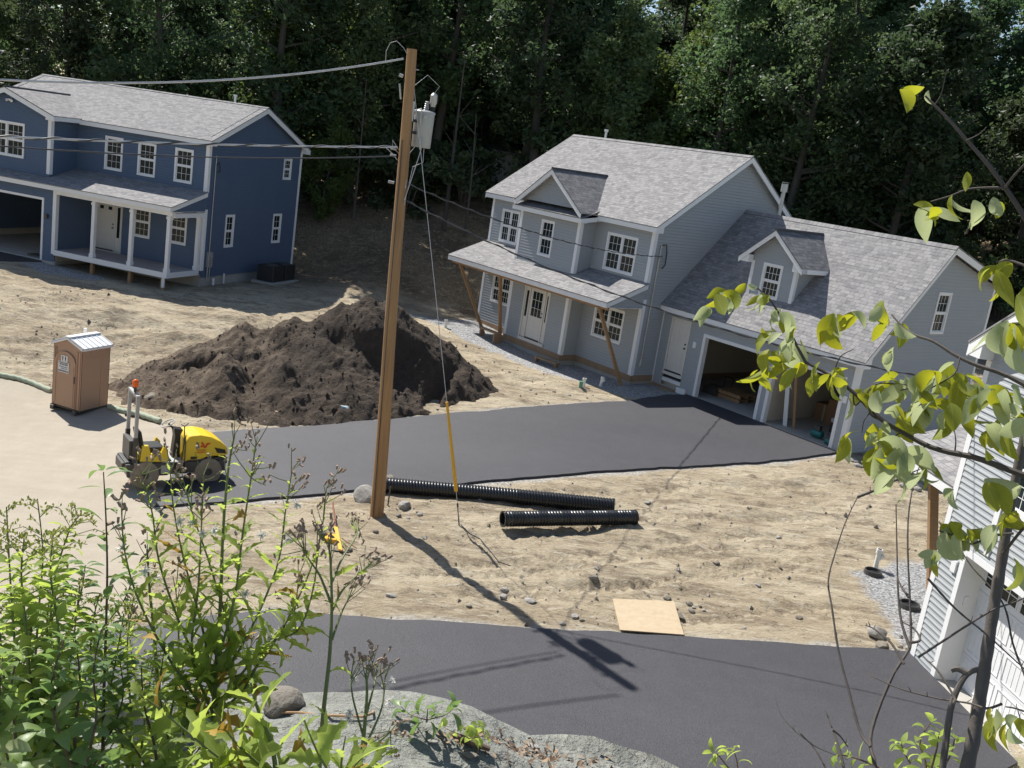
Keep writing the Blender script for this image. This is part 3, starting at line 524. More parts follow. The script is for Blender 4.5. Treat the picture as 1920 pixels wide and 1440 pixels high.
    slab(pr, [(e0, ye, ze), (e1, ye, ze), (e1, -bd, zy(-bd)), (e0, -bd, zy(-bd))]); slab(pr, [(e0, -bd, zy(-bd)), (b0, -bd, zy(-bd)), (b0, 0, zt), (e0, 0, zt)]); slab(pr, [(b1, -bd, zy(-bd)), (e1, -bd, zy(-bd)), (e1, 0, zt), (b1, 0, zt)])
    pt.board((e0 + .02, ye + .02, ze - .038), (e1 - .02, ye + .02, ze - .038), (0, 0, -.17), (0, .03, 0))
    for x, sg in ((e0 + .015, 1), (e1 - .015, -1)): pt.board((x, ye + .02, ze - .042), (x, 0, zt - .042), (0, 0, -.17), (sg * .03, 0, 0))
    pt.board((e0 + .05, ye + .055, ze - .2), (e1 - .05, ye + .055, ze - .2), (0, 0, .02), (0, 1.12, 0)); pt.box(e0 + .05, b0, -.85, 0, 2.57, 2.59); pt.box(b1, e1 - .05, -.85, 0, 2.57, 2.59)
    for x, y0 in ((.0, ye + .3), (-W, ye + .3)): pt.prism([(x, y0, 2.6), (x, -.02, 2.6), (x, -.02, 3.28), (x, y0, 2.68)], (.02 if x == 0 else -.02, 0, 0), 1)
    p_ = pr.build('porch_roof', M['shin'], h); pt.build('fascia', [M['white'], M['gray']], p_)
    bm = MB(); bm.box(e0 + .1, e1 - .1, ye + .22, ye + .27, 2.45, 2.57); bm.build('header_beam', M['wood'], p_)
    gzl = lambda u, v: gz(*xy(loc(G, u, v, 0))) - G[0][2]
    for (u, vb, ub) in ((-9.5, -.5, -8.95), (-6.55, -1.2, -6.6), (-.5, -.45, .05)):
        br = MB(); p = np.array([u, -1.72, 2.5]); q = np.array([ub, vb, gzl(ub, vb) - .02]); br.prism([p + (-.045, -.07, 0), p + (.045, -.07, 0), p + (.045, .07, 0), p + (-.045, .07, 0)], q - p); br.build('brace', M['wood'], h)
    # ------------------------------------------------ garage wing
    L, gv, gf, gh = 8.558, 1.212, -.243, 2.665; o1 = (2.25, 4.97, gf, 2.0); o2 = (5.41, 8.08, gf, 2.0); pd = (.49, 1.47, .35, 2.40)
    w_ = MB(); GO = (0, gv, 0); hs = [(o[0] - .02, o[1] + .02, gf - .3, o[3] + .02) for o in (o1, o2)] + [(pd[0] + .01, pd[1] - .01, -.2, pd[3] - .01)]
    siding(w_, GO, FU, FN, const(0, L), gf - .05, gh, hs)
    sf = (6.6 - 2.765) / 3.86; sb = (6.6 - 5.50) / 4.03; wg = (4.77, 5.62, 3.64, 5.06); gr = 4.772
    def pg(z): zf = 2.95; f = gv + max(0, (z - zf) / sf); zb = 5.36; bk_ = D - max(0, (z - zb) / sb); return (min(f, gr), max(bk_, gr))
    siding(w_, (L, 0, 0), (0, 1, 0), (1, 0, 0), pg, gf - .3, 6.45, [hole(wg)], cuts=(2.95, 5.36)); siding(w_, (0, D, 0), FU, (0, 1, 0), const(0, L), gf - .3, 5.4)
    w_.build('wall', M['gray'], h)
    iw = MB(); hs2 = [(o[0], o[1], gf - .1, o[3]) for o in (o1, o2)]; flat(iw, (0, gv + .16, 0), FU, FN, const(.02, L - .02), gf - .1, gh, hs2)
    iw.poly([(.03, gv + .16, gf), (.03, D - .1, gf), (.03, D - .1, gh), (.03, gv + .16, gh)]); iw.poly([(L - .05, gv + .02, gf), (L - .05, D - .1, gf), (L - .05, D - .1, 5), (L - .05, gv + 1.8, 4.4), (L - .05, gv + .02, gh)])
    iw.poly([(.0, D - .1, gf), (L, D - .1, gf), (L, D - .1, gh), (0, D - .1, gh)]); iw.box(.01, L - .01, gv + .03, D - .1, gh - .03, gh - .01); iw.box(5.12, 5.26, gv + .17, D - .1, gf, gh - .03)
    iw.build('interior_wall', M['drywall'], h)
    one('floor_slab', M['conc'], lambda b: b.box(-.0, L - .01, gv - .02, D, gf - .5, gf), h)
    one('corner_board', M['white'], lambda b: corner(b, L, gv, gf - .3, gh, 1, -1, .15), h); one('corner_board', M['white'], lambda b: corner(b, L, D, gf - .3, 5.35, 1, 1), h); one('inside_corner', M['white'], lambda b: b.box(.0, .05, gv - .03, gv, gf - .2, gh), h)
    for o in (o1, o2): opening_frame(h, GO, FU, FN, *o)
    entry_door(h, GO, FU, FN, *pd, glass=None, label='cream panelled side door left of the garage openings')
    one('threshold_void', M['black'], lambda b: b.box(pd[0] + .08, pd[1] - .08, gv - .01, gv + .05, .12, .2), h)
    one('lower_step_trim', M['white'], lambda b: (b.box(pd[0] + .02, pd[1] - .02, gv - .02, gv + .05, -.06, .08), b.box(pd[1] - .12, pd[1] + .32, gv - .09, gv - .016, -.42, -.1)), h)
    one('electrical_box', M['white'], lambda b: b.box(1.72, 1.86, gv - .05, gv - .005, 1.5, 1.72), h); one('electrical_box', M['white'], lambda b: b.box(8.22, 8.36, gv - .05, gv - .005, 1.3, 1.52), h)
    window(h, (L, 0, 0), (0, 1, 0), (1, 0, 0), *wg, cols=3, rows=2)
    gable_roof(h, 'x', .012, L + .3, gv - .3, 2.765, gr, 6.6, D + .3, 5.50, gv, D, rakes=(0, 1))
    # dormer
    dx0, dx1, dyf = 3.0, 4.93, 2.0; ym = lambda z: gv - .3 + (z - 2.765) / sf; dzt = 5.02; zr_ = 6.22; cx = 3.96; ss = (zr_ - 5.12) / 1.35
    dm = MB(); wd = (3.52, 4.36, 4.12 - .30, 5.03); 
    siding(dm, (0, dyf, 0), FU, FN, lambda z: (max(dx0, cx - (zr_ - .1 - z) / ss), min(dx1, cx + (zr_ - .1 - z) / ss)), 3.72, 6.1, [hole(wd)], cuts=(dzt, 5.3))
    for x, n in ((dx0, -1), (dx1, 1)):
        siding(dm, (x, 0, 0), (0, 1, 0), (n, 0, 0), lambda z: (dyf, max(dyf + .01, ym(z) + .05)), 3.72, 5.15)
    dmo = dm.build('dormer', M['gray'], h)
    one('corner_board', M['white'], lambda b: corner(b, dx0, dyf, 3.7, dzt, -1, -1, .11), dmo); one('corner_board', M['white'], lambda b: corner(b, dx1, dyf, 3.7, dzt, 1, -1, .11), dmo)
    one('backing', M['drywall'], lambda b: b.box(dx0 + .05, dx1 - .05, dyf + .06, dyf + .6, 3.9, 5.0), dmo)
    window(dmo, (0, dyf, 0), FU, FN, *wd, cols=4, rows=2) 
    rf = MB(); tr = MB()
    for sg in (-1, 1):
        e = cx + sg * 1.37; ze = zr_ - 1.37 * ss; P4 = [np.array(p, float) for p in ((e, dyf - .32, ze), (cx, dyf - .32, zr_), (cx, ym(zr_), zr_), (e, ym(ze) + .03, ze))]
        pts = P4 if sg == -1 else P4[::-1]; s_ = (P4[1] - P4[0]) / np.linalg.norm(P4[1] - P4[0]); rf.poly(pts, 0, [((p - P4[0]) @ Y_ + 20, (p - P4[0]) @ s_ + 20) for p in pts]); under(tr, P4, .03)
        rf.board((e, dyf - .335, ze), (cx, dyf - .335, zr_), (0, 0, -.03), (0, .02, 0)); tr.board((e, dyf - .315, ze - .03), (cx, dyf - .315, zr_ - .03), (0, 0, -.19), (0, .035, 0))
        tr.board((e - sg * .03, dyf - .3, ze - .03), (e - sg * .03, ym(ze), ze - .03), (0, 0, -.15), (sg * .03, 0, 0)); tr.board((e - sg * .04, dyf - .28, ze - .17), (e - sg * .04, ym(ze), ze - .17), (0, 0, .015), (-sg * .36, 0, 0))
        tr.prism([(e, dyf - .279, ze - .17), (e - sg * .42, dyf - .279, ze - .17), (e - sg * .42, dyf - .279, ze + .1), (e, dyf - .279, ze - .04)], (0, .26, 0))
    rf.tube([(cx, dyf - .33, zr_ + .01), (cx, ym(zr_), zr_ + .01)], .055, 6)
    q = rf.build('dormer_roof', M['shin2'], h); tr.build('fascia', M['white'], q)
    # vents, service mast, hose bib
    v = MB(); v.tube([(1.5, 4.9, 6.4), (1.5, 4.9, 7.55)], .075, 14); v.tube([(1.5, 4.9, 7.5), (1.5, 4.9, 7.8)], .125, 14); v.tube([(1.5, 4.9, 7.84), (1.5, 4.9, 7.86)], .13, 14); v.build('flue_pipe', M['galv'], h, True)
    v = MB(); v.tube([(-8.5, 4.6, 8.3), (-8.5, 4.6, 8.95)], .05, 12); v.tube([(-8.5, 4.6, 8.95), (-8.5, 4.6, 9.06)], .09, 12); v.build('vent_pipe', M['pvc'], h, True)
    v = MB(); v.tube([(.045, .38, .6), (.045, .38, 4.95)], .028, 8); v.tube([(.05, .42, 4.95), (.12, .55, 5.0), (.14, .62, 4.7), (.12, .66, 4.25), (.10, .55, 4.1)], .022, 8, 1); v.tube([(.04, .38, .35), (.04, .38, .6)], .05, 8); v.build('service_conduit', [M['galv'], M['black']], h, True)
    return h
gray_house()
# ================================================================ BLUE HOUSE
def blue_house():
    h = empty('blue_house', B[0], -16.312, 'navy blue two-storey house with white porch posts and an open garage bay', 'house')
    W, D, HT = 11.86, 7.515, 5.44; sl = (7.28 - 5.61) / (3.7575 + .3)
    gp = lambda z: (max(0, (z - 5.75) / sl), D - max(0, (z - 5.75) / sl)) if z > 5.75 else (0, D)
    F = (0, 0, 0); FU = (1, 0, 0); FN = (0, -1, 0); bv, b0, b1, pv = -1.57, -11.1, -6.65, -2.1
    w2 = [(-5.19, -4.27, 3.69, 5.11), (-3.49, -2.59, 3.69, 5.10), (-1.64, -.74, 3.69, 5.10)]; w1 = [(-3.54, -2.66, 1.06, 2.42), (-1.68, -.82, 1.08, 2.45)]; dr = (-5.55, -4.1, .23, 2.42)
    w_ = MB(); siding(w_, F, FU, FN, const(-W, 0), 0, HT, [hole(q) for q in w2 + w1] + [(-W - 1, -5.76, -1, 2.9)] + [(dr[0], dr[1], dr[2] - .14, dr[3])])
    wt = (-9.9, -8.0, 3.66, 5.11)
    gs = (6.51 - 5.64) / 2.58
    siding(w_, (0, bv, 0), FU, FN, lambda z: (max(b0, -8.87 - (6.42 - z) / gs), min(b1, -8.87 + (6.42 - z) / gs)), 2.9, 6.4, [hole(wt)], cuts=(5.5, 5.67))
    siding(w_, (b1, 0, 0), (0, -1, 0), (1, 0, 0), const(0, -bv), 2.9, HT); siding(w_, (b0, 0, 0), (0, -1, 0), (-1, 0, 0), const(0, -bv), 2.9, HT)
    ws = [(1.52, 2.19, 1.08, 2.52), (5.38, 6.12, 1.12, 2.52), (5.9, 6.6, 4.12, 5.12)]
    siding(w_, F, (0, 1, 0), (1, 0, 0), gp, -.15, 7.2, [hole(q) for q in ws], cuts=(5.75,)); siding(w_, (-W, 0, 0), (0, 1, 0), (-1, 0, 0), gp, 0, 7.2, cuts=(5.75,)); siding(w_, (0, D, 0), FU, (0, 1, 0), const(-W, 0), 0, HT + .2)
    go = (-11.5, -6.46, -.36, 2.16); siding(w_, (0, pv, 0), FU, FN, const(-12.3, -5.76), -.36, 2.72, [(go[0] - .02, go[1] + .02, -1, go[3] + .02)]); siding(w_, (-5.76, 0, 0), (0, -1, 0), (1, 0, 0), const(0, -pv), .16, 2.72)
    w_.build('wall', M['blue'], h)
    bk = MB(); bk.box(-5.7, -.1, .1, D - .1, -.2, 5.4); bk.box(-W + .1, -5.7, .1, D - .1, 2.95, 5.4); bk.box(b0 + .1, b1 - .1, bv + .1, .2, 2.95, 5.4); bk.build('sheathing', M['drywall'], h)
    iw = MB(); flat(iw, (0, pv + .16, 0), FU, FN, const(-12.2, -5.8), -.36, 2.7, [(go[0], go[1], -1, go[3])]); iw.poly([(-5.8, pv + .1, -.36), (-5.8, 5, -.36), (-5.8, 5, 2.7), (-5.8, pv + .1, 2.7)]); iw.poly([(-12.2, pv + .1, -.36), (-12.2, 5, -.36), (-12.2, 5, 2.7), (-12.2, pv + .1, 2.7)]); iw.poly([(-12.2, 4.2, -.36), (-5.8, 4.2, -.36), (-5.8, 4.2, 2.7), (-12.2, 4.2, 2.7)]); iw.box(-12.2, -5.8, pv + .05, 4.2, 2.68, 2.7); iw.build('interior_wall', M['drywall'], h)
    one('floor_slab', M['conc'], lambda b: (b.box(-12.2, -5.78, pv - .02, 4.2, -.9, -.36), b.box(-6.42, -5.72, pv + .0, pv + .2, -.9, -.3)), h)
    one('foundation', M['conc'], lambda b: b.box(-5.72, -.03, .02, D - .02, -1.2, -.15), h)
    one('stored_mat', M['dark'], lambda b: b.box(-7.4, -6.75, pv + .25, pv + .8, -.358, -.28), h)
    opening_frame(h, (0, pv, 0), FU, FN, *go, w_=.1)
    for x, y, sx, sy, za, zb in ((0, 0, 1, -1, 3.45, HT), (0, 0, 1, -1, .15, 2.75), (b1, bv, 1, -1, 3.2, HT), (-5.76, pv, 1, -1, -.02, 2.72), (0, D, 1, 1, -.1, HT)): t = MB(); corner(t, x, y, za, zb, sx, sy, .15); t.build('corner_board', M['white'], h)
    for q in w2: window(h, F, FU, FN, *q, cols=3, rows=2)
    for q in w1: window(h, F, FU, FN, *q, cols=3, rows=2)
    window(h, (0, bv, 0), FU, FN, *wt, units=2, cols=3, rows=2)
    for q in ws: window(h, F, (0, 1, 0), (1, 0, 0), *q, cols=3 if q[2] > 3 else 2, rows=2)
    entry_door(h, F, FU, FN, *dr, sides=(0, .28), glass='small', label='cream front door with two small top lights and one sidelight')
    gable_roof(h, 'x', -W - .3, .3, -.3, 5.61, 3.7575, 7.28, D + .3, 5.61, 0, D, cut_front=[(-W - .3, b0 - .3), (b1 + .28, .3)])
    rf = MB(); tr = MB(); cx = -8.87; zp = 6.52; hw = 2.60; zb = zp - hw * gs; yf = bv - .3; ym = lambda z: -.3 + (z - 5.61) / sl
    for sg in (-1, 1):
        e = cx + sg * hw; P4 = [np.array(p, float) for p in ((e, yf, zb), (cx, yf, zp), (cx, ym(zp) + .05, zp), (e, ym(zb) + .05, zb))]; pts = P4 if sg == -1 else P4[::-1]; s_ = (P4[1] - P4[0]) / np.linalg.norm(P4[1] - P4[0])
        rf.poly(pts, 0, [((p - P4[0]) @ Y_ + 20, (p - P4[0]) @ s_ + 20) for p in pts]); under(tr, P4, .03); rf.board((e, yf - .014, zb), (cx, yf - .014, zp), (0, 0, -.03), (0, .02, 0)); tr.board((e, yf, zb - .03), (cx, yf, zp - .03), (0, 0, -.21), (0, .035, 0))
        tr.board((e - sg * .03, yf + .02, zb - .03), (e - sg * .03, -.0, zb - .03), (0, 0, -.17), (sg * .028, 0, 0)); tr.board((e - sg * .04, yf + .02, zb - .2), (e - sg * .04, 0, zb - .2), (0, 0, .015), (-sg * .33, 0, 0))
        tr.prism([(e, yf + .037, zb - .21), (e - sg * .45, yf + .037, zb - .21), (e - sg * .45, yf + .037, zb + .08), (e, yf + .037, zb - .04)], (0, .24, 0))
    rf.tube([(cx, yf, zp + .01), (cx, ym(zp), zp + .01)], .05, 6); q = rf.build('gable_roof', M['shin'], h); tr.build('fascia', M['white'], q)
    pr = MB(); pt = MB(); ye, ze = -2.4, 2.88; zt = 3.5; slp = (zt - ze) / -ye; zy = lambda y: ze + (y - ye) * slp; e0 = -12.3; e1 = .1
    slab(pr, [(e0, ye, ze), (e1, ye, ze), (e1, bv, zy(bv)), (e0, bv, zy(bv))]); slab(pr, [(b1, bv, zy(bv)), (e1, bv, zy(bv)), (e1, 0, zt), (b1, 0, zt)]); slab(pr, [(e0, bv, zy(bv)), (b0, bv, zy(bv)), (b0, 0, zt), (e0, 0, zt)])
    pt.board((e0 + .02, ye + .02, ze - .038), (e1 - .02, ye + .02, ze - .038), (0, 0, -.17), (0, .03, 0)); pt.board((e1 - .015, ye + .02, ze - .042), (e1 - .015, 0, zt - .042), (0, 0, -.17), (-.03, 0, 0)); pt.box(e0, e1 - .05, ye + .05, -.02, 2.66, 2.675)
    pt.box(-5.7, .0, pv - .06, pv + .1, 2.50, 2.66); pt.box(-.14, .02, pv + .1, -.02, 2.42, 2.6); pt.prism([(.0, ye + .2, 2.68), (.0, -.02, 2.68), (.0, -.02, 3.25), (.0, ye + .2, 2.78)], (.02, 0, 0), 1)
    p_ = pr.build('porch_roof', M['shin'], h); pt.build('fascia', [M['white'], M['blue']], p_)
    dk = MB(); dk.box(-5.74, -.12, pv - .02, -.02, .14, .17)
    dko = dk.build('porch_deck', M['deck'], h); sk_ = MB(); sk_.box(-5.76, -.10, pv - .06, pv - .02, -.05, .17); sk_.box(-.12, -.08, pv - .02, 0, -.05, .17); sk_.box(-.32, -.2, pv - .05, pv + .0, -.45, -.05); sk_.build('skirt_board', M['white'], dko)
    gzl = lambda u, v: gz(*xy(loc(B, u, v, 0))) - B[0][2]
    for x in (-3.9, -2.0, -.4): one('pier', M['wood'], lambda b: b.box(x - .07, x + .07, pv + .08, pv + .22, gzl(x, pv) - .1, -.04), dko)
    for x, y in ((-3.88, pv + .08), (-2.0, pv + .08), (-.21, pv + .08), (-.16, -.14)):
        p = MB(); p.box(x - .075, x + .075, y - .075, y + .075, .17, 2.5 if y < -1 else 2.62); p.box(x - .1, x + .1, y - .1, y + .1, .17, .33); p.box(x - .1, x + .1, y - .1, y + .1, 2.34, 2.44); p.build('porch_post', M['white'], h)
    v = MB(); v.tube([(-1.6, 3.95, 7.0), (-1.6, 3.95, 7.55)], .05, 12); v.tube([(-1.6, 3.95, 7.55), (-1.6, 3.95, 7.64)], .08, 12); v.build('vent_pipe', M['pvc'], h, True)
    v = MB(); v.tube([(.05, .45, .9), (.05, .45, 5.0)], .02, 8); v.tube([(.06, .45, 4.6), (.1, .6, 4.75), (.1, .7, 4.4), (.06, .6, 4.3)], .018, 8, 1); v.build('service_conduit', [M['galv'], M['black']], h, True)
    mt = MB(); mt.box(.02, .16, .3, .58, .3, .95); mt.tube([(.16, .44, .78), (.22, .44, .78)], .08, 14); mt.tube([(.08, .36, -.3), (.08, .36, .3)], .025, 8); mt.tube([(.08, .52, -.3), (.08, .52, .3)], .025, 8); mt.build('electric_meter', M['galv'], h)
    lt = MB(); lt.box(-6.22, -6.12, pv - .03, pv, 1.45, 1.6); lt.tube([(-6.17, pv - .08, 1.42), (-6.17, pv - .08, 1.62)], [.05, .06], 8); lt.build('wall_lamp', M['dark'], h)
    lt = MB(); lt.tube([(-8.75, bv - .02, 6.02), (-8.75, bv - .1, 6.0)], .05, 10); lt.tube([(-8.82, bv - .08, 6.02), (-8.9, bv - .17, 5.97)], [.04, .06], 10); lt.tube([(-8.68, bv - .08, 6.02), (-8.6, bv - .17, 5.97)], [.04, .06], 10); lt.build('flood_lamp', M['white'], h)
    v = MB(); v.tube([(.1, 1.6, -.5), (.1, 1.6, -.05)], .04, 8); v.tube([(.15, .75, -.5), (.15, .75, -.2)], .06, 8); v.build('drain_stub', M['pvc'], h)
blue_house()
# ================================================================ NEAR HOUSE (garage front at right edge)
def near_house():
    h = empty('gray_house', K[0], -82.65, 'closest gray clapboard house at the right edge, white garage door under a gable', 'house')
    F = (0, 0, 0); FU = (1, 0, 0); FN = (0, -1, 0); W = 7.3; D = 8.0; HT = 5.92; cx = W / 2; sl = .655; zr = 6.18 + (cx + .3) * sl
    go = (.9, 6.4, -.02, 2.46)
    prof = lambda z: (max(0, (z - 6.3) / sl), W - max(0, (z - 6.3) / sl))
    w_ = MB(); siding(w_, F, FU, FN, prof, -.05, zr - .3, [(go[0] - .02, go[1] + .02, -1, go[3] + .02), (1.55, 3.2, 3.62, 5.08), (4.1, 5.75, 3.62, 5.08)], cuts=(6.3,)); siding(w_, F, (0, 1, 0), (-1, 0, 0), const(0, D), 0, HT + .1); siding(w_, (W, 0, 0), (0, 1, 0), (1, 0, 0), const(0, D), 0, HT); siding(w_, (0, D, 0), FU, (0, 1, 0), prof, 0, zr - .3, cuts=(6.3,))
    siding(w_, (0, 2.6, 0), FU, FN, const(-2.9, 0), 0, 5.6); siding(w_, (-2.9, 2.6, 0), (0, 1, 0), (-1, 0, 0), const(0, 5.4), 0, 5.6)
    w_.build('wall', M['gray'], h)
    one('sheathing', M['drywall'], lambda b: (b.box(.1, W - .1, .6, D - .1, -.3, 5.8), b.box(.1, W - .1, .12, .6, 2.7, 5.8)), h)
    one('foundation', M['conc'], lambda b: (b.box(.02, W - .02, .02, D, -1, -.05), b.box(.75, 6.6, -.16, .6, -.5, -.02)), h)
    one('corner_board', M['white'], lambda b: corner(b, 0, 0, -.05, HT, -1, -1, .13), h); one('corner_board', M['white'], lambda b: corner(b, W, 0, 0, HT, 1, -1, .13), h)
    fr_ = MB(); f0, f1, z1 = go[0], go[1], go[3]; wbox(fr_, F, FU, FN, f0 - .13, f0, -.05, z1 + .13, -.42, .03); wbox(fr_, F, FU, FN, f1, f1 + .13, -.05, z1 + .13, -.42, .03); wbox(fr_, F, FU, FN, f0, f1, z1, z1 + .13, -.42, .029); fr_.build('garage_opening_frame', M['white'], h)
    gd = MB(); gl = MB(); nz = 4; ph = (z1 + .02) / nz
    for k in range(nz):
        za = -.02 + k * ph; wbox(gd, F, FU, FN, f0, f1, za + .004, za + ph - .004, -.44, -.40)
        for j in range(5):
            a = f0 + .12 + j * (f1 - f0 - .12) / 5; b = a + (f1 - f0) / 5 - .16
            if k == 3:
                wbox(gl, F, FU, FN, a, b, za + .14, za + ph - .12, -.40, -.392)
                for i in (1, 2, 3): cu = a + (b - a) * i / 4; wbox(gd, F, FU, FN, cu - .009, cu + .009, za + .14, za + ph - .12, -.392, -.386)
                wbox(gd, F, FU, FN, a, b, za + ph / 2, za + ph / 2 + .018, -.3915, -.3855)
                for (p, q_) in ((za + .11, za + .14), (za + ph - .12, za + ph - .09)): wbox(gd, F, FU, FN, a - .03, b + .03, p, q_, -.40, -.385)
                for (p, q_) in ((a - .03, a), (b, b + .03)): wbox(gd, F, FU, FN, p, q_, za + .14, za + ph - .12, -.40, -.3852)
            else:
                for (p, q_) in ((za + .07, za + .09), (za + ph - .09, za + ph - .07)): wbox(gd, F, FU, FN, a - .02, b + .02, p, q_, -.40, -.388)
                for (p, q_) in ((a - .02, a), (b, b + .02)): wbox(gd, F, FU, FN, p, q_, za + .09, za + ph - .09, -.40, -.3885)
                for i in range(1, 7): cu = a + (b - a) * i / 7; wbox(gd, F, FU, FN, cu - .006, cu + .006, za + .10, za + ph - .10, -.40, -.394)
    d = gd.build('garage_door', M['white'], h); gl.build('pane', M['glass'], d)
    window(h, F, FU, FN, 1.55, 3.2, 3.62, 5.08, units=2, cols=3, rows=3); window(h, F, FU, FN, 4.1, 5.75, 3.62, 5.08, units=2, cols=3, rows=3)
    one('belt_trim', M['white'], lambda b: wbox(b, F, FU, FN, 1.36, 1.50, 2.7, 3.9, -.01, .04), h)['label'] = 'short vertical white trim board above the garage opening'
    one('wall_box', M['white'], lambda b: wbox(b, F, FU, FN, .55, .70, 2.02, 2.24, 0, .05), h); one('keypad', M['white'], lambda b: wbox(b, (f0, 0, 0), (0, 1, 0), (1, 0, 0), .14, .22, 1.5, 1.68, 0, .03), h)
    gable_roof(h, 'y', -.3, D + .3, -.3, 6.18, cx, zr, W + .3, 6.18, 0, W, fas=.2, ret=.4)
    one('louvre', M['white'], lambda b: wbox(b, F, FU, FN, cx - .3, cx + .3, 7.0, 7.7, 0, .04), h)
    pr = MB(); pt = MB(); ye, ze, yt, zt = -.02, 3.45, 2.6, 4.35; slab(pr, [(-2.95, ye, ze), (-.02, ye, ze), (-.02, yt, zt), (-2.95, yt, zt)]); pt.board((-2.93, ye + .02, ze - .038), (-.02, ye + .02, ze - .038), (0, 0, -.19), (0, .03, 0)); pt.board((-2.935, ye + .02, ze - .04), (-2.935, yt, zt - .04), (0, 0, -.19), (.03, 0, 0)); under(pt, [(-2.9, ye + .06, ze), (-.02, ye + .06, ze), (-.02, yt, zt), (-2.9, yt, zt)], .05)
    p_ = pr.build('porch_roof', M['shin'], h); pt.build('fascia', M['white'], p_)
    br = MB(); p = np.array([-1.15, .25, 3.2]); zz = gz(*xy(loc(K, -.45, .9, 0))) - K[0][2]; q = np.array([-.25, .55, zz - .05]); br.prism([p + (-.05, -.09, 0), p + (.05, -.09, 0), p + (.05, .09, 0), p + (-.05, .09, 0)], q - p); br.build('brace', M['wood'], h)
near_house()
# ================================================================ OBJECTS ON THE SITE
def thing_mesh(name, mb_or_me, mats, at_, label, cat, group=None, yaw=0, smooth=False):
    o = mb_or_me.build(name, mats, None, smooth) if isinstance(mb_or_me, MB) else obj(name, mb_or_me)
    o.location = [float(t) for t in at_]; o.rotation_euler = (0, 0, math.radians(yaw)); return tag(o, label, cat, group)
def copy_tree(o, parent=None):
    c_ = o.copy(); COL.objects.link(c_)
    if parent: c_.parent = parent
    for ch in list(o.children): copy_tree(ch, c_)
    return c_
def on_ground(px, py, z=0., it=6):
    p = atz(px, py, z)
    for _ in range(it): p = atz(px, py, gz(p[0], p[1]))
    return p
def ico(n=2):
    import bmesh
    b = bmesh.new(); bmesh.ops.create_icosphere(b, subdivisions=n, radius=1); v = np.array([q.co[:] for q in b.verts]); f = np.array([[q.index for q in t.verts] for t in b.faces]); b.free(); return v, f
IV, IF = ico(3); IV2, IF2 = ico(2)
def rock_mesh(name, sx, sy, sz, seed, m, hi=False, facet=.35):
    v, f = (IV, IF) if hi else (IV2, IF2); v = v.copy()
    r_ = np.random.RandomState(seed)
    for _ in range(9):
        n = r_.randn(3); n /= np.linalg.norm(n); d = r_.uniform(.55, .9); k = v @ n; v = v - np.outer(np.maximum(k - d, 0) * .92, n)
    v = v * (1 + .10 * fbm(v[:, 0] * 2 + seed, v[:, 1] * 2, v[:, 2] * 2, 3, seed))[:, None]
    return npmesh(name, v * (sx, sy, sz), f, [m], None, False)
# ---- utility pole with its fittings
pb = on_ground(706, 965, -.45); ptop = aty(772, 92, pb[1]); pole_h = ptop[2] - pb[2]
pole = empty('utility_pole', pb, 0, 'tall light-brown wooden utility pole leaning slightly in the middle of the lot', 'utility pole')
axd = ptop - pb
def onp(t): return axd * t       # along the pole (pole-local)
M['pole'] = mat('pine_pole_wood', (.43, .245, .105), .8, noise=[(.5, (.29, .15, .06), .75, 6, (1, 1, .25)), (2.6, (.13, .07, .035), .7, 8, (1, 1, .10)), (14, (.5, .33, .17), .4, 5, (1, 1, .05))], bump=[(10, .5, .02, (1, 1, .06)), (40, .2, .01, (1, 1, .1))])
mb = MB(); ts = np.linspace(-.03, 1, 30); mb.tube([onp(t) + (.012 * math.sin(t * 9), .01 * math.cos(t * 7), 0) for t in ts], [(.160 - .054 * max(t, 0)) for t in ts], 20)
mb.build('pole_shaft', M['pole'], pole, True)
mb = MB(); side = np.array([-.35, -.94, 0]); mb.tube([onp(t) + side * (.160 - .054 * t + .006) for t in np.linspace(.0, .82, 24)], .011, 6); mb.build('ground_wire', M['dark'], pole)
def pl_at(px, py, dy=0.): return aty(px, py, pb[1] + dy) - pb
TC = pl_at(793, 241, .26); TR = .235; TH = .80
tk = MB(); n_ = 28
prof = [(-.40, .02), (-.40, .195), (-.385, .205), (.30, .215), (.31, .228), (.345, .228), (.36, .215), (.375, .17), (.38, .02)]
tk.tube([TC + Z_ * z for z, r in prof], [r for z, r in prof], n_)
M['tank'] = mat('light_grey_enamel', (.40, .41, .40), .45, noise=(4, (.33, .34, .33), .4, 4))
tk_o = tk.build('transformer', M['tank'], pole, True)
bs = MB(); bp_ = TC + (.02, .03, .37)
for dz, r in [(0, .045), (.03, .06), (.05, .04), (.08, .058), (.10, .038), (.13, .055), (.15, .036), (.18, .05), (.21, .035), (.25, .045)]: pass
zz = [0, .02, .035, .06, .075, .10, .115, .14, .16, .19, .2]; rr = [.05, .062, .04, .06, .038, .056, .036, .052, .034, .05, .02]; bs.tube([bp_ + Z_ * a for a in zz], rr, 14); b2 = bp_ + (.13, 0, .12)
bs.tube([b2 + Z_ * a for a in (-.10, -.02, .03, .06, .22, .27)], [.03, .05, .06, .075, .075, .03], 14); bs.tube([bp_ + (0, 0, .18), b2 + (0, 0, .05)], .02, 6)
bs.build('bushing', M['galv'], tk_o, True)
ch = MB(); ch.tube([b2 + (0, 0, -.1), b2 + (0, 0, -.02)], .055, 12); ch.build('arrester', M['black'], tk_o, True)
mk = MB()
for dz in (.13, -.11): mk.prism([(TC[0] - .20, TC[1] - .14, TC[2] + dz - .03), (TC[0] - .10, TC[1] - .22, TC[2] + dz - .03), (TC[0] - .33, TC[1] - .34, TC[2] + dz - .03), (TC[0] - .38, TC[1] - .22, TC[2] + dz - .03)], (0, 0, .06))
mk.build('mounting_bracket', M['black'], tk_o)
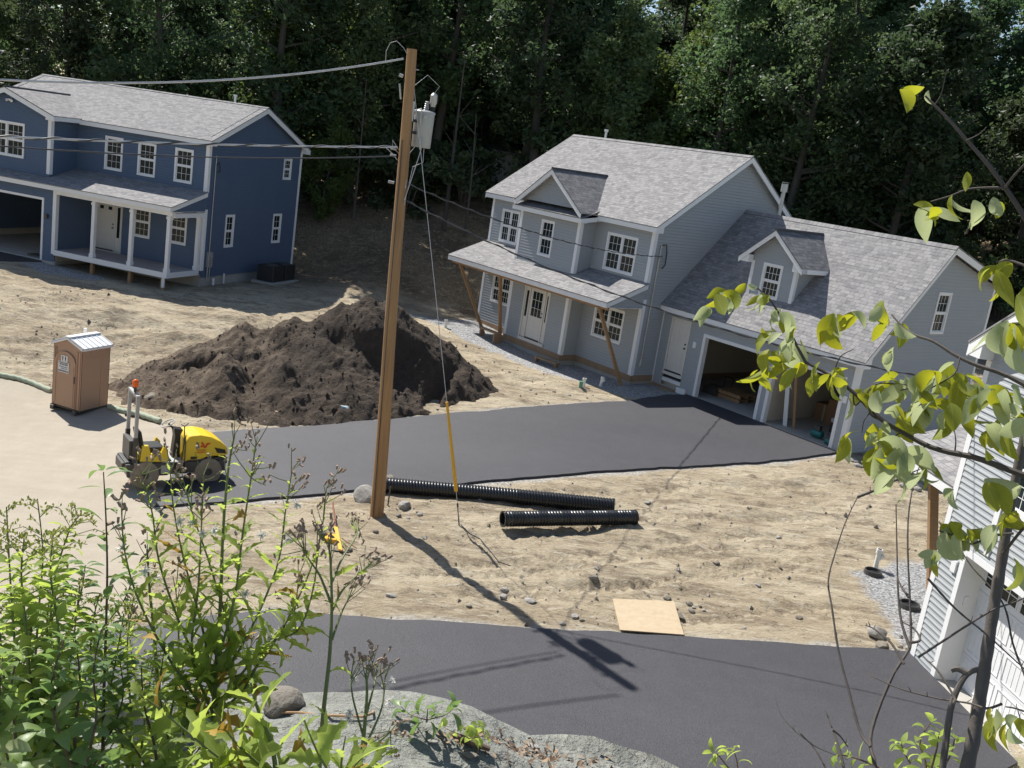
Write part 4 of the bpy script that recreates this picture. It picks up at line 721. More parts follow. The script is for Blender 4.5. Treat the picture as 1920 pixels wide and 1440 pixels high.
mk = MB(); mk.tube([TC + (-.04, -TR - .01, .36), TC + (-.04, -TR - .03, .2), TC + (-.03, -TR - .01, .08)], .018, 6); mk.tube([TC + (.06, -TR + .0, .24), TC + (.06, -TR - .03, .24)], .035, 10); mk.tube([TC + (.0, -TR, -.2), TC + (.02, -TR, -.44)], .02, 6); mk.build('tank_fitting', M['galv'], tk_o)
hw = MB(); top_in = onp(.955)
hw.tube([onp(.945) + (-.14, 0, 0), onp(.945) + (-.22, 0, .02)], .035, 8); hw.tube([onp(.962) + (.09, 0, 0), onp(.962) + (.18, 0, 0)], .015, 6); hw.tube([onp(.93) + (-.2, 0, 0), onp(.90) + (-.15, 0, 0)], .02, 6)
hw.box(*sorted((onp(.90)[0] + .1, onp(.90)[0] + .16)), -.03 + onp(.9)[1], .03 + onp(.9)[1], onp(.86)[2], onp(.90)[2]); hw.tube([onp(.88) + (.13, 0, 0), TC + (-.08, -.02, .40)], .016, 6)
for t in (.786, .732, .80): hw.tube([onp(t) + (-.16, -.02, 0), onp(t) + (-.28, -.05, .01)], .03, 8)
hw.build('pole_hardware', M['galv'], pole)
def JW(*a): mb = MB(); mb.tube(a[0], a[1] * .6, *a[2:]); mb.build('jumper_wire', M['wire'], pole)
JW([pl_at(723, 116), pl_at(724, 96, -.1), pl_at(732, 80, -.1), pl_at(744, 77), pl_at(757, 90), pl_at(766, 105)], .010, 6, 0)
JW([b2 + (0, 0, .27), b2 + (.09, 0, .42), b2 + (.0, 0, .48), b2 + (-.2, .1, .62), onp(.93) + (.1, .05, 0)], .008, 6, 0)
JW([TC + (.03, -.1, -.4), TC + (.0, -.15, -.62), onp(.70) + (.1, -.1, 0)], .016, 6, 0); JW([TC + (-.1, -.1, -.38), TC + (-.2, -.15, -.55), onp(.725) + (.1, -.1, 0)], .014, 6); JW([TC + (.08, -.05, -.4), TC + (.1, -.1, -.7), TC + (-.1, -.12, -.82), onp(.69) + (.1, -.1, 0)], .012, 6)
JW([onp(.80) + (-.12, 0, 0), pl_at(736, 262, -.1), pl_at(736, 275, -.1), pl_at(748, 288)], .010, 6); JW([pl_at(725, 278, -.2), pl_at(738, 290, -.1), pl_at(745, 300)], .014, 6)
# ---- overhead lines running to the next pole on the left
wd_ = np.array([-.8, -.6, 0]); wn = np.array([-.6, .8, 0]);
def on_wplane(px, py):
    d = ray(px, py); return CC + d * (((pb - CC) @ wn) / (d @ wn))
def line(name, pix, r, m, label, group=None, n=40, twist=0, r2=None, cat='power line'):
    P_ = np.array([on_wplane(*q) for q in pix]); s_ = (P_ - pb) @ wd_; cf = np.polyfit(s_, P_[:, 2], 2); ss = np.linspace(s_.min(), s_.max() + 5, n)
    path = [pb + wd_ * s - Z_ * pb[2] + Z_ * np.polyval(cf, s) for s in ss]; o0 = path[0]; mb = MB(); mb.tube([p - o0 for p in path], r, 6)
    if twist:
        hh = MB(); q = np.linspace(s_.min(), s_.max() + 5, 500); mb.tube([pb + wd_ * s - Z_ * pb[2] + Z_ * (np.polyval(cf, s)) + wn * math.cos(s * twist) * r2 + Z_ * math.sin(s * twist) * r2 - o0 for s in q], r * .85, 5, 1)
    return thing_mesh(name, mb, [m, M['wireb'] if twist else m], o0, label, cat, group)
line('power_line', [(756, 110), (640, 129), (500, 144), (375, 152), (250, 156), (100, 153), (0, 150)], .021, M['wire'], 'pale primary wire from the pole top crossing above the blue roof')
line('power_line', [(745, 275), (560, 276), (400, 271), (250, 264), (100, 260), (0, 257)], .019, M['wire'], 'upper pale bundled line crossing the blue house windows', twist=9, r2=.022)
line('power_line', [(743, 292), (560, 298), (400, 295), (250, 288), (100, 280), (0, 275)], .014, M['wireb'], 'thin dark line just below the bundled one, left of the pole')
def span(name, p, q, sag, r, m, label, tw=0, cat='service wire'):
    p, q = np.array(p, float), np.array(q, float); mb = MB(); f = lambda t: p * (1 - t) + q * t - Z_ * sag * 4 * t * (1 - t)
    mb.tube([f(t) - p for t in np.linspace(0, 1, 40)], r, 6)
    if tw: mb.tube([f(t) - p + Z_ * .02 * math.sin(t * tw) + X_ * .02 * math.cos(t * tw) for t in np.linspace(0, 1, 400)], r * .8, 5)
    return thing_mesh(name, mb, m, p, label, cat)
A1 = pb + onp(.735) + (.12, -.05, 0); A2 = pb + onp(.70) + (.12, -.05, 0)
span('service_wire', A1, loc(G, .1, .45, 4.55), .35, .011, M['wireb'], 'dark service wire from the pole to the gray house gable corner', 120)
span('service_wire', A2, loc(K, -.02, .4, 5.4), .55, .011, M['wireb'], 'long dark wire from the pole past the gray garage to the closest house', 110)
# ---- guy wire with yellow guard
ga = on_ground(862, 985, -.45); gt = pb + onp(.93) + (.1, 0, 0)
gy_ = empty('guy_wire', ga, 0, 'steel guy wire with a yellow plastic guard anchored right of the pole', 'guy wire')
d = gt - ga; one('cable', M['wire'], lambda b: b.tube([(0, 0, 0), d], .008, 6), gy_)
M['yel'] = mat('yellow_plastic', (.72, .40, .03), .45); one('guard', M['yel'], lambda b: b.tube([d * .085, d * .30], [.045, .030], 10), gy_, smooth=True)
one('anchor_rod', M['dark'], lambda b: (b.tube([(0, 0, -.1), d * .05], .012, 6), b.tube([d * .045, d * .055], .022, 8)), gy_)
mb = MB(); q0 = ga; pts = [on_ground(x, y) - q0 + Z_ * .02 for x, y in ((864, 985), (880, 1002), (900, 1012), (915, 1030), (935, 1055), (955, 1062), (1000, 1070))]; mb.tube(pts, .012, 6); thing_mesh('loose_cable', mb, M['dark'], q0, 'thin dark loose cable lying on the dirt below the guy anchor', 'cable')
# ---- stake next to the pole
p = on_ground(727, 948); thing_mesh('metal_stake', (lambda b: (b.tube([(0, 0, -.1), (.01, 0, .48)], .018, 8), b)[1])(MB()), M['dark'], p, 'short dark metal stake standing just right of the pole foot', 'stake')
# ---- corrugated pipes
def pipe(px0, px1, r, label, name='drain_pipe'):
    a = on_ground(*px0); b = on_ground(*px1); a = a + Z_ * r; b = b + Z_ * r; Ln = np.linalg.norm(b - a); k = int(Ln / .075); yaw = math.degrees(math.atan2(b[1] - a[1], b[0] - a[0])); pitch = math.asin((b[2] - a[2]) / Ln)
    n = k * 6; P_ = []; R_ = []
    for i in range(n + 1):
        t = i / n; x = t * Ln; ph = (x / .075) % 1; R_.append(r * (.90 if ph < .3 else .93 if ph < .4 else 1.0 if ph < .85 else .96)); P_.append((x, .05 * math.sin(t * 3.1) if Ln > 4 else 0, math.tan(pitch) * x))
    R_[0] = r * 1.04; R_[1] = r * 1.04; root = empty(name, a, yaw, label, 'drain pipe')
    mb = MB(); mb.tube(P_, R_, 28, caps=False); Ri = [r * .84] * 12; mb.tube([P_[int(j * n / 11)] for j in range(12)][::-1], Ri, 28, caps=False); mb.build('corrugated_wall', M['pipe'], root, True)
    mb = MB()
    for s in (0, -1):
        c0 = np.array(P_[s]); vs = []; 
        for t in range(28): an = 2 * math.pi * t / 28; vs.append(c0 + (0, math.cos(an) * r * 1.04, math.sin(an) * r * 1.04))
        for t in range(28): an = 2 * math.pi * t / 28; vs.append(c0 + (0, math.cos(an) * r * .84, math.sin(an) * r * .84))
        mb.faces(vs, [(i, (i + 1) % 28, 28 + (i + 1) % 28, 28 + i) for i in range(28)])
    mb.build('pipe_rim', M['pipe'], root)
pipe((715, 922), (1148, 962), .19, 'long black corrugated drain pipe running from behind the pole')
pipe((940, 987), (1188, 983), .185, 'short black corrugated drain pipe lying in front of the long one')
# ---- plywood
pl = [on_ground(x, y) for x, y in ((1147, 1130), (1262, 1135), (1281, 1198), (1161, 1189))]; c0 = sum(pl) / 4; mb = MB(); zt_ = max(q[2] for q in pl) - c0[2] + .02
mb.prism([(q - c0) * (1, 1, 1) + Z_ * .075 for q in pl], (0, 0, .018)); M['ply'] = mat('weathered_plywood', (.43, .34, .225), .75, noise=[(2, (.36, .25, .14), .7, 6, (1, 3, 1)), (9, (.52, .43, .3), .5, 5)], bump=(20, .15, .01))
thing_mesh('plywood_sheet', mb, M['ply'], c0, 'square tan plywood sheet on the dirt at the near driveway edge', 'plywood')
# ---- portable toilet
pn, pL, pR = atz(147, 781, -1.2), atz(93, 765, -1.2), atz(204, 769, -1.2); zg = gz(pn[0] - .1, pn[1] + .6)
ux = pn - pL; yaw = math.degrees(math.atan2(ux[1], ux[0])); cen = (pL + pR) / 2
pt_ = empty('portable_toilet', (cen[0], cen[1], zg + .012), yaw, 'tan portable toilet with a white gable roof at the edge of the tan road', 'portable toilet')
s = .535; hh = 1.98
M['ptan'] = mat('tan_moulded_plastic', (.43, .265, .175), .5, noise=[(1.5, (.36, .215, .14), .6, 5), (.7, (.5, .33, .22), .4, 3)])
M['pdk'] = mat('dark_tan_seam', (.13, .07, .045), .6)
M['proof'] = mat('translucent_white_roof', (.80, .80, .80), .35)
bd = MB(); bd.box(-s, s, -s, s, .12, hh)
for i in range(5): x = -s + .14 + i * .2; bd.box(s, s + .012, x, x + .08, hh - .22, hh - .05); bd.box(s, s + .012, x, x + .09, .16, 1.5) if i in (3,) else None
bd.box(s, s + .008, -s + .1, s - .06, hh - .30, hh - .285); 
for (x, w_) in ((-s + .02, .05), (s - .20, .045), (s - .11, .06), (-s + .10, .02)): bd.box(x, x + w_, -s - .022, -s, .14, hh - .1)
bd.prism([(-s, -s, hh), (s, -s, hh), (0, -s, hh + .17)], (0, 2 * s, 0)); bd.build('shell', M['ptan'], pt_, bevel=.01)
sm = MB(); sm.box(s - .006, s + .006, -s - .006, -s + .006, .13, hh); sm.box(s - .005, s + .007, s - .006, s + .006, .13, hh); sm.box(-s - .006, -s + .004, -s - .006, -s + .004, .13, hh); sm.build('edge_seam', M['pdk'], pt_)
dr = MB(); arc = [(.0 + .40 * math.cos(t) - .06, 1.42 + .40 * math.sin(t) * .95) for t in np.linspace(0, math.pi, 14)]; o_ = [(.34, .16)] + arc + [(-.46, .16)]
dr.prism([(x, -s - .012, z) for x, z in o_], (0, -.02, 0)); ring = []
i_ = [(.34 - .07, .26)] + [(.33 * math.cos(t) - .06, 1.42 + .33 * math.sin(t) * .95) for t in np.linspace(0, math.pi, 14)] + [(-.46 + .07, .26)]
for a_, b_, c_, d_ in zip(o_[:-1], o_[1:], i_[1:], i_[:-1]): dr.prism([(q[0], -s - .032, q[1]) for q in (a_, b_, c_, d_)], (0, -.014, 0))
dr.box(.29, .30, -s - .05, -s - .032, .2, 1.4, 1); dr.box(-.02, .0, -s - .036, -s - .031, .3, .32, 1)
do = dr.build('door', [M['ptan'], M['pdk']], pt_); one('handle', M['dark'], lambda b: b.box(.30, .335, -s - .065, -s - .046, .92, 1.12), do)
sg = MB(); sg.box(-.20, .03, -s - .052, -s - .034, 1.50, 1.68, 0); sg.box(-.30, .09, -s - .0515, -s - .034, 1.17, 1.49, 0)
for cx in (-.14, -.04):
    sg.tube([(cx, -s - .053, 1.655), (cx, -s - .055, 1.655)], .015, 10, 1); sg.box(cx - .02, cx + .02, -s - .055, -s - .0525, 1.575, 1.637, 1); sg.box(cx - .014, cx + .014, -s - .055, -s - .0525, 1.52, 1.575, 1)
for z, h_, segs_ in ((1.44, .035, ((-.28, -.2, 2), (-.19, -.09, 1), (-.08, .07, 1))), (1.38, .05, ((-.25, -.17, 1), (-.155, -.07, 1), (-.055, .07, 1))), (1.32, .03, ((-.27, .06, 1),)), (1.27, .03, ((-.2, -.05, 1), (-.03, .05, 1))), (1.19, .05, ((-.29, .08, 1),))):
    for a_, b_, m_ in segs_:
        x = a_
        while x < b_ - .005: w_ = min(.018, b_ - x); sg.box(x, x + w_ * .75, -s - .054, -s - .0517, z, z + h_, m_); x += .024
sg.build('notice', [M['white'], M['black'], M['dark']], do)
rf = MB(); e = .06
for sgn in (-1, 1):
    P4 = [(sgn * (s + e), -s - e, hh + .0), (0, -s - e, hh + .24), (0, s + e, hh + .24), (sgn * (s + e), s + e, hh + .0)]; rf.prism([np.array(q) for q in P4], (0, 0, .03))
    for i in range(7): y = -s - e + .02 + i * .19; rf.prism([(sgn * (s + e), y, hh + .03), (sgn * .05, y, hh + .25), (sgn * .05, y + .025, hh + .25), (sgn * (s + e), y + .025, hh + .03)], (0, 0, .018))
    rf.board((sgn * (s + e), -s - e, hh + .02), (sgn * (s + e), s + e, hh + .02), (0, 0, -.07), (-sgn * .02, 0, 0))
    rf.board((sgn * (s + e), -s - e, hh + .03), (0, -s - e, hh + .27), (0, 0, -.08), (0, .03, 0))
rf.box(-.09, .09, -s - e, s + e, hh + .25, hh + .285); rf.build('roof', M['proof'], pt_); one('vent_stack', M['pvc'], lambda b: b.tube([(-.3, .38, hh), (-.3, .38, hh + .36)], .05, 12), pt_, smooth=True)
one('skid', M['dark'], lambda b: (b.box(-s + .05, -s + .17, -s - .12, s + .12, 0, .12), b.box(s - .17, s - .05, -s - .12, s + .12, 0, .12), b.box(-s - .03, s + .03, -s - .03, s + .03, .1, .13)), pt_)
# ---- dirt pile
def cone(P, cx, cy, zp, sl_): return zp - sl_ * np.hypot(P[..., 0] - cx, P[..., 1] - cy)
xs = np.arange(-14.2, 1.6, .055); ys = np.arange(27.0, 36.5, .055); XX, YY = np.meshgrid(xs, ys); PP = np.stack([XX, YY], -1)
pk = []
for px, py, y, sl_ in ((300, 702, 30, .55), (370, 650, 30.6, .62), (460, 607, 31.2, .7), (550, 592, 31.6, .74), (640, 570, 31.8, .82), (700, 553, 32, .86), (735, 560, 32.1, .86), (790, 612, 32.2, .85), (845, 645, 32.5, .78), (895, 695, 33.0, .75)):
    y += .9; q = aty(px, py, y); pk.append(cone(PP, q[0], q[1], q[2] - .02, sl_ * 1.02))
pk += [cone(PP, -8.9, 30.0, .75, .75), cone(PP, -7.1, 30.1, .7, .7), cone(PP, -5.2, 30.4, .6, .6), cone(PP, -10.6, 30.2, -.2, .45)]
A_ = np.stack(pk); kk = 5.; Zp = np.log(np.exp(A_ * kk).sum(0)) / kk
ridge = 1 - np.abs(fbm(XX * .55 + .35 * YY, YY * .55, o=4, s=77)) * 2
Zp = Zp + .26 * (ridge - .55) + .10 * fbm(XX * 2.0, YY * 2.0, o=4, s=78) + .06 * np.maximum(fbm(XX * 5, YY * 5, o=3, s=79), -.1) + .035 * fbm(XX * 9, YY * 9, o=2, s=80)
gull = lambda cx, cy, ang, w_, l_, d_: -d_ * np.exp(-(((XX - cx) * math.cos(ang) + (YY - cy) * math.sin(ang)) / w_) ** 2 - ((-(XX - cx) * math.sin(ang) + (YY - cy) * math.cos(ang)) / l_) ** 2)
Zp += gull(-9.75, 30.6, .15, 1.1, .30, .8) + gull(-8.0, 30.1, .6, .35, .7, .5) + gull(-3.8, 31.0, .1, 1.5, .7, .6) + gull(-5.4, 31.5, -.25, 1.2, .25, .4) + gull(-2.3, 31.6, 1.3, 1.0, .22, .45)
Bs = base(XX, YY); k = (Zp > Bs - .12); Zp = np.where(k, Zp, Bs - .3)
ii = np.arange(XX.size).reshape(XX.shape); q = np.c_[ii[:-1, :-1].ravel(), ii[:-1, 1:].ravel(), ii[1:, 1:].ravel(), ii[1:, :-1].ravel()]; q = q[k.ravel()[q].any(1)]
o0 = np.array([-5., 31., .0]); u_, inv = np.unique(q, return_inverse=True); Vp = np.c_[XX.ravel(), YY.ravel(), Zp.ravel()][u_] - o0
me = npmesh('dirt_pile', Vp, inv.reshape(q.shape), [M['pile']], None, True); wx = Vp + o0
dry = np.clip(sstep(-6.4, -9.6, wx[:, 0] + 1.6 * fbm(wx[:, 0] * .6, wx[:, 1] * .6, o=4, s=88)) * .9 + .15 * sstep(.25, .6, fbm(wx[:, 0] * .9, wx[:, 1] * .9 + wx[:, 2], o=4, s=89)), 0, 1); a5 = me.attributes.new('dry', 'FLOAT', 'POINT'); a5.data.foreach_set('value', dry.astype(np.float32))  # mix weight: lighter brown towards the left end, plus faint random patches
def tanmix(m):
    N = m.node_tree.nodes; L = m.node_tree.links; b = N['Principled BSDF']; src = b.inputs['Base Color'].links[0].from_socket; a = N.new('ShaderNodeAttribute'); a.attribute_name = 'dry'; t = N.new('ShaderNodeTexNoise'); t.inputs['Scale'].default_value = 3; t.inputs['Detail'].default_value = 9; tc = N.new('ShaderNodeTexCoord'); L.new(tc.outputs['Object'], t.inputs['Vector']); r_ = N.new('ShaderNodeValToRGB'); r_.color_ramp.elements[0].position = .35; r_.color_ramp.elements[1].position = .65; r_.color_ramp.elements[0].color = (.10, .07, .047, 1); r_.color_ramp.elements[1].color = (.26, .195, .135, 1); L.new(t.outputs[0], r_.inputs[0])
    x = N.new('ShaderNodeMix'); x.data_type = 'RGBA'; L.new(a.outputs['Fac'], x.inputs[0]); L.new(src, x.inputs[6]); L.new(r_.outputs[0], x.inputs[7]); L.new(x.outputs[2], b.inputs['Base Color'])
tanmix(M['pile']); pile_o = thing_mesh('dirt_pile', me, None, o0, 'large mound of dark brown loam beyond the far driveway', 'dirt pile')
cv = me.vertices; nC = 1200; pick = rng.randint(0, len(Vp), nC); csz = np.exp(rng.randn(nC) * .5) * .035; tvv = np.array([(1, 0, 0), (-.5, .87, 0), (-.5, -.87, 0), (0, 0, .8), (0, 0, -.5)]); tff = np.array([(0, 1, 3), (1, 2, 3), (2, 0, 3), (1, 0, 4), (2, 1, 4), (0, 2, 4)])
keep = wx[pick, 2] > base(wx[pick, 0], wx[pick, 1]) - .05; pick = pick[keep]; csz = csz[keep]; nC = len(pick); Vc = (Vp[pick][:, None] + tvv[None] * rng.uniform(.6, 1.3, (nC, 5, 3)) * csz[:, None, None]).reshape(-1, 3)
cl_o = obj('clods', npmesh('clods', Vc, (tff[None] + (np.arange(nC) * 5)[:, None, None]).reshape(-1, 3), [M['pile']]), pile_o); cl_o['kind'] = 'stuff'
# ---- ride-on roller
rp = on_ground(318, 905, -.85); ro_ = empty('ride_on_roller', (rp[0], rp[1], base(rp[0], rp[1]) + .03), 36, 'small yellow ride-on tandem roller with roll bar and orange beacon on the tan road', 'road roller')
M['ryel'] = mat('machine_yellow_paint', (.78, .56, .035), .35, noise=(3, (.68, .47, .03), .5, 4)); M['drum'] = mat('worn_steel_drum', (.22, .19, .15), .55, noise=[(5, (.36, .31, .24), .7, 5)], metal=.2); M['seat'] = mat('black_vinyl', (.015, .015, .015), .4); M['lgrey'] = mat('pale_grey_metal', (.38, .37, .36), .5)
def drum(cx):
    mb = MB(); R = .33; mb.tube([(cx, -.45, R), (cx, -.44, R), (cx, .44, R), (cx, .45, R)], [R - .015, R, R, R - .015], 36); o = mb.build('drum', M['drum'], ro_, True); mb = MB(); mb.tube([(cx, -.47, R), (cx, .47, R)], .09, 12); mb.build('drum_hub', M['dark'], o)
drum(-.72); drum(.78)
fr = MB()
fr.prism([(-1.16, -.44, .62), (-1.12, -.44, .30), (-.2, -.44, .30), (-.05, -.44, .42), (-.05, -.44, .62)], (0, .08, 0)); fr.prism([(-1.16, .36, .62), (-1.12, .36, .30), (-.2, .36, .30), (-.05, .36, .42), (-.05, .36, .62)], (0, .08, 0)); fr.box(-1.16, -.1, -.36, .36, .55, .66); fr.box(-.25, .35, -.25, .25, .25, .60); fr.box(.2, 1.2, -.44, -.38, .34, .60); fr.box(.2, 1.2, .38, .44, .34, .60); fr.box(.25, 1.25, -.38, .38, .50, .66); fr.box(-1.22, -1.15, -.3, .3, .4, .62)
fr.build('chassis', M['dark'], ro_, bevel=.012)
one('footplate', M['lgrey'], lambda b: (b.box(-.33, .18, -.42, .42, .60, .63), b.box(-.36, -.12, -.455, -.44, .36, .56)), ro_)
def hood(y0, dy): return [(x, y0, z) for x, z in ((.17, .60), (.22, 1.14), (.30, 1.24), (.55, 1.255), (.80, 1.20), (1.05, 1.07), (1.22, .93), (1.26, .74), (1.20, .70), (.75, .70), (.5, .58))]
mb = MB(); mb.prism(hood(-.38, 0), (0, .76, 0)); ho = mb.build('hood', M['ryel'], ro_, bevel=.03)
mb = MB(); mb.prism([(.90, -.392, .93), (1.17, -.392, .86), (1.20, -.392, .76), (.98, -.392, .79)], (0, .02, 0)); mb.prism([(1.215, -.2, .90), (1.255, -.2, .78), (1.255, .2, .78), (1.215, .2, .90)], (.02, 0, 0)); mb.box(.34, .50, -.392, -.37, .66, .72); mb.build('grille', M['seat'], ho)
M['red'] = mat('orange_red_decal', (.62, .07, .02), .5); M['gdec'] = mat('grey_decal', (.16, .15, .15), .5)
mb = MB(); y = -.392; mb.prism([(.44, y, 1.08), (.50, y, 1.08), (.54, y, .93), (.49, y, .93)], (0, .01, 0), 1)
for q4 in (((.56, 1.08), (.61, 1.08), (.69, .93), (.64, .93)), ((.64, .93), (.69, .93), (.755, 1.03), (.71, 1.05)), ((.55, .97), (.60, .93), (.61, .98), (.58, 1.0))): mb.prism([(a, y, b) for a, b in q4], (0, .01, 0), 0)
mb.prism([(.71, y - .001, 1.05), (.80, y - .001, 1.05), (.755, y - .001, 1.0)], (0, .01, 0), 0)
def text(s_, size, m, parent, M4, name='lettering'):
    cu = bpy.data.curves.new('t', 'FONT'); cu.body = s_; cu.size = size; cu.extrude = .002; cu.align_x = 'CENTER'; t = bpy.data.objects.new('t', cu); COL.objects.link(t); dg = bpy.context.evaluated_depsgraph_get(); dg.update()
    me = bpy.data.meshes.new_from_object(t.evaluated_get(dg)); bpy.data.objects.remove(t); me.transform(M4); me.materials.clear(); me.materials.append(m); return obj(name, me, parent)
mb.build('emblem', [M['red'], M['gdec']], ho)
text('WACKER\nNEUSON', .055, M['red'], ho, Matrix.Translation((.58, -.395, .86)) @ Matrix.Rotation(math.pi / 2, 4, 'X'))
mb = MB(); mb.prism([(x, -.40, z) for x, z in ((-.80, 1.05), (-.84, .66), (-.20, .62), (-.20, .92), (-.30, 1.02), (-.36, .86), (-.60, .84), (-.66, 1.05))], (0, .10, 0)); mb.prism([(x, .30, z) for x, z in ((-.80, 1.05), (-.84, .66), (-.20, .62), (-.20, .92), (-.30, 1.02), (-.36, .86), (-.60, .84), (-.66, 1.05))], (0, .10, 0)); mb.box(-.84, -.22, -.30, .30, .64, .80); mb.build('seat_cowl', M['ryel'], ro_, bevel=.015)
mb = MB(); mb.box(-.70, -.26, -.25, .25, .84, .96); mb.prism([(-.70, -.24, .90), (-.80, -.24, 1.36), (-.90, -.24, 1.36), (-.80, -.24, .90)], (0, .48, 0)); mb.build('seat', M['seat'], ro_, bevel=.04)
mb = MB()
for y in (-.36, .36): mb.box(-1.0, -.92, y - .035, y + .035, .66, 2.20)
mb.box(-1.0, -.92, -.395, .395, 2.201, 2.27); mb.build('roll_bar', M['lgrey'], ro_, bevel=.01)
mb = MB(); mb.box(-1.01, -.91, -.40, -.32, .60, 1.25); mb.box(-1.01, -.91, .32, .40, .60, 1.25); mb.box(-1.08, -.95, -.3, .3, .7, 1.15); mb.build('rear_guard', M['dark'], ro_)
bc = MB(); bc.tube([(-.96, -.05, 2.27), (-.96, -.05, 2.40)], .03, 10); bo = bc.build('beacon_base', M['dark'], ro_); M['orange'] = mat('orange_lens', (.85, .14, .01), .25); bc = MB(); bc.tube([(-.96, -.05, z) for z in (2.40, 2.42, 2.52, 2.56, 2.575)], [.06, .075, .07, .045, .01], 16); bc.build('beacon_lens', M['orange'], bo, True)
mb = MB(); mb.prism([(-.02, -.12, .60), (.16, -.12, .60), (.15, -.12, 1.20), (.20, -.12, 1.32), (-.02, -.12, 1.36), (.02, -.12, 1.15)], (0, .24, 0)); mb.tube([(.02, 0, 1.3), (-.12, 0, 1.45)], .025, 8); mb.build('steering_console', M['seat'], ro_, bevel=.015)
mb = MB(); cw = np.array([-.14, 0, 1.46]); ax = np.array([-.45, 0, .89]); a1 = np.array([.89, 0, .45]); ring = [cw + (a1 * math.cos(t) + Y_ * math.sin(t)) * .17 for t in np.linspace(0, 2 * math.pi, 25)]; mb.tube(ring, .014, 8, caps=False)
for t in (0, 2.1, 4.2): mb.tube([cw, cw + (a1 * math.cos(t) + Y_ * math.sin(t)) * .17], .01, 6)
mb.build('steering_wheel', M['lgrey'], ro_, True)
mb = MB(); mb.tube([(.14, -.34, .62), (.17, -.36, 1.1), (.16, -.33, 1.48), (.08, -.31, 1.52)], .014, 8); mb.tube([(.16, -.33, 1.48), (.26, -.3, 1.54)], .012, 8); mb.tube([(-.28, -.34, .95), (-.2, -.36, 1.0)], .02, 8); mb.tube([(.2, -.4, .62), (.18, -.4, 1.2), (.2, -.36, 1.26)], .014, 8); mb.build('control_lever', M['dark'], ro_)
# ---- AC condenser
q = loc(B, 4.0, 0, 0); acp = loc(B, 1.15, 4.2, 0); z0 = gz(acp[0], acp[1]); ac = empty('air_conditioner', (acp[0], acp[1], z0), -16.3, 'black outdoor condenser unit on a pad beside the blue house', 'air conditioner')
M['acm'] = mat('charcoal_coil', (.02, .021, .023), .5, bump=(80, .5, .01))
one('pad', M['conc'], lambda b: b.box(-.6, .6, -1.1, 1.1, -.05, .08), ac); 
for y in (-.52, .52):
    mb = MB(); mb.box(-.4, .4, y - .42, y + .42, .08, .80); o = mb.build('condenser', M['acm'], ac, bevel=.03); mb = MB(); mb.tube([(0, y, .80), (0, y, .83)], .33, 24); mb.build('fan_grille', M['dark'], o)
    one('corner_post', M['dark'], lambda b: [b.box(a - .02, a + .02, c_ - .02, c_ + .02, .08, .81) for a in (-.4, .4) for c_ in (y - .42, y + .42)], o)
# ---- cleanouts and basins
def pvc(px, py, hgt, label, tilt=0, two=False):
    p = on_ground(px, py); mb = MB(); mb.tube([(0, 0, -.1), (tilt, 0, hgt)], .055, 14); mb.tube([(tilt * .8, 0, hgt * .8), (tilt * 1.0, 0, hgt)], .075, 14)
    if two: mb.tube([(tilt * .5, 0, hgt * .45), (.13, -.02, hgt * .75)], .05, 12)
    return thing_mesh('cleanout_pipe', mb, M['pvc'], p, label, 'pvc pipe', None, 0, True)
pvc(1094, 725, .32, 'short white pipe stub left of its pair, on the gravel before the gray house'); M['grn'] = mat('green_drain_plastic', (.12, .30, .2), .5)
p = on_ground(1088, 728); mb = MB(); mb.tube([(0, 0, -.1), (0, 0, .26)], .07, 12); thing_mesh('drain_stub', mb, M['grn'], p, 'small green plastic stub beside the white pipe before the gray house', 'drain pipe', None, 0, True)
pvc(1125, 724, .36, 'white pipe stub with a side branch near the gray house corner', .05, True); pvc(835, 614, .34, 'small white pipe stub left of the gray house, beyond the guy wire', 0, True); pvc(1641, 1066, .50, 'white pvc cleanout rising beside the gravel by the closest house', .0, True)
def basin(px, py, r, label):
    p = on_ground(px, py); mb = MB(); mb.tube([(0, 0, 0), (0, 0, .10)], [r * 1.05, r], 26, 0, caps=False); mb.tube([(0, 0, .10), (0, 0, .10), (0, 0, .035)], [r, r * .86, r * .84], 26, 0, caps=False); mb.tube([(0, 0, .02), (0, 0, .04)], r * .85, 26, 1); thing_mesh('catch_basin', mb, [M['dark'], M['black']], p, label, 'catch basin', None, 0, False)
basin(1636, 1076, .20, 'round dark catch basin at the foot of the white cleanout'); basin(1704, 1138, .22, 'round dark catch basin in the middle of the grey gravel')
# wattle (green sediment sock)
M['sock'] = mat('pale_green_sock', (.30, .36, .26), .9, noise=(8, (.42, .42, .34), .6, 4))
for pts, lb in (((( -40, 700), (0, 706), (35, 713), (60, 722), (95, 738)), 'pale green sediment sock lying left of the portable toilet'), (((205, 768), (225, 775), (262, 782), (300, 795)), 'darker sediment sock between the toilet and the roller')):
    P_ = [on_ground(x, y) for x, y in pts]; P_ = resamp(P_, 30); P_[:, 2] = [base(a, b) + .06 for a, b, _ in P_]; o0 = P_[0]; mb = MB(); mb.tube([q - o0 for q in P_], [.085 + .012 * math.sin(i * 2.1) for i in range(30)], 10); thing_mesh('sediment_sock', mb, M['sock'], o0, lb, 'sediment sock', None, 0, True)
# blue-grey rag / bucket on the pile edge
p = on_ground(643, 779); p[2] = gz(p[0], p[1]) + .02; M['bag'] = mat('pale_blue_plastic', (.33, .42, .44), .5); thing_mesh('plastic_bag', rock_mesh('bag', .27, .2, .24, 5, M['bag']), None, p + (0, -.05, .12), 'crumpled pale blue plastic bag at the foot of the dirt pile', 'plastic bag')
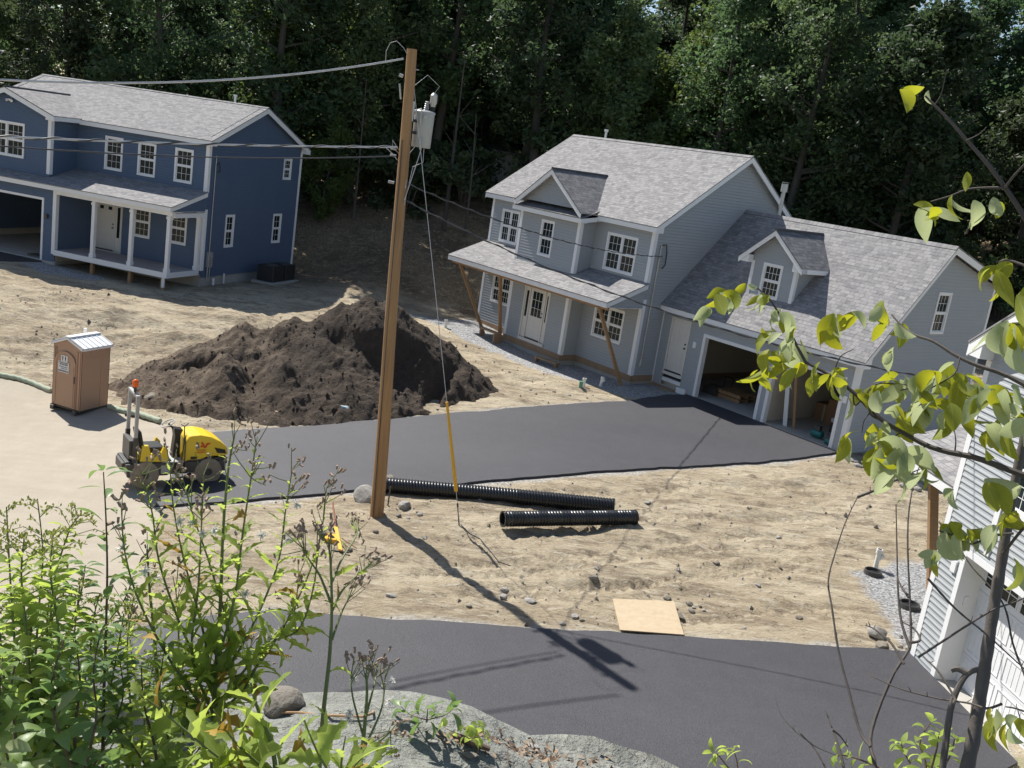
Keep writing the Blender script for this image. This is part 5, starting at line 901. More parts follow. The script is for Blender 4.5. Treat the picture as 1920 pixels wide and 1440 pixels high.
# ---- wooden trestles by the gray house
def trestle(u, v, yaw, label, L_=1.15, hh_=.42):
    p = loc(G, u, v, 0); p[2] = gz(p[0], p[1]); e = empty('trestle', p, -50.5 + yaw, label, 'wooden trestle'); one('beam', M['ledger'], lambda b: b.box(-L_ / 2, L_ / 2, -.12, .12, hh_ - .06, hh_), e)
    for s_ in (-1, 1): one('leg', M['ledger'], lambda b: b.box(s_ * (L_ / 2 - .08) - .04, s_ * (L_ / 2 - .08) + .04, -.1, .1, -.05, hh_ - .062), e)
trestle(-7.0, -1.55, 0, 'low wooden trestle standing on gravel left of the front door'); trestle(-3.3, -1.35, 8, 'low wooden step plank right of the front door', 1.2, .22)
# ---- garage contents
def gl_(px, py): p = atz(px, py, G[0][2] - .243 + .002); return p
p = gl_(1378, 748); pal = empty('pallet', p, -50, 'stack of wooden pallets inside the left garage opening', 'pallet')
for k_ in range(2):
    for i in range(6): one('slat', M['wood'], lambda b: b.box(-.6 + i * .205, -.6 + i * .205 + .13, -.5, .5, .11 + k_ * .16, .135 + k_ * .16), pal)
    for y in (-.45, 0, .45): one('stringer', M['wood'], lambda b: b.box(-.6, .58, y - .03, y + .03, .0 + k_ * .16, .108 + k_ * .16), pal)
p = gl_(1366, 733); mb = MB(); [mb.tube([(x, 0, 0), (x, 0, .45)], .018, 8) for x in (-.2, .2)]; mb.tube([(-.2, 0, .45), (.2, 0, .45)], .018, 8); mb.tube([(-.2, 0, .0), (-.2, -.3, 0)], .018, 8); mb.tube([(.2, 0, .0), (.2, -.3, 0)], .018, 8); thing_mesh('metal_stand', mb, M['dark'], p + (0, .3, .01), 'dark bent metal stand behind the pallets in the garage', 'stand', None, -50)
p = gl_(1330, 742); mb = MB(); mb.box(-.25, .35, -.3, .3, 0, .25); mb.box(-.2, .3, -.25, .2, .25, .34); thing_mesh('storage_tote', mb, M['dark'], p + (.2, .5, 0), 'dark tote by the left jamb inside the garage', 'tote', None, -50)
M['card'] = mat('cardboard', (.30, .17, .09), .85, noise=(2, (.24, .13, .07), .6, 4)); p = gl_(1538, 806)
for i, (dx, dy, sx, sy, sz, z, lb) in enumerate(((0, 1.2, .45, .35, .95, 0, 'large brown cardboard carton deep in the right garage opening'), (-.9, 1.6, .35, .3, .6, 0, 'smaller brown carton left of the large one'))):
    mb = MB(); mb.box(-sx, sx, -sy, sy, 0, sz); mb.box(-.04, .04, -sy - .004, sy + .004, sz * .0, sz + .003, 1); thing_mesh('cardboard_box', mb, [M['card'], M['ply']], p + G[1] * dx + G[2] * dy, lb, 'cardboard box', None, -50.5 + 8 * i)
M['teal'] = mat('teal_paint', (.01, .13, .12), .4)
for (px, py, s_, lb) in ((1522, 822, 1., 'teal compressor tank just inside the right garage opening'), (1546, 836, .8, 'smaller teal tank beside the white roll in the garage')):
    p = gl_(px, py); e = empty('compressor', p + G[2] * .25, -50, lb, 'compressor'); one('tank', M['teal'], lambda b: b.tube([(-.22 * s_, 0, .15 * s_), (-.18 * s_, 0, .15 * s_), (.18 * s_, 0, .15 * s_), (.22 * s_, 0, .15 * s_)], [.08 * s_, .13 * s_, .13 * s_, .08 * s_], 16), e, smooth=True); one('motor', M['dark'], lambda b: (b.box(-.1 * s_, .1 * s_, -.08 * s_, .08 * s_, .26 * s_, .42 * s_), b.tube([(-.15 * s_, 0, .2 * s_), (-.15 * s_, 0, .46 * s_), (.15 * s_, 0, .46 * s_), (.15 * s_, 0, .2 * s_)], .012, 6)), e)
p = gl_(1548, 818); mb = MB(); mb.tube([(-.45, 0, .09), (.45, 0, .09)], .09, 16); thing_mesh('wrap_roll', mb, M['cream'], p + G[2] * .9 + Z_ * .3, 'white roll of house wrap lying inside the right garage opening', 'roll', None, -50.5, True); mb = MB(); mb.box(-.4, .4, -.15, .15, 0, .3); thing_mesh('wooden_crate', mb, M['dark'], p + G[2] * .9, 'dark crate under the white roll', 'crate', None, -50.5)
for i, (u0, m_, lb) in enumerate(((5.62, 'white', 'white trim boards leaning inside the right garage opening'), (5.95, 'wood', 'brown lumber board leaning beside the white trim'))):
    b0_ = loc(G, u0 + .2, 1.212 + .55 + .1 * i, -.243); t0 = loc(G, u0, 1.212 + .30, 2.1); mb = MB(); ex = G[1] * (.16 if i == 0 else .10); mb.prism([(0, 0, 0), ex, ex + G[2] * .03, G[2] * .03], t0 - b0_); thing_mesh('lumber', mb, M[m_], b0_, lb, 'lumber')
# ---- yellow post driver left of the pole
M['rust'] = mat('rusty_steel', (.20, .07, .035), .8); p = on_ground(628, 1036); e = empty('hand_tool', p, 0, 'yellow hand trolley lying on the dirt left of the pole', 'hand trolley')
q = [on_ground(x, y) - p for x, y in ((638, 1036), (634, 1020), (628, 1000), (622, 962))]; one('frame', M['yel'], lambda b: (b.prism([q[0] + (-.04, 0, .03), q[0] + (.04, 0, .03), q[2] + (.04, 0, .12), q[2] + (-.04, 0, .12)], (0, 0, .04)), b.box(q[1][0] - .3, q[1][0] - .05, q[1][1] - .05, q[1][1] + .25, .02, .12)), e)
one('handle', M['rust'], lambda b: b.tube([q[2] + Z_ * .13, q[3] + Z_ * .25], .02, 8), e); one('axle', M['dark'], lambda b: b.tube([q[0] + (-.18, 0, .02), q[0] + (.18, .02, .02)], .02, 8), e); one('wheel', M['dark'], lambda b: b.tube([q[1] + (-.35, .1, .06), q[1] + (-.35, .18, .06)], .09, 14), e)
one('tine', M['wood'], lambda b: b.tube([q[1] + (.05, .1, .1), q[1] + (.42, -.12, .02)], .014, 6), e); one('tine', M['wood'], lambda b: b.tube([q[1] + (.05, .0, .08), q[1] + (.30, -.2, .02)], .012, 6), e)
# ---- stones
M['rockb'] = mat('grey_brown_stone', (.21, .185, .15), .9, noise=(4, (.12, .105, .085), .8, 8), bump=(10, .6, .04))
def stone(px, py, s_, label, seed, m='rock', group=None, hi=False, sq=.7, cat='rock'):
    p = on_ground(px, py); r_ = np.random.RandomState(seed); me = rock_mesh('rock', s_, s_ * r_.uniform(.7, 1), s_ * sq * r_.uniform(.8, 1), seed, M[m], hi); return thing_mesh('rock', me, None, p + (0, s_ * .5, s_ * sq * .35), label, cat, group, r_.uniform(0, 360))
stone(685, 943, .38, 'big pale grey boulder behind the pole foot', 3, hi=True, sq=.75); stone(757, 955, .2, 'pale rounded rock right of the pole', 5); stone(728, 905, .2, 'dark grey rock in the pole shadow behind the shaft', 6, 'rockb')
stone(290, 759, .42, 'grey angular boulder between the portable toilet and the dirt pile', 9, 'rockb', hi=True); stone(655, 780, .2, 'small brown stone at the right of the pale blue bag', 10, 'rockb'); stone(1646, 1198, .26, 'grey boulder at the near driveway edge by the gravel', 11, 'rock', hi=True); stone(1656, 1218, .18, 'smaller stone in front of the boulder by the gravel', 12, 'rockb')
stone(1275, 1162, .14, 'stone touching the right edge of the plywood', 13, 'rockb'); stone(1113, 1092, .15, 'lone grey stone in the middle of the dirt lot', 14, 'rockb'); stone(732, 1120, .12, 'flat pale stone near the left end of the near driveway edge', 15, sq=.4); stone(945, 1112, .11, 'upper of two pale stones in the pole shadow', 16); stone(944, 1124, .11, 'lower of two pale stones in the pole shadow', 17); stone(993, 1130, .14, 'flat tan stone right of the pole shadow', 18, sq=.4)
gsp = [(1290, 1138), (1303, 1142), (1312, 1138), (1320, 1146), (1296, 1148), (1268, 1160), (880, 1138), (1052, 1172), (1090, 1165), (1075, 1160), (1250, 1125), (560, 930), (745, 968), (765, 972), (780, 962), (790, 970), (700, 1000), (1460, 1010), (1340, 1060), (1420, 1100), (1500, 1160), (1395, 1180), (820, 1052), (870, 1075), (655, 1035), (1215, 945), (1310, 985), (900, 938), (1690, 1215), (1705, 1220), (1052, 742), (1068, 740), (1098, 748), (1110, 742), (1040, 735), (500, 792), (460, 788), (570, 783), (700, 770), (780, 765)]
for i, (x, y) in enumerate(gsp): stone(x + rng.uniform(-3, 3), y + rng.uniform(-2, 2), rng.uniform(.05, .11), 'small loose stone scattered on the bare dirt', 100 + i, 'rock' if i % 2 else 'rockb', 'small stones scattered on the dirt', sq=.6)
for i in range(22):
    t = i / 21; stone(1600 + 125 * t + rng.uniform(-6, 6), 868 + 52 * t + rng.uniform(-6, 6), rng.uniform(.10, .2), 'pale stone in the row edging the shade beside the gray garage', 200 + i, 'rock', 'row of stones along the garage side')
# fine pebble scatter: nobody could count it
n = 5200; X1 = rng.uniform(-19, 12, n); Y1 = rng.uniform(14, 42, n); Pq = np.c_[X1, Y1]; ok = np.ones(n, bool)
for r_ in REG: ok &= sdist(Pq, r_) > .05
ok &= ~((X1 > -12.5) & (X1 < 0) & (Y1 > 28) & (Y1 < 35)) | (rng.rand(n) < .0); ok &= fbm(X1 * .5, Y1 * .5, o=3, s=91) > -.12
Pq = Pq[ok]; n = len(Pq); tv = np.array([(1, 0, 0), (-.5, .87, 0), (-.5, -.87, 0), (0, 0, .8), (0, 0, -.5)]); tf = np.array([(0, 1, 3), (1, 2, 3), (2, 0, 3), (1, 0, 4), (2, 1, 4), (0, 2, 4)])
sz = np.exp(rng.randn(n) * .55) * .022; an = rng.uniform(0, 6.28, n); jit = rng.uniform(.6, 1.3, (n, 5, 3)); Vb = tv[None] * jit * sz[:, None, None]; ca, sa = np.cos(an), np.sin(an); Vx = Vb[..., 0] * ca[:, None] - Vb[..., 1] * sa[:, None]; Vy = Vb[..., 0] * sa[:, None] + Vb[..., 1] * ca[:, None]
zg_ = np.array([gz(a, b) for a, b in Pq]); Vv = np.stack([Vx + Pq[:, 0, None], Vy + Pq[:, 1, None], Vb[..., 2] + zg_[:, None] + sz[:, None] * .3], -1).reshape(-1, 3); Ff = (tf[None] + (np.arange(n) * 5)[:, None, None]).reshape(-1, 3)
tag(obj('pebbles', npmesh('pebbles', Vv, Ff, [M['rock'], M['rockb']], np.repeat(rng.randint(0, 2, n), 6))), 'fine pebbles and clods littering the tan dirt', 'pebbles', None, 'stuff')
# ================================================================ FOREST
M['leafA'] = mat('dark_maple_foliage', (.062, .108, .046), .55, noise=[(.2, (.032, .062, .034), .7, 3), (1.1, (.125, .18, .06), .5, 3)], trans=.46, rnd=.5, hue=(.49, 1.0, 1.7))
M['leafB'] = mat('yellow_green_foliage', (.085, .135, .032), .6, noise=[(.4, (.05, .085, .022), .6, 3)], trans=.42, rnd=.25, hue=(.49, 1.0, 1.5))
M['bark'] = mat('grey_brown_bark', (.055, .047, .04), .95, noise=[(3, (.10, .088, .075), .7, 8, (1, 1, .2))], bump=(8, .7, .04, (1, 1, .2)), rnd=.3)
def leaf_cloud(C, N_, rad, ls, r_, m, name, flat=.75):
    """C (k,3) clump centres, N_ leaves per clump, rad (k,) radii -> one mesh of small pointed leaf faces"""
    k = len(C); d = r_.randn(k, N_, 3); d /= np.linalg.norm(d, axis=2)[..., None]; rr = r_.rand(k, N_) ** .45; P_ = C[:, None] + d * (rr * rad[:, None])[..., None] * (1, 1, flat)
    P_ = P_.reshape(-1, 3); n = len(P_); a = r_.randn(n, 3) * (1, 1, .6) + (0, 0, -.35); a /= np.linalg.norm(a, axis=1)[:, None]; b = np.cross(a, r_.randn(n, 3)); b /= np.linalg.norm(b, axis=1)[:, None] + 1e-9
    s_ = ls * np.exp(r_.randn(n) * .3); L_ = a * s_[:, None]; W_ = b * (s_ * .52)[:, None]; nn = np.cross(a, b) * (s_ * .14)[:, None]
    V = np.stack([P_ - L_, P_ - L_ * .15 + W_ + nn, P_ + L_, P_ - L_ * .15 - W_ + nn], 1).reshape(-1, 3); F_ = np.arange(n * 4).reshape(n, 4); return npmesh(name, V, F_, [m])
def tree_proto(seed, Ht, cw, cb, nl, clumps, m, lean=0.):
    r_ = np.random.RandomState(seed); tb = MB(); R0 = .016 * Ht; path = [np.array([0, 0, -1.])]; p = np.zeros(3); dr_ = np.array([r_.randn() * .03 + lean, r_.randn() * .03, 1.])
    path.append(p.copy())
    for i in range(9): dr_ += (r_.randn() * .035, r_.randn() * .035, 0); p = p + dr_ * Ht * .095; path.append(p.copy())
    rad = [R0 * 1.35, R0 * 1.2] + [R0 * (1 - .095 * i) for i in range(1, 10)]; tb.tube(path, rad, 9)
    C = []; Rd = []
    for i in range(nl):
        t = cb + (1 - cb) * (i + r_.rand()) / nl; k = min(int(t * 9) + 1, len(path) - 2); s0 = path[k] + (path[k + 1] - path[k]) * (t * 9 - int(t * 9)); env = math.sin(math.pi * min(1, max(.0, (t - cb) / (1 - cb)) * .82 + .16)) ** .7; an = r_.uniform(0, 6.28); ln = cw * env * r_.uniform(.65, 1.1)
        e = s0 + np.array([math.cos(an) * ln, math.sin(an) * ln, ln * r_.uniform(.25, .75)]); mid = (s0 + e) / 2 + (0, 0, -.06 * ln)
        tb.tube([s0, mid, e], [R0 * .38 * (1.1 - t), R0 * .24 * (1.1 - t), .02], 5, caps=False)
        for j in range(clumps): q = mid + (e - mid) * r_.uniform(-.2, 1.15) + r_.randn(3) * .28 * (.5 + ln * .3); C.append(q); Rd.append(r_.uniform(.55, 1.15))
    for j in range(clumps): C.append(path[-1] + r_.randn(3) * (.7, .7, .8)); Rd.append(r_.uniform(.6, 1.1))
    return tb, np.array(C), np.array(Rd)
PROTO = []
for i, (Ht, cw, cb, nl, cl, m) in enumerate(((23, 4.2, .13, 48, 8, 'leafA'), (21, 3.8, .10, 44, 8, 'leafA'), (25, 4.5, .17, 50, 8, 'leafA'), (18, 3.8, .07, 42, 8, 'leafA'), (22, 3.6, .27, 34, 7, 'leafA'), (17, 3.4, .10, 34, 8, 'leafB'))):
    tb, C, Rd = tree_proto(40 + i, Ht, cw, cb, nl, cl, m); r_ = np.random.RandomState(90 + i); me = leaf_cloud(C, (44, 60, 46, 60, 44, 60)[i], Rd * 1.12, .155, r_, M[m], 'crown'); tmb = tb.build('trunk_src', M['bark'], None, True); tme = tmb.data; bpy.data.objects.remove(tmb); tme.name = 'trunk'; PROTO.append((tme, me, Ht))
LAB = ['tall dark broadleaf tree in the forest wall behind the houses', 'dark bushy tree in the forest wall behind the houses', 'very tall dark tree with high crown in the forest wall', 'low-branched dark tree in the forest wall', 'thin-crowned tree with bare lower trunk in the forest wall', 'yellow-green sunlit tree in the forest wall behind the pole']
def put_tree(k, x, y, sc, yaw, label=None, group='trees of the forest wall', hs=1.):
    tme, cme, Ht = PROTO[k]; z = gz(x, y) - .2; e = empty('forest_tree', (x, y, z), yaw, label or LAB[k], 'tree', group); e.scale = (sc, sc, sc * hs); obj('trunk', tme, e); obj('crown', cme, e); return e
tr_ = np.random.RandomState(11); cnt = 0
for row, (dy, sp) in enumerate(((0, 4.6), (5.5, 4.2), (11.5, 4.4), (18, 4.8), (26, 5.0), (35, 5.4))):
    x = -46 - row * 2
    while x < 50 + row * 2:
        y0 = 57.5 - max(0, x - 6) * .40 + (1.5 * math.sin(x * .3)); y0 = max(y0, 45)
        if x < -12: y0 = 56 + (-12 - x) * .02
        k = tr_.choice([0, 1, 2, 3, 4]) if row else tr_.choice([0, 1, 3, 4, 4]); xx, yy = x + tr_.uniform(-1.3, 1.3), y0 + dy + tr_.uniform(-1.6, 1.6); x += sp * tr_.uniform(.8, 1.2)
        if x < -14 and row < 1 and tr_.rand() < .35: continue
        if x < -9 and (tr_.rand() < .30 or row == 4): continue
        if -14 < x < 1 and row < 3 and tr_.rand() < (.45, .3, .2)[row]: continue
        if abs(xx / yy) > .72 or (row >= 2 and tr_.rand() < .16): continue
        put_tree(k, xx, yy, tr_.uniform(.68, .98) * (.9 if x < -10 else 1.0), tr_.uniform(0, 360)); cnt += 1
put_tree(5, -14.8, 58.5, .95, 20, 'yellow-green sunlit tree in the forest wall, left of the pole top', None); put_tree(5, -11.8, 54.5, .36, 140, 'small bright yellow-green bushy tree right of the blue house', None)
put_tree(5, 7.5, 60, .8, 200, 'olive-green tree in the forest wall above the gray roof ridge', None)
# understory saplings and shrubs at the forest foot
US = []
for i in range(3):
    r_ = np.random.RandomState(300 + i); k = 26; C = r_.randn(k, 3) * (1.0, 1.0, .6) + (0, 0, 1.5); C[:, 2] = np.abs(C[:, 2]); US.append(leaf_cloud(C, 70, r_.uniform(.35, .7, k), .11, r_, M['leafB' if i == 2 else 'leafA'], 'foliage'))
sb = MB()
for a in range(7): t = a * .9; sb.tube([(0, 0, -.3), (.35 * math.cos(t), .35 * math.sin(t), .9), (.9 * math.cos(t), .9 * math.sin(t), 1.9)], [.05, .035, .015], 6)
sbo = sb.build('s', M['bark'], None, True); sbm = sbo.data; bpy.data.objects.remove(sbo)
for i in range(95):
    x = tr_.uniform(-34, 34); y0 = max(57.5 - max(0, x - 6) * .40, 45); y = y0 + tr_.uniform(-1.5, 7) if i < 50 else y0 + tr_.uniform(8, 34); 
    if abs(x / y) > .7: continue
    s_ = tr_.uniform(.7, 1.5) * (1.5 if i >= 50 else 1); e = empty('understory_shrub', (x, y, gz(x, y) - .1), tr_.uniform(0, 360), 'leafy shrub at the foot of the forest wall', 'shrub', 'shrubs at the forest foot'); e.scale = (s_, s_, s_); obj('stem', sbm, e); obj('foliage', US[tr_.randint(0, 2) if tr_.rand() < .85 else 2], e)
# bare saplings on the slope behind the pole
for i, (px, py, y, h_) in enumerate(((663, 405, 55, 7.5), (873, 430, 54, 6.5), (832, 430, 54.5, 9), (630, 392, 57, 8))):
    p = aty(px, py, y); p[2] = gz(p[0], y); mb = MB(); a = rng.randn(3) * .25; path = [np.array([a[0] * t * t, a[1] * t, h_ * t]) for t in np.linspace(0, 1, 7)]; mb.tube(path, np.linspace(.13 if i == 2 else .08, .02, 7), 7)
    for j in range(7): q = path[2 + j % 4]; mb.tube([q, q + (rng.randn() * .8, rng.randn() * .5, rng.uniform(.4, 1.2))], [.025, .006], 5)
    thing_mesh('bare_sapling', mb, M['bark'], p, ['thin pale bare trunk on the slope left of the pole', 'slim leaning bare trunk left of the gray house eave', 'thick pale bare trunk on the slope right of the pole', 'thin bare trunk just right of the small bright tree'][i], 'bare tree', None, 0, True)
# ---- shed and far houses glimpsed through the trees
q = aty(968, 330, 63); zb = gz(q[0], 63) - .3; sh = empty('storage_shed', (q[0], 63, zb), 12, 'beige shed with a blue tarp on its roof, half hidden by the gray roof', 'shed'); M['beige'] = mat('beige_boards', (.36, .33, .28), .85, noise=(1, (.27, .25, .21), .6, 5))
tz = aty(968, 292, 63)[2] - zb
one('wall', M['beige'], lambda b: b.box(-1.5, 3.2, 0, 4, 0, tz), sh); one('roof', M['dark'], lambda b: b.prism([(-1.8, -.3, tz), (3.5, -.3, tz + .15), (3.5, 4.3, tz + .5), (-1.8, 4.3, tz + .35)], (0, 0, .12)), sh)
M['tarp'] = mat('blue_tarp', (.18, .34, .75), .5); v_, f_ = IV2 * (.9, .8, .14) + (1.3, .8, tz + .32), IF2; obj('tarp', npmesh('tarp', v_, f_, [M['tarp']]), sh)
for i, (px, py, y, w_, h_, lb) in enumerate(((215, 165, 100, 9, 6, 'pale house glimpsed through trunks above the blue roof ridge'), (395, 150, 105, 7, 5, 'second pale house glimpsed between trees left of the pole'))):
    q = aty(px, py, y); zb = gz(q[0], min(y, 250)) - 1; e = empty('distant_house', (q[0], y, zb), 10 - 15 * i, lb, 'house'); tz = q[2] - zb + 1
    one('wall', M['gray'] if i == 0 else M['white'], lambda b: b.box(-w_ / 2, w_ / 2, 0, 7, 0, tz), e); one('roof', M['shin'], lambda b: (b.prism([(-w_ / 2 - .4, -.4, tz), (-w_ / 2 - .4, 7.4, tz), (-w_ / 2 - .4, 3.5, tz + 2.4)], (w_ + .8, 0, 0))), e)
    for j in range(3): one('window', M['glass'], lambda b: b.box(-w_ / 2 + 1 + j * w_ * .3, -w_ / 2 + 2 + j * w_ * .3, -.04, .02, tz - 2.2, tz - .8), e)
# ================================================================ FOREGROUND PLANTS
M['lfY'] = mat('weed_leaf_bright_green', (.24, .33, .07), .5, noise=[(12, (.40, .45, .13), .55, 4), (3, (.15, .25, .05), .4, 3)], trans=.6, hue=(.485, 1.05, 1.6), spec=.3)
M['lfG'] = mat('shrub_leaf_green', (.13, .21, .07), .38, noise=[(10, (.21, .31, .09), .6, 4), (3, (.075, .14, .055), .5, 3)], trans=.42, hue=(.485, 1.1, 1.7), spec=.5)
M['lfM'] = mat('mid_green_leaf', (.16, .24, .07), .42, noise=[(10, (.29, .37, .12), .6, 4), (3, (.095, .17, .05), .5, 3)], trans=.45, hue=(.485, 1.1, 1.7), spec=.45)
def veins(m, light, k=.55):
    N = m.node_tree.nodes; L = m.node_tree.links; b = N['Principled BSDF']; src = b.inputs['Base Color'].links[0].from_socket; uv = N.new('ShaderNodeUVMap'); sp = N.new('ShaderNodeSeparateXYZ'); L.new(uv.outputs[0], sp.inputs[0])
    def mt(op, a, b_=None, c_=None):
        x = N.new('ShaderNodeMath'); x.operation = op
        for i, v in enumerate((a, b_, c_)):
            if v is None: continue
            if isinstance(v, (int, float)): x.inputs[i].default_value = v
            else: L.new(v, x.inputs[i])
        return x.outputs[0]
    d = mt('ABSOLUTE', mt('SUBTRACT', sp.outputs[0], .5)); rib = mt('LESS_THAN', d, .035); sv = mt('GREATER_THAN', mt('SINE', mt('MULTIPLY', mt('SUBTRACT', mt('MULTIPLY', sp.outputs[1], 8), mt('MULTIPLY', d, 4)), 6.283)), .93); f = mt('MULTIPLY', mt('MAXIMUM', rib, mt('MULTIPLY', sv, .6)), k)
    x = N.new('ShaderNodeMix'); x.data_type = 'RGBA'; L.new(f, x.inputs[0]); L.new(src, x.inputs[6]); x.inputs[7].default_value = (*light, 1)
    for l in list(N['Principled BSDF'].inputs['Base Color'].links): L.remove(l)
    L.new(x.outputs[2], b.inputs['Base Color']); bp = N.new('ShaderNodeBump'); bp.inputs['Strength'].default_value = .5; bp.inputs['Distance'].default_value = .001; L.new(f, bp.inputs['Height']); L.new(bp.outputs[0], b.inputs['Normal']); return m
M['lfO'] = mat('old_yellowing_leaf', (.45, .30, .05), .6, noise=[(18, (.25, .11, .03), .6, 4)], trans=.4)
M['lfS'] = mat('sapling_leaf_olive', (.25, .29, .045), .5, noise=[(16, (.38, .38, .06), .5, 4), (5, (.12, .18, .04), .55, 3), (40, (.20, .09, .03), .12, 2)], trans=.5, hue=(.478, 1.15, 1.6), spec=.3)
M['lfP'] = mat('sapling_leaf_pale_underside', (.46, .50, .27), .6, noise=[(16, (.32, .38, .15), .6, 4)], trans=.5, spec=.2)
M['gold'] = mat('goldenrod_tops', (.30, .34, .07), .7, noise=(30, (.40, .36, .05), .5, 3), trans=.3)
M['stemG'] = mat('green_stem', (.14, .19, .05), .6, noise=(6, (.20, .14, .07), .5, 4)); M['stemR'] = mat('reddish_brown_stem', (.12, .07, .045), .7); M['seed'] = mat('brown_seed_heads', (.30, .20, .14), .85, noise=(40, (.33, .25, .19), .6, 3)); M['fluff'] = mat('white_seed_fluff', (.75, .73, .68), .9, trans=.3)
M['twig'] = mat('dark_twig_bark', (.055, .043, .036), .8, noise=[(9, (.12, .10, .085), .6, 6, (1, 1, .3))], bump=(40, .4, .004)); M['tbark'] = mat('smooth_grey_bark', (.085, .07, .06), .7, noise=[(6, (.15, .13, .11), .6, 6, (1, 1, .4)), (30, (.04, .03, .025), .5, 4)], bump=(50, .4, .004))
for k_, li_ in (('lfY', (.42, .50, .16)), ('lfG', (.24, .34, .13)), ('lfM', (.30, .42, .13)), ('lfS', (.42, .46, .14)), ('lfP', (.55, .58, .36))): veins(M[k_], li_)
def leaf(L, base_, d, nrm, ln, wd, bend=.3, jag=0., n=6, fold=.25, r_=None, twist=0.):
    """append one leaf to list L of (verts, faces)"""
    d = d / (np.linalg.norm(d) + 1e-9); s_ = np.cross(d, nrm); s_ /= np.linalg.norm(s_) + 1e-9; u = np.cross(s_, d); V = []; p = np.array(base_, float); a = 0.
    for i in range(n + 1):
        t = i / n; wv = (math.sin(math.pi * (t * .98 + .015) ** .82) ** .95) * wd * .54
        if jag and 0 < i < n: wv *= (1.25 if i % 2 else .62)
        dd = d * math.cos(a) - u * math.sin(a); uu = np.cross(s_, dd); sw = s_ * math.cos(twist * t) + uu * math.sin(twist * t)
        V += [p - sw * wv + uu * wv * fold, p.copy(), p + sw * wv + uu * wv * fold]; p = p + dd * ln / n; a += bend / n * 2
    L.append((V, [(3 * i + j, 3 * i + j + 1, 3 * i + j + 4, 3 * i + j + 3) for i in range(n) for j in (0, 1)], [(u_, i / n) for i in range(n + 1) for u_ in (0., .5, 1.)]))
def leaves_mesh(name, L, mats, idx=None):
    V = []; F_ = []; mi = []; UV = []
    for q, (v, f, uv_) in enumerate(L): k = len(V); V += v; UV += uv_; F_ += [[a + k for a in t] for t in f]; mi += [idx[q] if idx else 0] * len(f)
    return npmesh(name, np.array(V), np.array(F_), mats, mi, True, uv=np.array(UV))
def at3(px, py, dist): d = ray(px, py); return CC + d * (dist / np.linalg.norm(d))
def smooth_path(P_, n=24):
    P_ = np.array(P_, float); k = len(P_); t = np.linspace(0, k - 1, n); out = []
    for a in t:
        i = min(int(a), k - 2); f = a - i; p0, p1, p2, p3 = P_[max(i - 1, 0)], P_[i], P_[i + 1], P_[min(i + 2, k - 1)]; out.append(.5 * ((2 * p1) + (-p0 + p2) * f + (2 * p0 - 5 * p1 + 4 * p2 - p3) * f * f + (-p0 + 3 * p1 - 3 * p2 + p3) * f ** 3))
    return np.array(out)
def plant(name, label, cat, root_px, dist, group=None):
    p = at3(*root_px, dist); return p, empty(name, p, 0, label, cat, group)
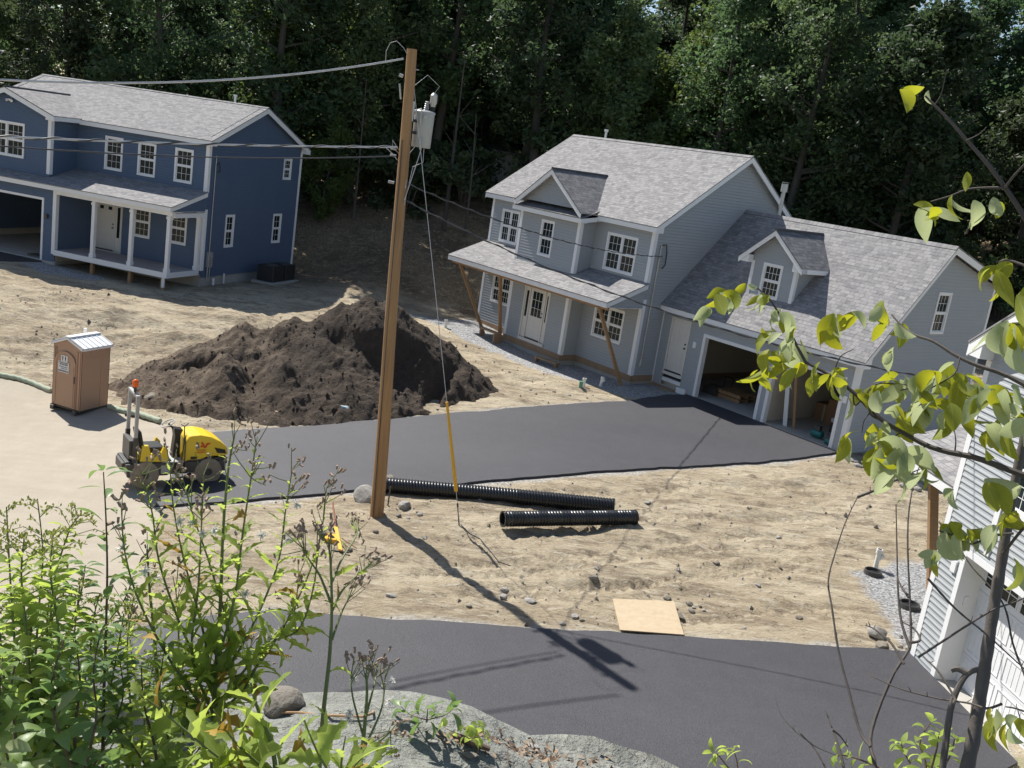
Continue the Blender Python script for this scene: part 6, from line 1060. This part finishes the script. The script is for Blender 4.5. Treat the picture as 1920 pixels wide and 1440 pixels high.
def weed(label, stems, dist, seed, heads=True, lw=(.075, .12), wr=.20, dens=1., mats=('lfY', 'lfO'), stem='stemG', jag=1., rt=.006, old=.06, name='tall_weed', headm='seed', fluff=0, cat='weed', down=.25):
    """stems: list of pixel polylines (bottom to top); every stem gets alternate leaves and a twiggy seed head"""
    r_ = np.random.RandomState(seed); root = at3(*stems[0][0], dist); e = empty(name, root, 0, label, cat); sm = MB(); L = []; ix = []; hd = MB(); fl = []
    for si, st in enumerate(stems):
        dd = dist + (r_.uniform(-.18, .18) if si else 0); P_ = [at3(x, y, dist + (dd - dist) * (j / max(1, len(st) - 1))) - root for j, (x, y) in enumerate(st)]; P_ = smooth_path(P_, 22); ln = np.linalg.norm(np.diff(P_, axis=0), axis=1).sum(); r0 = rt * (1 if si == 0 else .6)
        sm.tube(P_, np.linspace(r0, r0 * .35, 22), 6, 0); nl = int(ln / .030 * dens); ga_ = r_.uniform(0, 6)
        for k in range(nl):
            t = (k + .5) / nl; t = t * .93; i = min(int(t * 21), 20); b = P_[i] + (P_[i + 1] - P_[i]) * (t * 21 - i); ax = P_[i + 1] - P_[i]; ax /= np.linalg.norm(ax); ga_ += 2.4; s1 = np.cross(ax, (0.3, .9, .2)); s1 /= np.linalg.norm(s1); s2 = np.cross(ax, s1)
            out = s1 * math.cos(ga_) + s2 * math.sin(ga_); q = r_.uniform(*lw) * (1.15 - .85 * t) * (.7 if t > .7 else 1); leaf(L, b, out * .8 + ax * r_.uniform(.35, 1.1), ax * .6 - out * .3 + r_.randn(3) * .25, q, q * wr * r_.uniform(.8, 1.3), r_.uniform(-.1, 1.2) * down * 3, jag * .5, 8 if jag else 6, .35, r_, r_.uniform(-.8, .8)); ix.append(1 if r_.rand() < old * (1.6 - t) else 0)
        if heads:
            tip = P_[-1]; ax = P_[-1] - P_[-4]; ax /= np.linalg.norm(ax)
            for j in range(r_.randint(6, 11)):
                b = P_[-1 - r_.randint(0, 6)]; dv = ax * r_.uniform(.5, 1.2) + r_.randn(3) * .55; dv /= np.linalg.norm(dv); l_ = r_.uniform(.02, .07); hd.tube([b, b + dv * l_ * .6 + ax * .005, b + dv * l_ + ax * .012], [.0014, .0011, .0009], 4, 1)
                for _ in range(r_.randint(1, 4)): c_ = b + dv * l_ * r_.uniform(.75, 1.05) + ax * .012 + r_.randn(3) * .006; k_ = r_.uniform(.8, 1.4); dq = ax + r_.randn(3) * .5; dq /= np.linalg.norm(dq); hd.tube([c_, c_ + dq * .004 * k_, c_ + dq * .010 * k_, c_ + dq * .013 * k_], [.0012, .0030 * k_, .0026 * k_, .0034 * k_], 5, 0)
        for _ in range(fluff if r_.rand() < .5 else 0): fl.append(P_[r_.randint(5, 21)] + r_.randn(3) * .02)
    sm.build('stem', M[stem], e, True)
    if L: obj('leaves', leaves_mesh('leaves', L, [M[m] for m in mats], ix), e)
    if hd.v: hd.build('seed_heads', [M[headm], M['stemG']], e)
    if fl:
        k = 60; C = np.array(fl); d = r_.randn(len(C), k, 3); d /= np.linalg.norm(d, axis=2)[..., None]; a = np.repeat(C, k, 0); b = (C[:, None] + d * r_.uniform(.006, .016, (len(C), k, 1))).reshape(-1, 3); w_ = r_.randn(len(a), 3) * .0007; V = np.stack([a - w_, a + w_, b + w_, b - w_], 1).reshape(-1, 3); obj('seed_fluff', npmesh('fluff', V, np.arange(len(V)).reshape(-1, 4), [M['fluff']]), e)
    return e
weed('big many-stemmed weed with jagged bright leaves and brown seed heads, centre of the foreground', [
    [(398, 1470), (402, 1300), (413, 1140), (418, 1000), (428, 880), (440, 815)], [(402, 1300), (380, 1180), (345, 1050), (325, 950), (318, 860)], [(408, 1240), (440, 1120), (455, 1000), (470, 900), (480, 830)], [(404, 1290), (350, 1200), (300, 1060), (285, 960), (262, 880)], [(405, 1290), (470, 1180), (520, 1060), (535, 960), (548, 880)],
    [(400, 1330), (490, 1240), (560, 1120), (600, 1010), (612, 915)], [(400, 1330), (500, 1210), (560, 1180), (590, 1090), (595, 1000)], [(398, 1350), (320, 1240), (262, 1130), (235, 1040), (228, 960)], [(400, 1340), (360, 1230), (372, 1100), (378, 980), (382, 890)], [(400, 1300), (430, 1200), (400, 1080), (360, 960), (345, 905)], [(402, 1340), (460, 1290), (505, 1200), (548, 1160), (560, 1080)]], 2.55, 1, dens=2.0, old=.07, fluff=2, lw=(.07, .12), wr=.21)
weed('lower weed with long jagged leaves at the bottom, beside the big one', [[(520, 1480), (510, 1400), (480, 1320), (470, 1280)], [(505, 1450), (440, 1390), (400, 1330)], [(515, 1450), (560, 1400), (580, 1370)], [(500, 1450), (460, 1440), (380, 1400), (340, 1380)], [(480, 1460), (410, 1420), (300, 1330), (260, 1300)]], 2.3, 2, heads=False, lw=(.12, .18), wr=.30, dens=1.3, old=.1)
weed('single tall stem with long narrow leaves and open seed heads, left of the near driveway', [[(596, 1480), (606, 1340), (618, 1230), (622, 1140), (620, 1060), (616, 1020)], [(621, 1150), (640, 1110), (668, 1080), (690, 1060)], [(620, 1130), (600, 1080), (580, 1050), (570, 1030)], [(619, 1100), (640, 1050), (665, 1010), (672, 985)], [(622, 1200), (640, 1150), (655, 1120)]], 2.5, 3, lw=(.07, .10), dens=.42, wr=.20, old=.03, fluff=1)
weed('leafy weed with narrow pale leaves filling in left of the big weed', [[(300, 1480), (298, 1330), (290, 1200), (280, 1100), (276, 1030)], [(300, 1420), (330, 1290), (335, 1190), (330, 1110)], [(298, 1420), (260, 1300), (245, 1210), (240, 1140)], [(300, 1380), (360, 1290), (390, 1210), (410, 1150)], [(300, 1400), (350, 1330), (440, 1260), (470, 1210)]], 2.7, 14, dens=1.9, lw=(.06, .11), wr=.2, old=.08, fluff=1)
weed('wispy weed with pale dry seed heads at the ledge, right of the single stem', [[(672, 1470), (682, 1380), (688, 1300), (686, 1262)], [(684, 1400), (715, 1330), (722, 1270)], [(684, 1390), (662, 1310), (658, 1265)], [(680, 1420), (712, 1390), (735, 1370)], [(684, 1350), (700, 1290), (706, 1262)]], 2.5, 4, dens=.18, lw=(.03, .06), jag=0, fluff=3)
weed('low jagged-leaved rosette at the ledge bottom, under the single stem', [[(640, 1490), (660, 1440), (700, 1400)], [(640, 1480), (600, 1420), (570, 1350)], [(640, 1480), (690, 1440), (740, 1400)], [(640, 1480), (640, 1430), (648, 1380)]], 2.2, 5, heads=False, lw=(.09, .14), dens=1.4, wr=.28)
def goldenrod(label, stems, dist, seed):
    r_ = np.random.RandomState(seed); root = at3(*stems[0][0], dist); e = empty('goldenrod', root, 0, label, 'goldenrod'); sm = MB(); L = []; T = []
    for si, st in enumerate(stems):
        dd = dist + (r_.uniform(-.2, .2) if si else 0); P_ = smooth_path([at3(x, y, dist + (dd - dist) * min(1, j)) - root for j, (x, y) in enumerate(st)], 30); sm.tube(P_, np.linspace(.0035, .0012, 30), 5); ln = np.linalg.norm(np.diff(P_, axis=0), axis=1).sum(); nl = int(ln / .0075)
        for k in range(nl):
            t = (k + .5) / nl; i = min(int(t * 29), 28); b = P_[i]; ax = P_[i + 1] - P_[i]; ax /= np.linalg.norm(ax); an = k * 2.4; s1 = np.cross(ax, (.3, .9, .2)); s1 /= np.linalg.norm(s1); s2 = np.cross(ax, s1); out = s1 * math.cos(an) + s2 * math.sin(an)
            if t < .8: q = r_.uniform(.05, .095) * (1.1 - .5 * t); leaf(L, b, out + ax * .5, ax + r_.randn(3) * .3, q, q * .26, r_.uniform(0, .9), 0, 4, .2)
            if t > .72 and k % 2 == 0:
                l_ = (1.05 - t) * .22 + .015; br = [b, b + out * l_ * .6 + ax * l_ * .4, b + out * l_ + ax * l_ * .35]; sm.tube(br, .0008, 4)
                for _ in range(10): f = r_.rand(); c_ = br[0] + (br[2] - br[0]) * f + ax * l_ * .1 * math.sin(f * 3) + r_.randn(3) * .003; leaf(T, c_, out * .3 + ax + r_.randn(3) * .4, r_.randn(3), .009, .005, .2, 0, 2, .1)
    sm.build('stem', M['stemG'], e, True); obj('leaves', leaves_mesh('leaves', L, [M['lfY']]), e); obj('flower_plume', leaves_mesh('plume', T, [M['gold']]), e)
goldenrod('goldenrod clump with feathery yellow-green tops at the far left', [[(55, 1480), (62, 1300), (72, 1150), (80, 1040), (70, 935)], [(40, 1460), (30, 1250), (20, 1100), (12, 950)], [(70, 1450), (90, 1250), (100, 1100), (128, 1000), (150, 965)], [(20, 1460), (5, 1250), (-10, 1080), (-5, 1000)], [(60, 1400), (50, 1200), (40, 1080), (45, 1010)], [(80, 1420), (110, 1220), (95, 1080), (100, 1000)]], 2.35, 7)
goldenrod('mid-height goldenrod clump between the corner shrubs and the dark shoot', [[(120, 1480), (125, 1300), (140, 1180), (150, 1090)], [(130, 1450), (165, 1290), (172, 1180), (185, 1120)], [(110, 1450), (100, 1290), (88, 1180), (95, 1110)], [(140, 1450), (200, 1310), (222, 1210), (232, 1150)], [(100, 1450), (60, 1300), (45, 1180), (40, 1110)], [(90, 1450), (20, 1320), (0, 1200), (-5, 1120)]], 2.45, 9)
goldenrod('shorter goldenrod stems behind the broadleaf shoot, left', [[(250, 1470), (245, 1330), (238, 1220), (250, 1120)], [(240, 1450), (215, 1330), (190, 1230), (165, 1180)], [(260, 1450), (275, 1320), (290, 1230)]], 2.6, 8)
def shoot(label, stems, dist, seed, ll=(.05, .07), wr=.42, sp=.028, m='lfG', name='broadleaf_shoot', st='stemR', cat='sapling', r0=.004, down=.5, n=6, pale=0, drop=0., mp='lfP'):
    r_ = np.random.RandomState(seed); root = at3(*stems[0][0], dist); e = empty(name, root, 0, label, cat); sm = MB(); L = []; ix = []
    for si, s_ in enumerate(stems):
        dd = dist + (r_.uniform(-.22, .22) if si else 0); P_ = smooth_path([at3(x, y, dist + (dd - dist) * min(1, j)) - root for j, (x, y) in enumerate(s_)], 26); sm.tube(P_, np.linspace(r0 if si == 0 else r0 * .7, r0 * .3, 26), 6); ln = np.linalg.norm(np.diff(P_, axis=0), axis=1).sum(); nl = max(3, int(ln / sp)); an = r_.uniform(0, 6)
        for k in range(nl + 3):
            t = min(1, (k + .5) / nl); i = min(int(t * 25), 24); b = P_[i] if t < 1 else P_[-1]; ax = P_[i + 1] - P_[i]; ax /= np.linalg.norm(ax); an += 2.4; s1 = np.cross(ax, (.3, .9, .2)); s1 /= np.linalg.norm(s1); s2 = np.cross(ax, s1); out = s1 * math.cos(an) + s2 * math.sin(an); q = r_.uniform(*ll) * (1.1 - .35 * t)
            pet = b + (out * .7 + ax * .4) * q * .15; leaf(L, pet, out * .9 + ax * r_.uniform(.1, .9) - Z_ * drop, ax * .8 + Z_ * .5 + r_.randn(3) * .2, q, q * wr * r_.uniform(.85, 1.15), r_.uniform(.2, 1) * down * 2, 0, n, .22, None, r_.uniform(-.5, .5)); ix.append(1 if r_.rand() < pale else 0)
    sm.build('stem', M[st], e, True); obj('leaves', leaves_mesh('leaves', L, [M[m], M[mp]], ix), e); return e
shoot('upright young shoot with dark elliptical leaves in front of the tan road', [[(192, 1480), (194, 1330), (198, 1200), (201, 1080), (199, 980), (194, 885)]], 2.4, 21, ll=(.07, .09), wr=.30, sp=.026, down=.3, pale=.06)
for i, (sts, d_, lb) in enumerate((([[(20, 1490), (30, 1400), (20, 1300), (35, 1220)], [(20, 1480), (80, 1390), (110, 1290), (100, 1210)], [(20, 1480), (-20, 1380), (-25, 1290)], [(25, 1480), (60, 1340), (55, 1240), (60, 1160)], [(30, 1480), (0, 1350), (5, 1230)]], 2.1, 'dense green shrub filling the bottom left corner'),
    ([[(150, 1490), (140, 1380), (150, 1280), (140, 1190)], [(150, 1480), (200, 1390), (230, 1310), (225, 1240)], [(150, 1480), (110, 1370), (95, 1290), (120, 1200)], [(150, 1480), (180, 1350), (175, 1260), (190, 1180)], [(150, 1480), (130, 1420), (70, 1360), (50, 1330)]], 2.2, 'dense green shrub at the bottom, right of the corner shrub'),
    ([[(300, 1490), (290, 1400), (270, 1320), (265, 1250)], [(300, 1480), (340, 1390), (350, 1310), (330, 1240)], [(300, 1480), (250, 1400), (215, 1360)], [(300, 1480), (320, 1420), (300, 1300), (310, 1210)], [(300, 1480), (360, 1420), (400, 1370)]], 2.35, 'green shrub at the bottom below the big weed'),
    ([[(90, 1470), (100, 1330), (120, 1210), (150, 1120), (160, 1060)], [(90, 1460), (60, 1300), (40, 1180), (30, 1120)], [(100, 1460), (150, 1310), (180, 1200), (230, 1130), (250, 1080)], [(95, 1440), (90, 1270), (100, 1150), (110, 1090)], [(100, 1440), (10, 1300), (-10, 1180)]], 2.6, 'taller leafy shrub behind the corner shrubs on the left'))):
    shoot(lb, sts, d_, 30 + i, ll=(.035, .068), wr=.42, sp=.0078, down=.5, name='leafy_shrub', cat='shrub', r0=.004, pale=.12, n=4, m='lfG' if i % 2 else 'lfM')
shoot('small seedling with pointed leaves on the ledge at the driveway edge', [[(800, 1355), (801, 1340), (802, 1328)], [(800, 1350), (770, 1340), (752, 1325)], [(800, 1350), (835, 1340), (850, 1328)]], 3.2, 41, ll=(.06, .08), wr=.34, sp=.02, name='seedling', cat='seedling', r0=.003, m='lfG')
shoot('creeping bright green seedling on the ledge right of the pointed one', [[(880, 1385), (868, 1378), (848, 1372), (830, 1362)], [(880, 1385), (895, 1382), (912, 1380)], [(885, 1388), (893, 1370), (898, 1360)]], 3.1, 42, ll=(.03, .04), wr=.6, sp=.013, name='seedling', cat='seedling', r0=.002, m='lfY')
shoot('small bright shrub at the bottom right behind the sapling trunk', [[(1740, 1490), (1735, 1430), (1725, 1390), (1745, 1355)], [(1740, 1480), (1700, 1420), (1690, 1395)], [(1745, 1480), (1780, 1420), (1790, 1385)], [(1735, 1480), (1755, 1410), (1760, 1380)], [(1740, 1480), (1650, 1440), (1600, 1420), (1572, 1415)]], 2.5, 43, ll=(.035, .05), wr=.45, sp=.014, name='leafy_shrub', cat='shrub', r0=.004, m='lfY')
shoot('small leafy sprout at the bottom edge left of the bare twigs', [[(1385, 1470), (1382, 1430), (1375, 1405)], [(1385, 1465), (1350, 1420), (1340, 1412)]], 2.6, 44, ll=(.035, .05), wr=.3, sp=.02, name='seedling', cat='seedling', r0=.003, m='lfY')
# ---- sapling with dark trunk at the right, leafy branches
TD = 2.05; sroot = at3(1800, 1500, TD); sap = empty('young_tree', sroot, 0, 'young tree with dark slender trunk and drooping olive leaves along the right edge', 'tree')
def limb(pix, d0, d1, r0, r1, n=26): return smooth_path([at3(x, y, d0 + (d1 - d0) * j / (len(pix) - 1)) - sroot for j, (x, y) in enumerate(pix)], n), np.linspace(r0, r1, n)
tb = MB(); P_, R_ = limb([(1800, 1500), (1822, 1400), (1842, 1280), (1860, 1160), (1880, 1040), (1898, 930), (1925, 800), (1960, 640)], TD, TD, .0128, .007, 40); R_ = R_ * (1 + .07 * np.sin(np.arange(40) * 2.3)); tb.tube(P_, R_, 12)
P2_, R2_ = limb([(1762, 1500), (1772, 1400), (1785, 1320), (1808, 1270), (1830, 1256), (1850, 1258)], TD, TD, .0062, .005); tb.tube(P2_, R2_, 8); P3_, R3_ = limb([(1812, 1262), (1795, 1254), (1783, 1257)], TD, TD, .006, .005, 8); tb.tube(P3_, R3_, 8); tb.build('trunk', M['tbark'], sap, True)
br = MB(); L = []; ix = []; r_ = np.random.RandomState(51)
BR = [([(1960, 905), (1890, 880), (1830, 858), (1780, 848), (1740, 836), (1700, 815), (1650, 785), (1600, 735), (1550, 700), (1512, 680)], 1.95, 2.0, .0062, .0030), ([(1512, 682), (1495, 650), (1476, 612), (1462, 590), (1442, 560), (1420, 540)], 2.0, 2.02, .0032, .0015), ([(1960, 745), (1890, 705), (1830, 684), (1790, 665), (1750, 640), (1715, 628), (1690, 610), (1672, 590)], 1.9, 2.05, .0045, .0015),
      ([(1960, 470), (1920, 405), (1885, 352), (1850, 305), (1812, 262), (1780, 225), (1752, 197), (1735, 180)], 1.85, 1.9, .0050, .0016), ([(1882, 352), (1850, 352), (1815, 355), (1780, 368), (1745, 378)], 1.86, 1.9, .0022, .001), ([(1884, 352), (1905, 325), (1935, 295)], 1.86, 1.8, .0022, .0016), ([(1600, 738), (1605, 760), (1640, 722), (1680, 720), (1700, 722)], 1.98, 1.95, .0016, .001),
      ([(1960, 520), (1925, 500), (1890, 488), (1868, 492)], 1.75, 1.8, .003, .0012), ([(1650, 787), (1632, 776), (1634, 750), (1665, 738), (1705, 728)], 1.99, 1.93, .0022, .001), ([(1900, 1000), (1860, 1005), (1820, 1020), (1790, 1005), (1760, 995)], 2.0, 1.95, .0026, .0012), ([(1880, 1040), (1920, 990), (1960, 965)], 2.0, 1.9, .003, .002), ([(1790, 850), (1792, 826), (1788, 800)], 1.97, 1.95, .0016, .0006), ([(1630, 775), (1620, 790), (1616, 812)], 1.98, 1.97, .0012, .0006), ([(1812, 263), (1835, 252), (1850, 238)], 1.87, 1.85, .0010, .0006), ([(1752, 197), (1765, 175), (1775, 130)], 1.9, 1.9, .001, .0005), ([(1562, 705), (1575, 670), (1600, 655)], 1.99, 1.95, .0014, .0008), ([(1740, 836), (1700, 850), (1670, 860)], 1.96, 1.9, .0014, .001), ([(1800, 670), (1790, 700), (1760, 720), (1730, 735)], 1.95, 1.9, .0016, .001), ([(1690, 810), (1660, 830), (1640, 850)], 1.97, 1.92, .0014, .001), ([(1960, 620), (1930, 610), (1900, 608)], 1.75, 1.75, .002, .001), ([(1960, 1350), (1910, 1330), (1885, 1325)], 1.8, 1.8, .002, .001)]
for pix, d0, d1, r0, r1 in BR: P_, R_ = limb(pix, d0, d1, r0, r1, 22); br = MB(); br.tube(P_, R_, 7); br.build('branch', M['twig'], sap, True)
def cl(px, py, d_, n, ln=.075, spread=22, pale=.35, ang=None):
    ln *= .78; n = int(math.ceil(n * (.85 if n > 3 else 1)))
    for _ in range(n):
        a = r_.uniform(0, 2 * math.pi) if ang is None else ang + r_.randn() * .6; dv = C2R * math.cos(a) * .85 - C2U * abs(math.sin(a)) * .75 - C2U * .25 - CF * r_.uniform(-.6, .6); b = at3(px + r_.uniform(-spread, spread), py + r_.uniform(-spread, spread) * .7, d_ + r_.uniform(-.06, .06)) - sroot
        q = ln * r_.uniform(.62, 1.12); nr = -CF * r_.uniform(-1, 1) + C2U * .5 + r_.randn(3) * .5; leaf(L, b, dv, nr, q, q * r_.uniform(.38, .54), r_.uniform(.0, .95), 0, 8, r_.uniform(.15, .6), None, r_.uniform(-1.1, 1.1)); ix.append(1 if r_.rand() < pale else 0)
for px, py, d_, n, ln, spd in [(1432, 560, 2.02, 7, .045, 14), (1395, 535, 2.02, 2, .04, 8), (1350, 545, 2.02, 5, .075, 14), (1465, 585, 2.0, 6, .065, 16), (1480, 620, 2.0, 4, .07, 14), (1335, 575, 2.0, 2, .07, 10), (1440, 620, 2.0, 3, .07, 12), (1500, 640, 2.0, 3, .06, 14), (1455, 665, 2.0, 6, .075, 18), (1420, 700, 1.98, 4, .08, 18), (1480, 700, 1.98, 4, .07, 16), (1530, 690, 2.0, 6, .07, 20), (1575, 700, 1.99, 7, .07, 20), (1605, 735, 1.98, 5, .07, 18), (1640, 720, 1.96, 6, .065, 18), (1690, 715, 1.95, 8, .075, 22), (1560, 590, 2.05, 5, .085, 14), (1600, 590, 2.05, 3, .07, 10), (1650, 570, 2.04, 5, .065, 14), (1680, 610, 2.0, 4, .06, 14), (1672, 655, 2.0, 3, .06, 10), (1740, 700, 1.93, 7, .08, 22), (1775, 690, 1.92, 5, .08, 18), (1800, 720, 1.92, 8, .085, 26), (1740, 750, 1.93, 8, .085, 24), (1700, 770, 1.94, 6, .075, 22), (1660, 800, 1.94, 6, .075, 22), (1650, 840, 1.92, 9, .085, 24), (1700, 850, 1.92, 7, .085, 22), (1600, 815, 1.96, 3, .09, 12), (1680, 890, 1.92, 4, .08, 16), (1740, 880, 1.92, 3, .085, 14), (1790, 770, 1.9, 7, .09, 24), (1840, 740, 1.86, 7, .08, 26), (1880, 720, 1.82, 6, .08, 24), (1905, 770, 1.8, 6, .09, 22), (1860, 800, 1.84, 5, .08, 20),
    (1690, 165, 1.9, 2, .075, 6), (1740, 172, 1.9, 1, .04, 4), (1720, 385, 1.9, 3, .085, 8), (1750, 385, 1.9, 2, .07, 8), (1785, 362, 1.88, 2, .09, 8), (1815, 320, 1.87, 1, .055, 4), (1830, 375, 1.87, 2, .07, 6), (1860, 372, 1.86, 2, .06, 8), (1925, 360, 1.8, 2, .07, 8), (1865, 500, 1.8, 4, .08, 10), (1895, 490, 1.78, 2, .06, 8), (1905, 600, 1.72, 5, .10, 18), (1915, 545, 1.72, 3, .09, 12), (1880, 620, 1.75, 2, .09, 10), (1770, 985, 1.96, 6, .075, 16), (1810, 1000, 1.95, 8, .07, 18), (1850, 990, 1.94, 5, .07, 18), (1760, 1040, 1.95, 3, .06, 12), (1890, 970, 1.92, 6, .07, 20), (1860, 1335, 1.8, 3, .07, 10), (1895, 1350, 1.8, 4, .075, 14), (1850, 900, 1.9, 3, .10, 12), (1780, 920, 1.92, 2, .06, 10), (1900, 1050, 1.85, 2, .09, 10)]: cl(px, py, d_, n, ln, spd)
obj('leaves', leaves_mesh('leaves', L, [M['lfS'], M['lfP']], ix), sap)
# ---- bare twiggy shrubs
def twigs(label, sts, dist, r0, seed, name='bare_shrub'):
    root = at3(*sts[0][0], dist); mb = MB(); r_ = np.random.RandomState(seed)
    for i, st in enumerate(sts):
        P_ = smooth_path([at3(x, y, dist + .02 * j) - root for j, (x, y) in enumerate(st)], 30); rr = np.linspace(r0 * (1 if i == 0 else .7), r0 * .22, 30) * (1 + .12 * np.sin(np.arange(30) * 2.7 + i)); mb.tube(P_, rr, 7)
        for k in range(6 if len(st) > 3 else 2): q = P_[r_.randint(6, 29)]; dv = r_.randn(3); dv /= np.linalg.norm(dv); mb.tube([q, q + dv * .008 + Z_ * .006], [r0 * .3, r0 * .1], 5)
    return thing_mesh(name, mb, M['twig'], root, label, 'bare shrub', None, 0, True)
twigs('bare dark twigs forking up in front of the near driveway', [[(1648, 1500), (1640, 1430), (1632, 1395), (1640, 1350), (1672, 1270), (1700, 1225), (1708, 1200), (1706, 1120), (1702, 1030), (1704, 960), (1715, 900), (1728, 865)], [(1632, 1400), (1612, 1370), (1590, 1290), (1572, 1220), (1560, 1140), (1553, 1090), (1565, 1040), (1585, 980), (1608, 932)], [(1706, 1215), (1690, 1165), (1684, 1110), (1682, 1040), (1680, 945)], [(1704, 1120), (1690, 1100), (1682, 1080)], [(1695, 1245), (1670, 1205), (1640, 1180), (1622, 1172)], [(1708, 1205), (1725, 1200), (1715, 1180), (1690, 1165)], [(1608, 932), (1650, 915), (1700, 890), (1725, 880)]], 2.3, .0048, 61)
twigs('low dark bare stem left of the forking twigs', [[(1592, 1500), (1578, 1420), (1562, 1370), (1546, 1330)], [(1560, 1368), (1575, 1380), (1590, 1400)]], 2.3, .004, 62)
twigs('faint thin bare twigs beyond the low bare stem', [[(1600, 1500), (1560, 1460), (1525, 1400), (1490, 1370), (1465, 1340), (1452, 1305)], [(1500, 1375), (1530, 1400), (1590, 1425)]], 2.6, .0025, 63)
twigs('curved dark stems crossing in front of the closest garage', [[(1765, 1480), (1785, 1330), (1790, 1310), (1760, 1260), (1735, 1235), (1722, 1220)], [(1878, 1320), (1850, 1328), (1815, 1318), (1760, 1310), (1690, 1292), (1640, 1270), (1628, 1262)], [(1722, 1232), (1850, 1150), (1900, 1130), (1960, 1105)], [(1740, 1085), (1790, 1140), (1850, 1190), (1905, 1240), (1960, 1290)], [(1960, 1400), (1930, 1290), (1900, 1210), (1880, 1130), (1820, 1060), (1790, 1010), (1760, 980)], [(1945, 1500), (1930, 1410), (1905, 1320)]], 2.0, .0035, 64)
thing_mesh('stick', (lambda b: (b.tube([on_ground(x, y, 6.1) - on_ground(500, 1342, 6.1) + Z_ * .012 for x, y in ((500, 1342), (560, 1342), (620, 1348), (680, 1350), (698, 1344), (702, 1332))], .004, 6), b)[1])(MB()), M['wood'], on_ground(500, 1342, 6.1), 'pale curved dry stick across the ledge rocks', 'stick')
# ---- ledge boulders and debris
def boulder(px, py, d_, s_, seed, label, m='ledge'):
    p = on_ground(px, py + 18, 6.1) + Z_ * s_[2] * .25; return thing_mesh('boulder', rock_mesh('boulder', s_[0], s_[1], s_[2], seed, M[m], True), None, p, label, 'boulder', None, seed * 40)
boulder(535, 1312, 3.35, (.085, .07, .06), 8, 'angular grey boulder on the bank edge left of the near driveway', 'rockb'); boulder(300, 1345, 3.3, (.2, .16, .11), 5, 'grey boulder low behind the big weed'); boulder(40, 1345, 3.2, (.22, .2, .13), 12, 'pale grey boulder glimpsed at the left edge')
r_ = np.random.RandomState(70); LL = []; ixx = []
for _ in range(260):
    t = r_.rand(); px = 850 + 260 * t + r_.randn() * 28; py = 1375 + 75 * t + r_.randn() * 9; p = on_ground(px, py, 6.1); leaf(LL, p + Z_ * .006, r_.randn(3) * (1, 1, .25), Z_ + r_.randn(3) * .3, r_.uniform(.012, .045), r_.uniform(.004, .014), r_.uniform(-.6, .8), 0, 3, .3); ixx.append(r_.randint(0, 2))
M['dry'] = mat('dry_tan_litter', (.34, .24, .15), .9, noise=(20, (.2, .12, .07), .6, 3)); M['dry2'] = mat('dark_bark_litter', (.11, .07, .045), .9)
tag(obj('leaf_litter', leaves_mesh('litter', LL, [M['dry'], M['dry2']], ixx)), 'dry leaf and twig litter strewn over the ledge', 'leaf litter', None, 'stuff')
p = on_ground(878, 1398, 6.1); mb = MB(); mb.tube([(-.07, 0, .012), (-.03, .004, .016), (.02, -.003, .016), (.07, .0, .010)], [.012, .011, .012, .007], 8); thing_mesh('stick', mb, M['dry2'], p, 'short dark brown stick lying on the ledge', 'stick', None, -15)
for i, (x, y, s_, lb) in enumerate(((765, 1357, .035, 'dark flat stone chip on the ledge crest'), (812, 1392, .02, 'small pale stone chip left of the brown stick'), (880, 1420, .03, 'greenish stone chip under the brown stick'), (1000, 1403, .028, 'dark stone chip right of the leaf litter'), (745, 1345, .02, 'small tan stone chip at the left of the crest'))):
    p = on_ground(x, y, 6.1); thing_mesh('rock', rock_mesh('rock', s_, s_ * .6, s_ * .35, 400 + i, M['rockb'] if i % 2 == 0 else M['rock']), None, p + Z_ * s_ * .2, lb, 'stone')
# grass tufts on the bank near the closest house
n = 3800; X1 = rng.uniform(6.2, 12.5, n); Y1 = rng.uniform(11.0, 14.7, n); ok = (sdist(np.c_[X1, Y1], REG[1]) > .03) & (sdist(np.c_[X1, Y1], REG[9]) > .05); X1, Y1 = X1[ok], Y1[ok]; z1 = np.array([gz(a, b) for a, b in zip(X1, Y1)]); n = len(X1); b_ = np.c_[X1, Y1, z1]; h_ = rng.uniform(.04, .16, n); a_ = rng.uniform(0, 6.28, n); w_ = np.c_[np.cos(a_), np.sin(a_), 0 * a_] * .008; tp = b_ + np.c_[rng.randn(n) * .05, rng.randn(n) * .05, h_]
V = np.stack([b_ - w_, b_ + w_, tp], 1).reshape(-1, 3); M['grass'] = mat('dry_green_grass', (.22, .23, .09), .8, noise=(1.2, (.35, .30, .16), .7, 4), trans=.3); tag(obj('bank_grass', npmesh('grass', V, np.arange(n * 3).reshape(-1, 3), [M['grass']])), 'sparse dry grass on the bank toe by the closest house', 'grass', None, 'stuff')
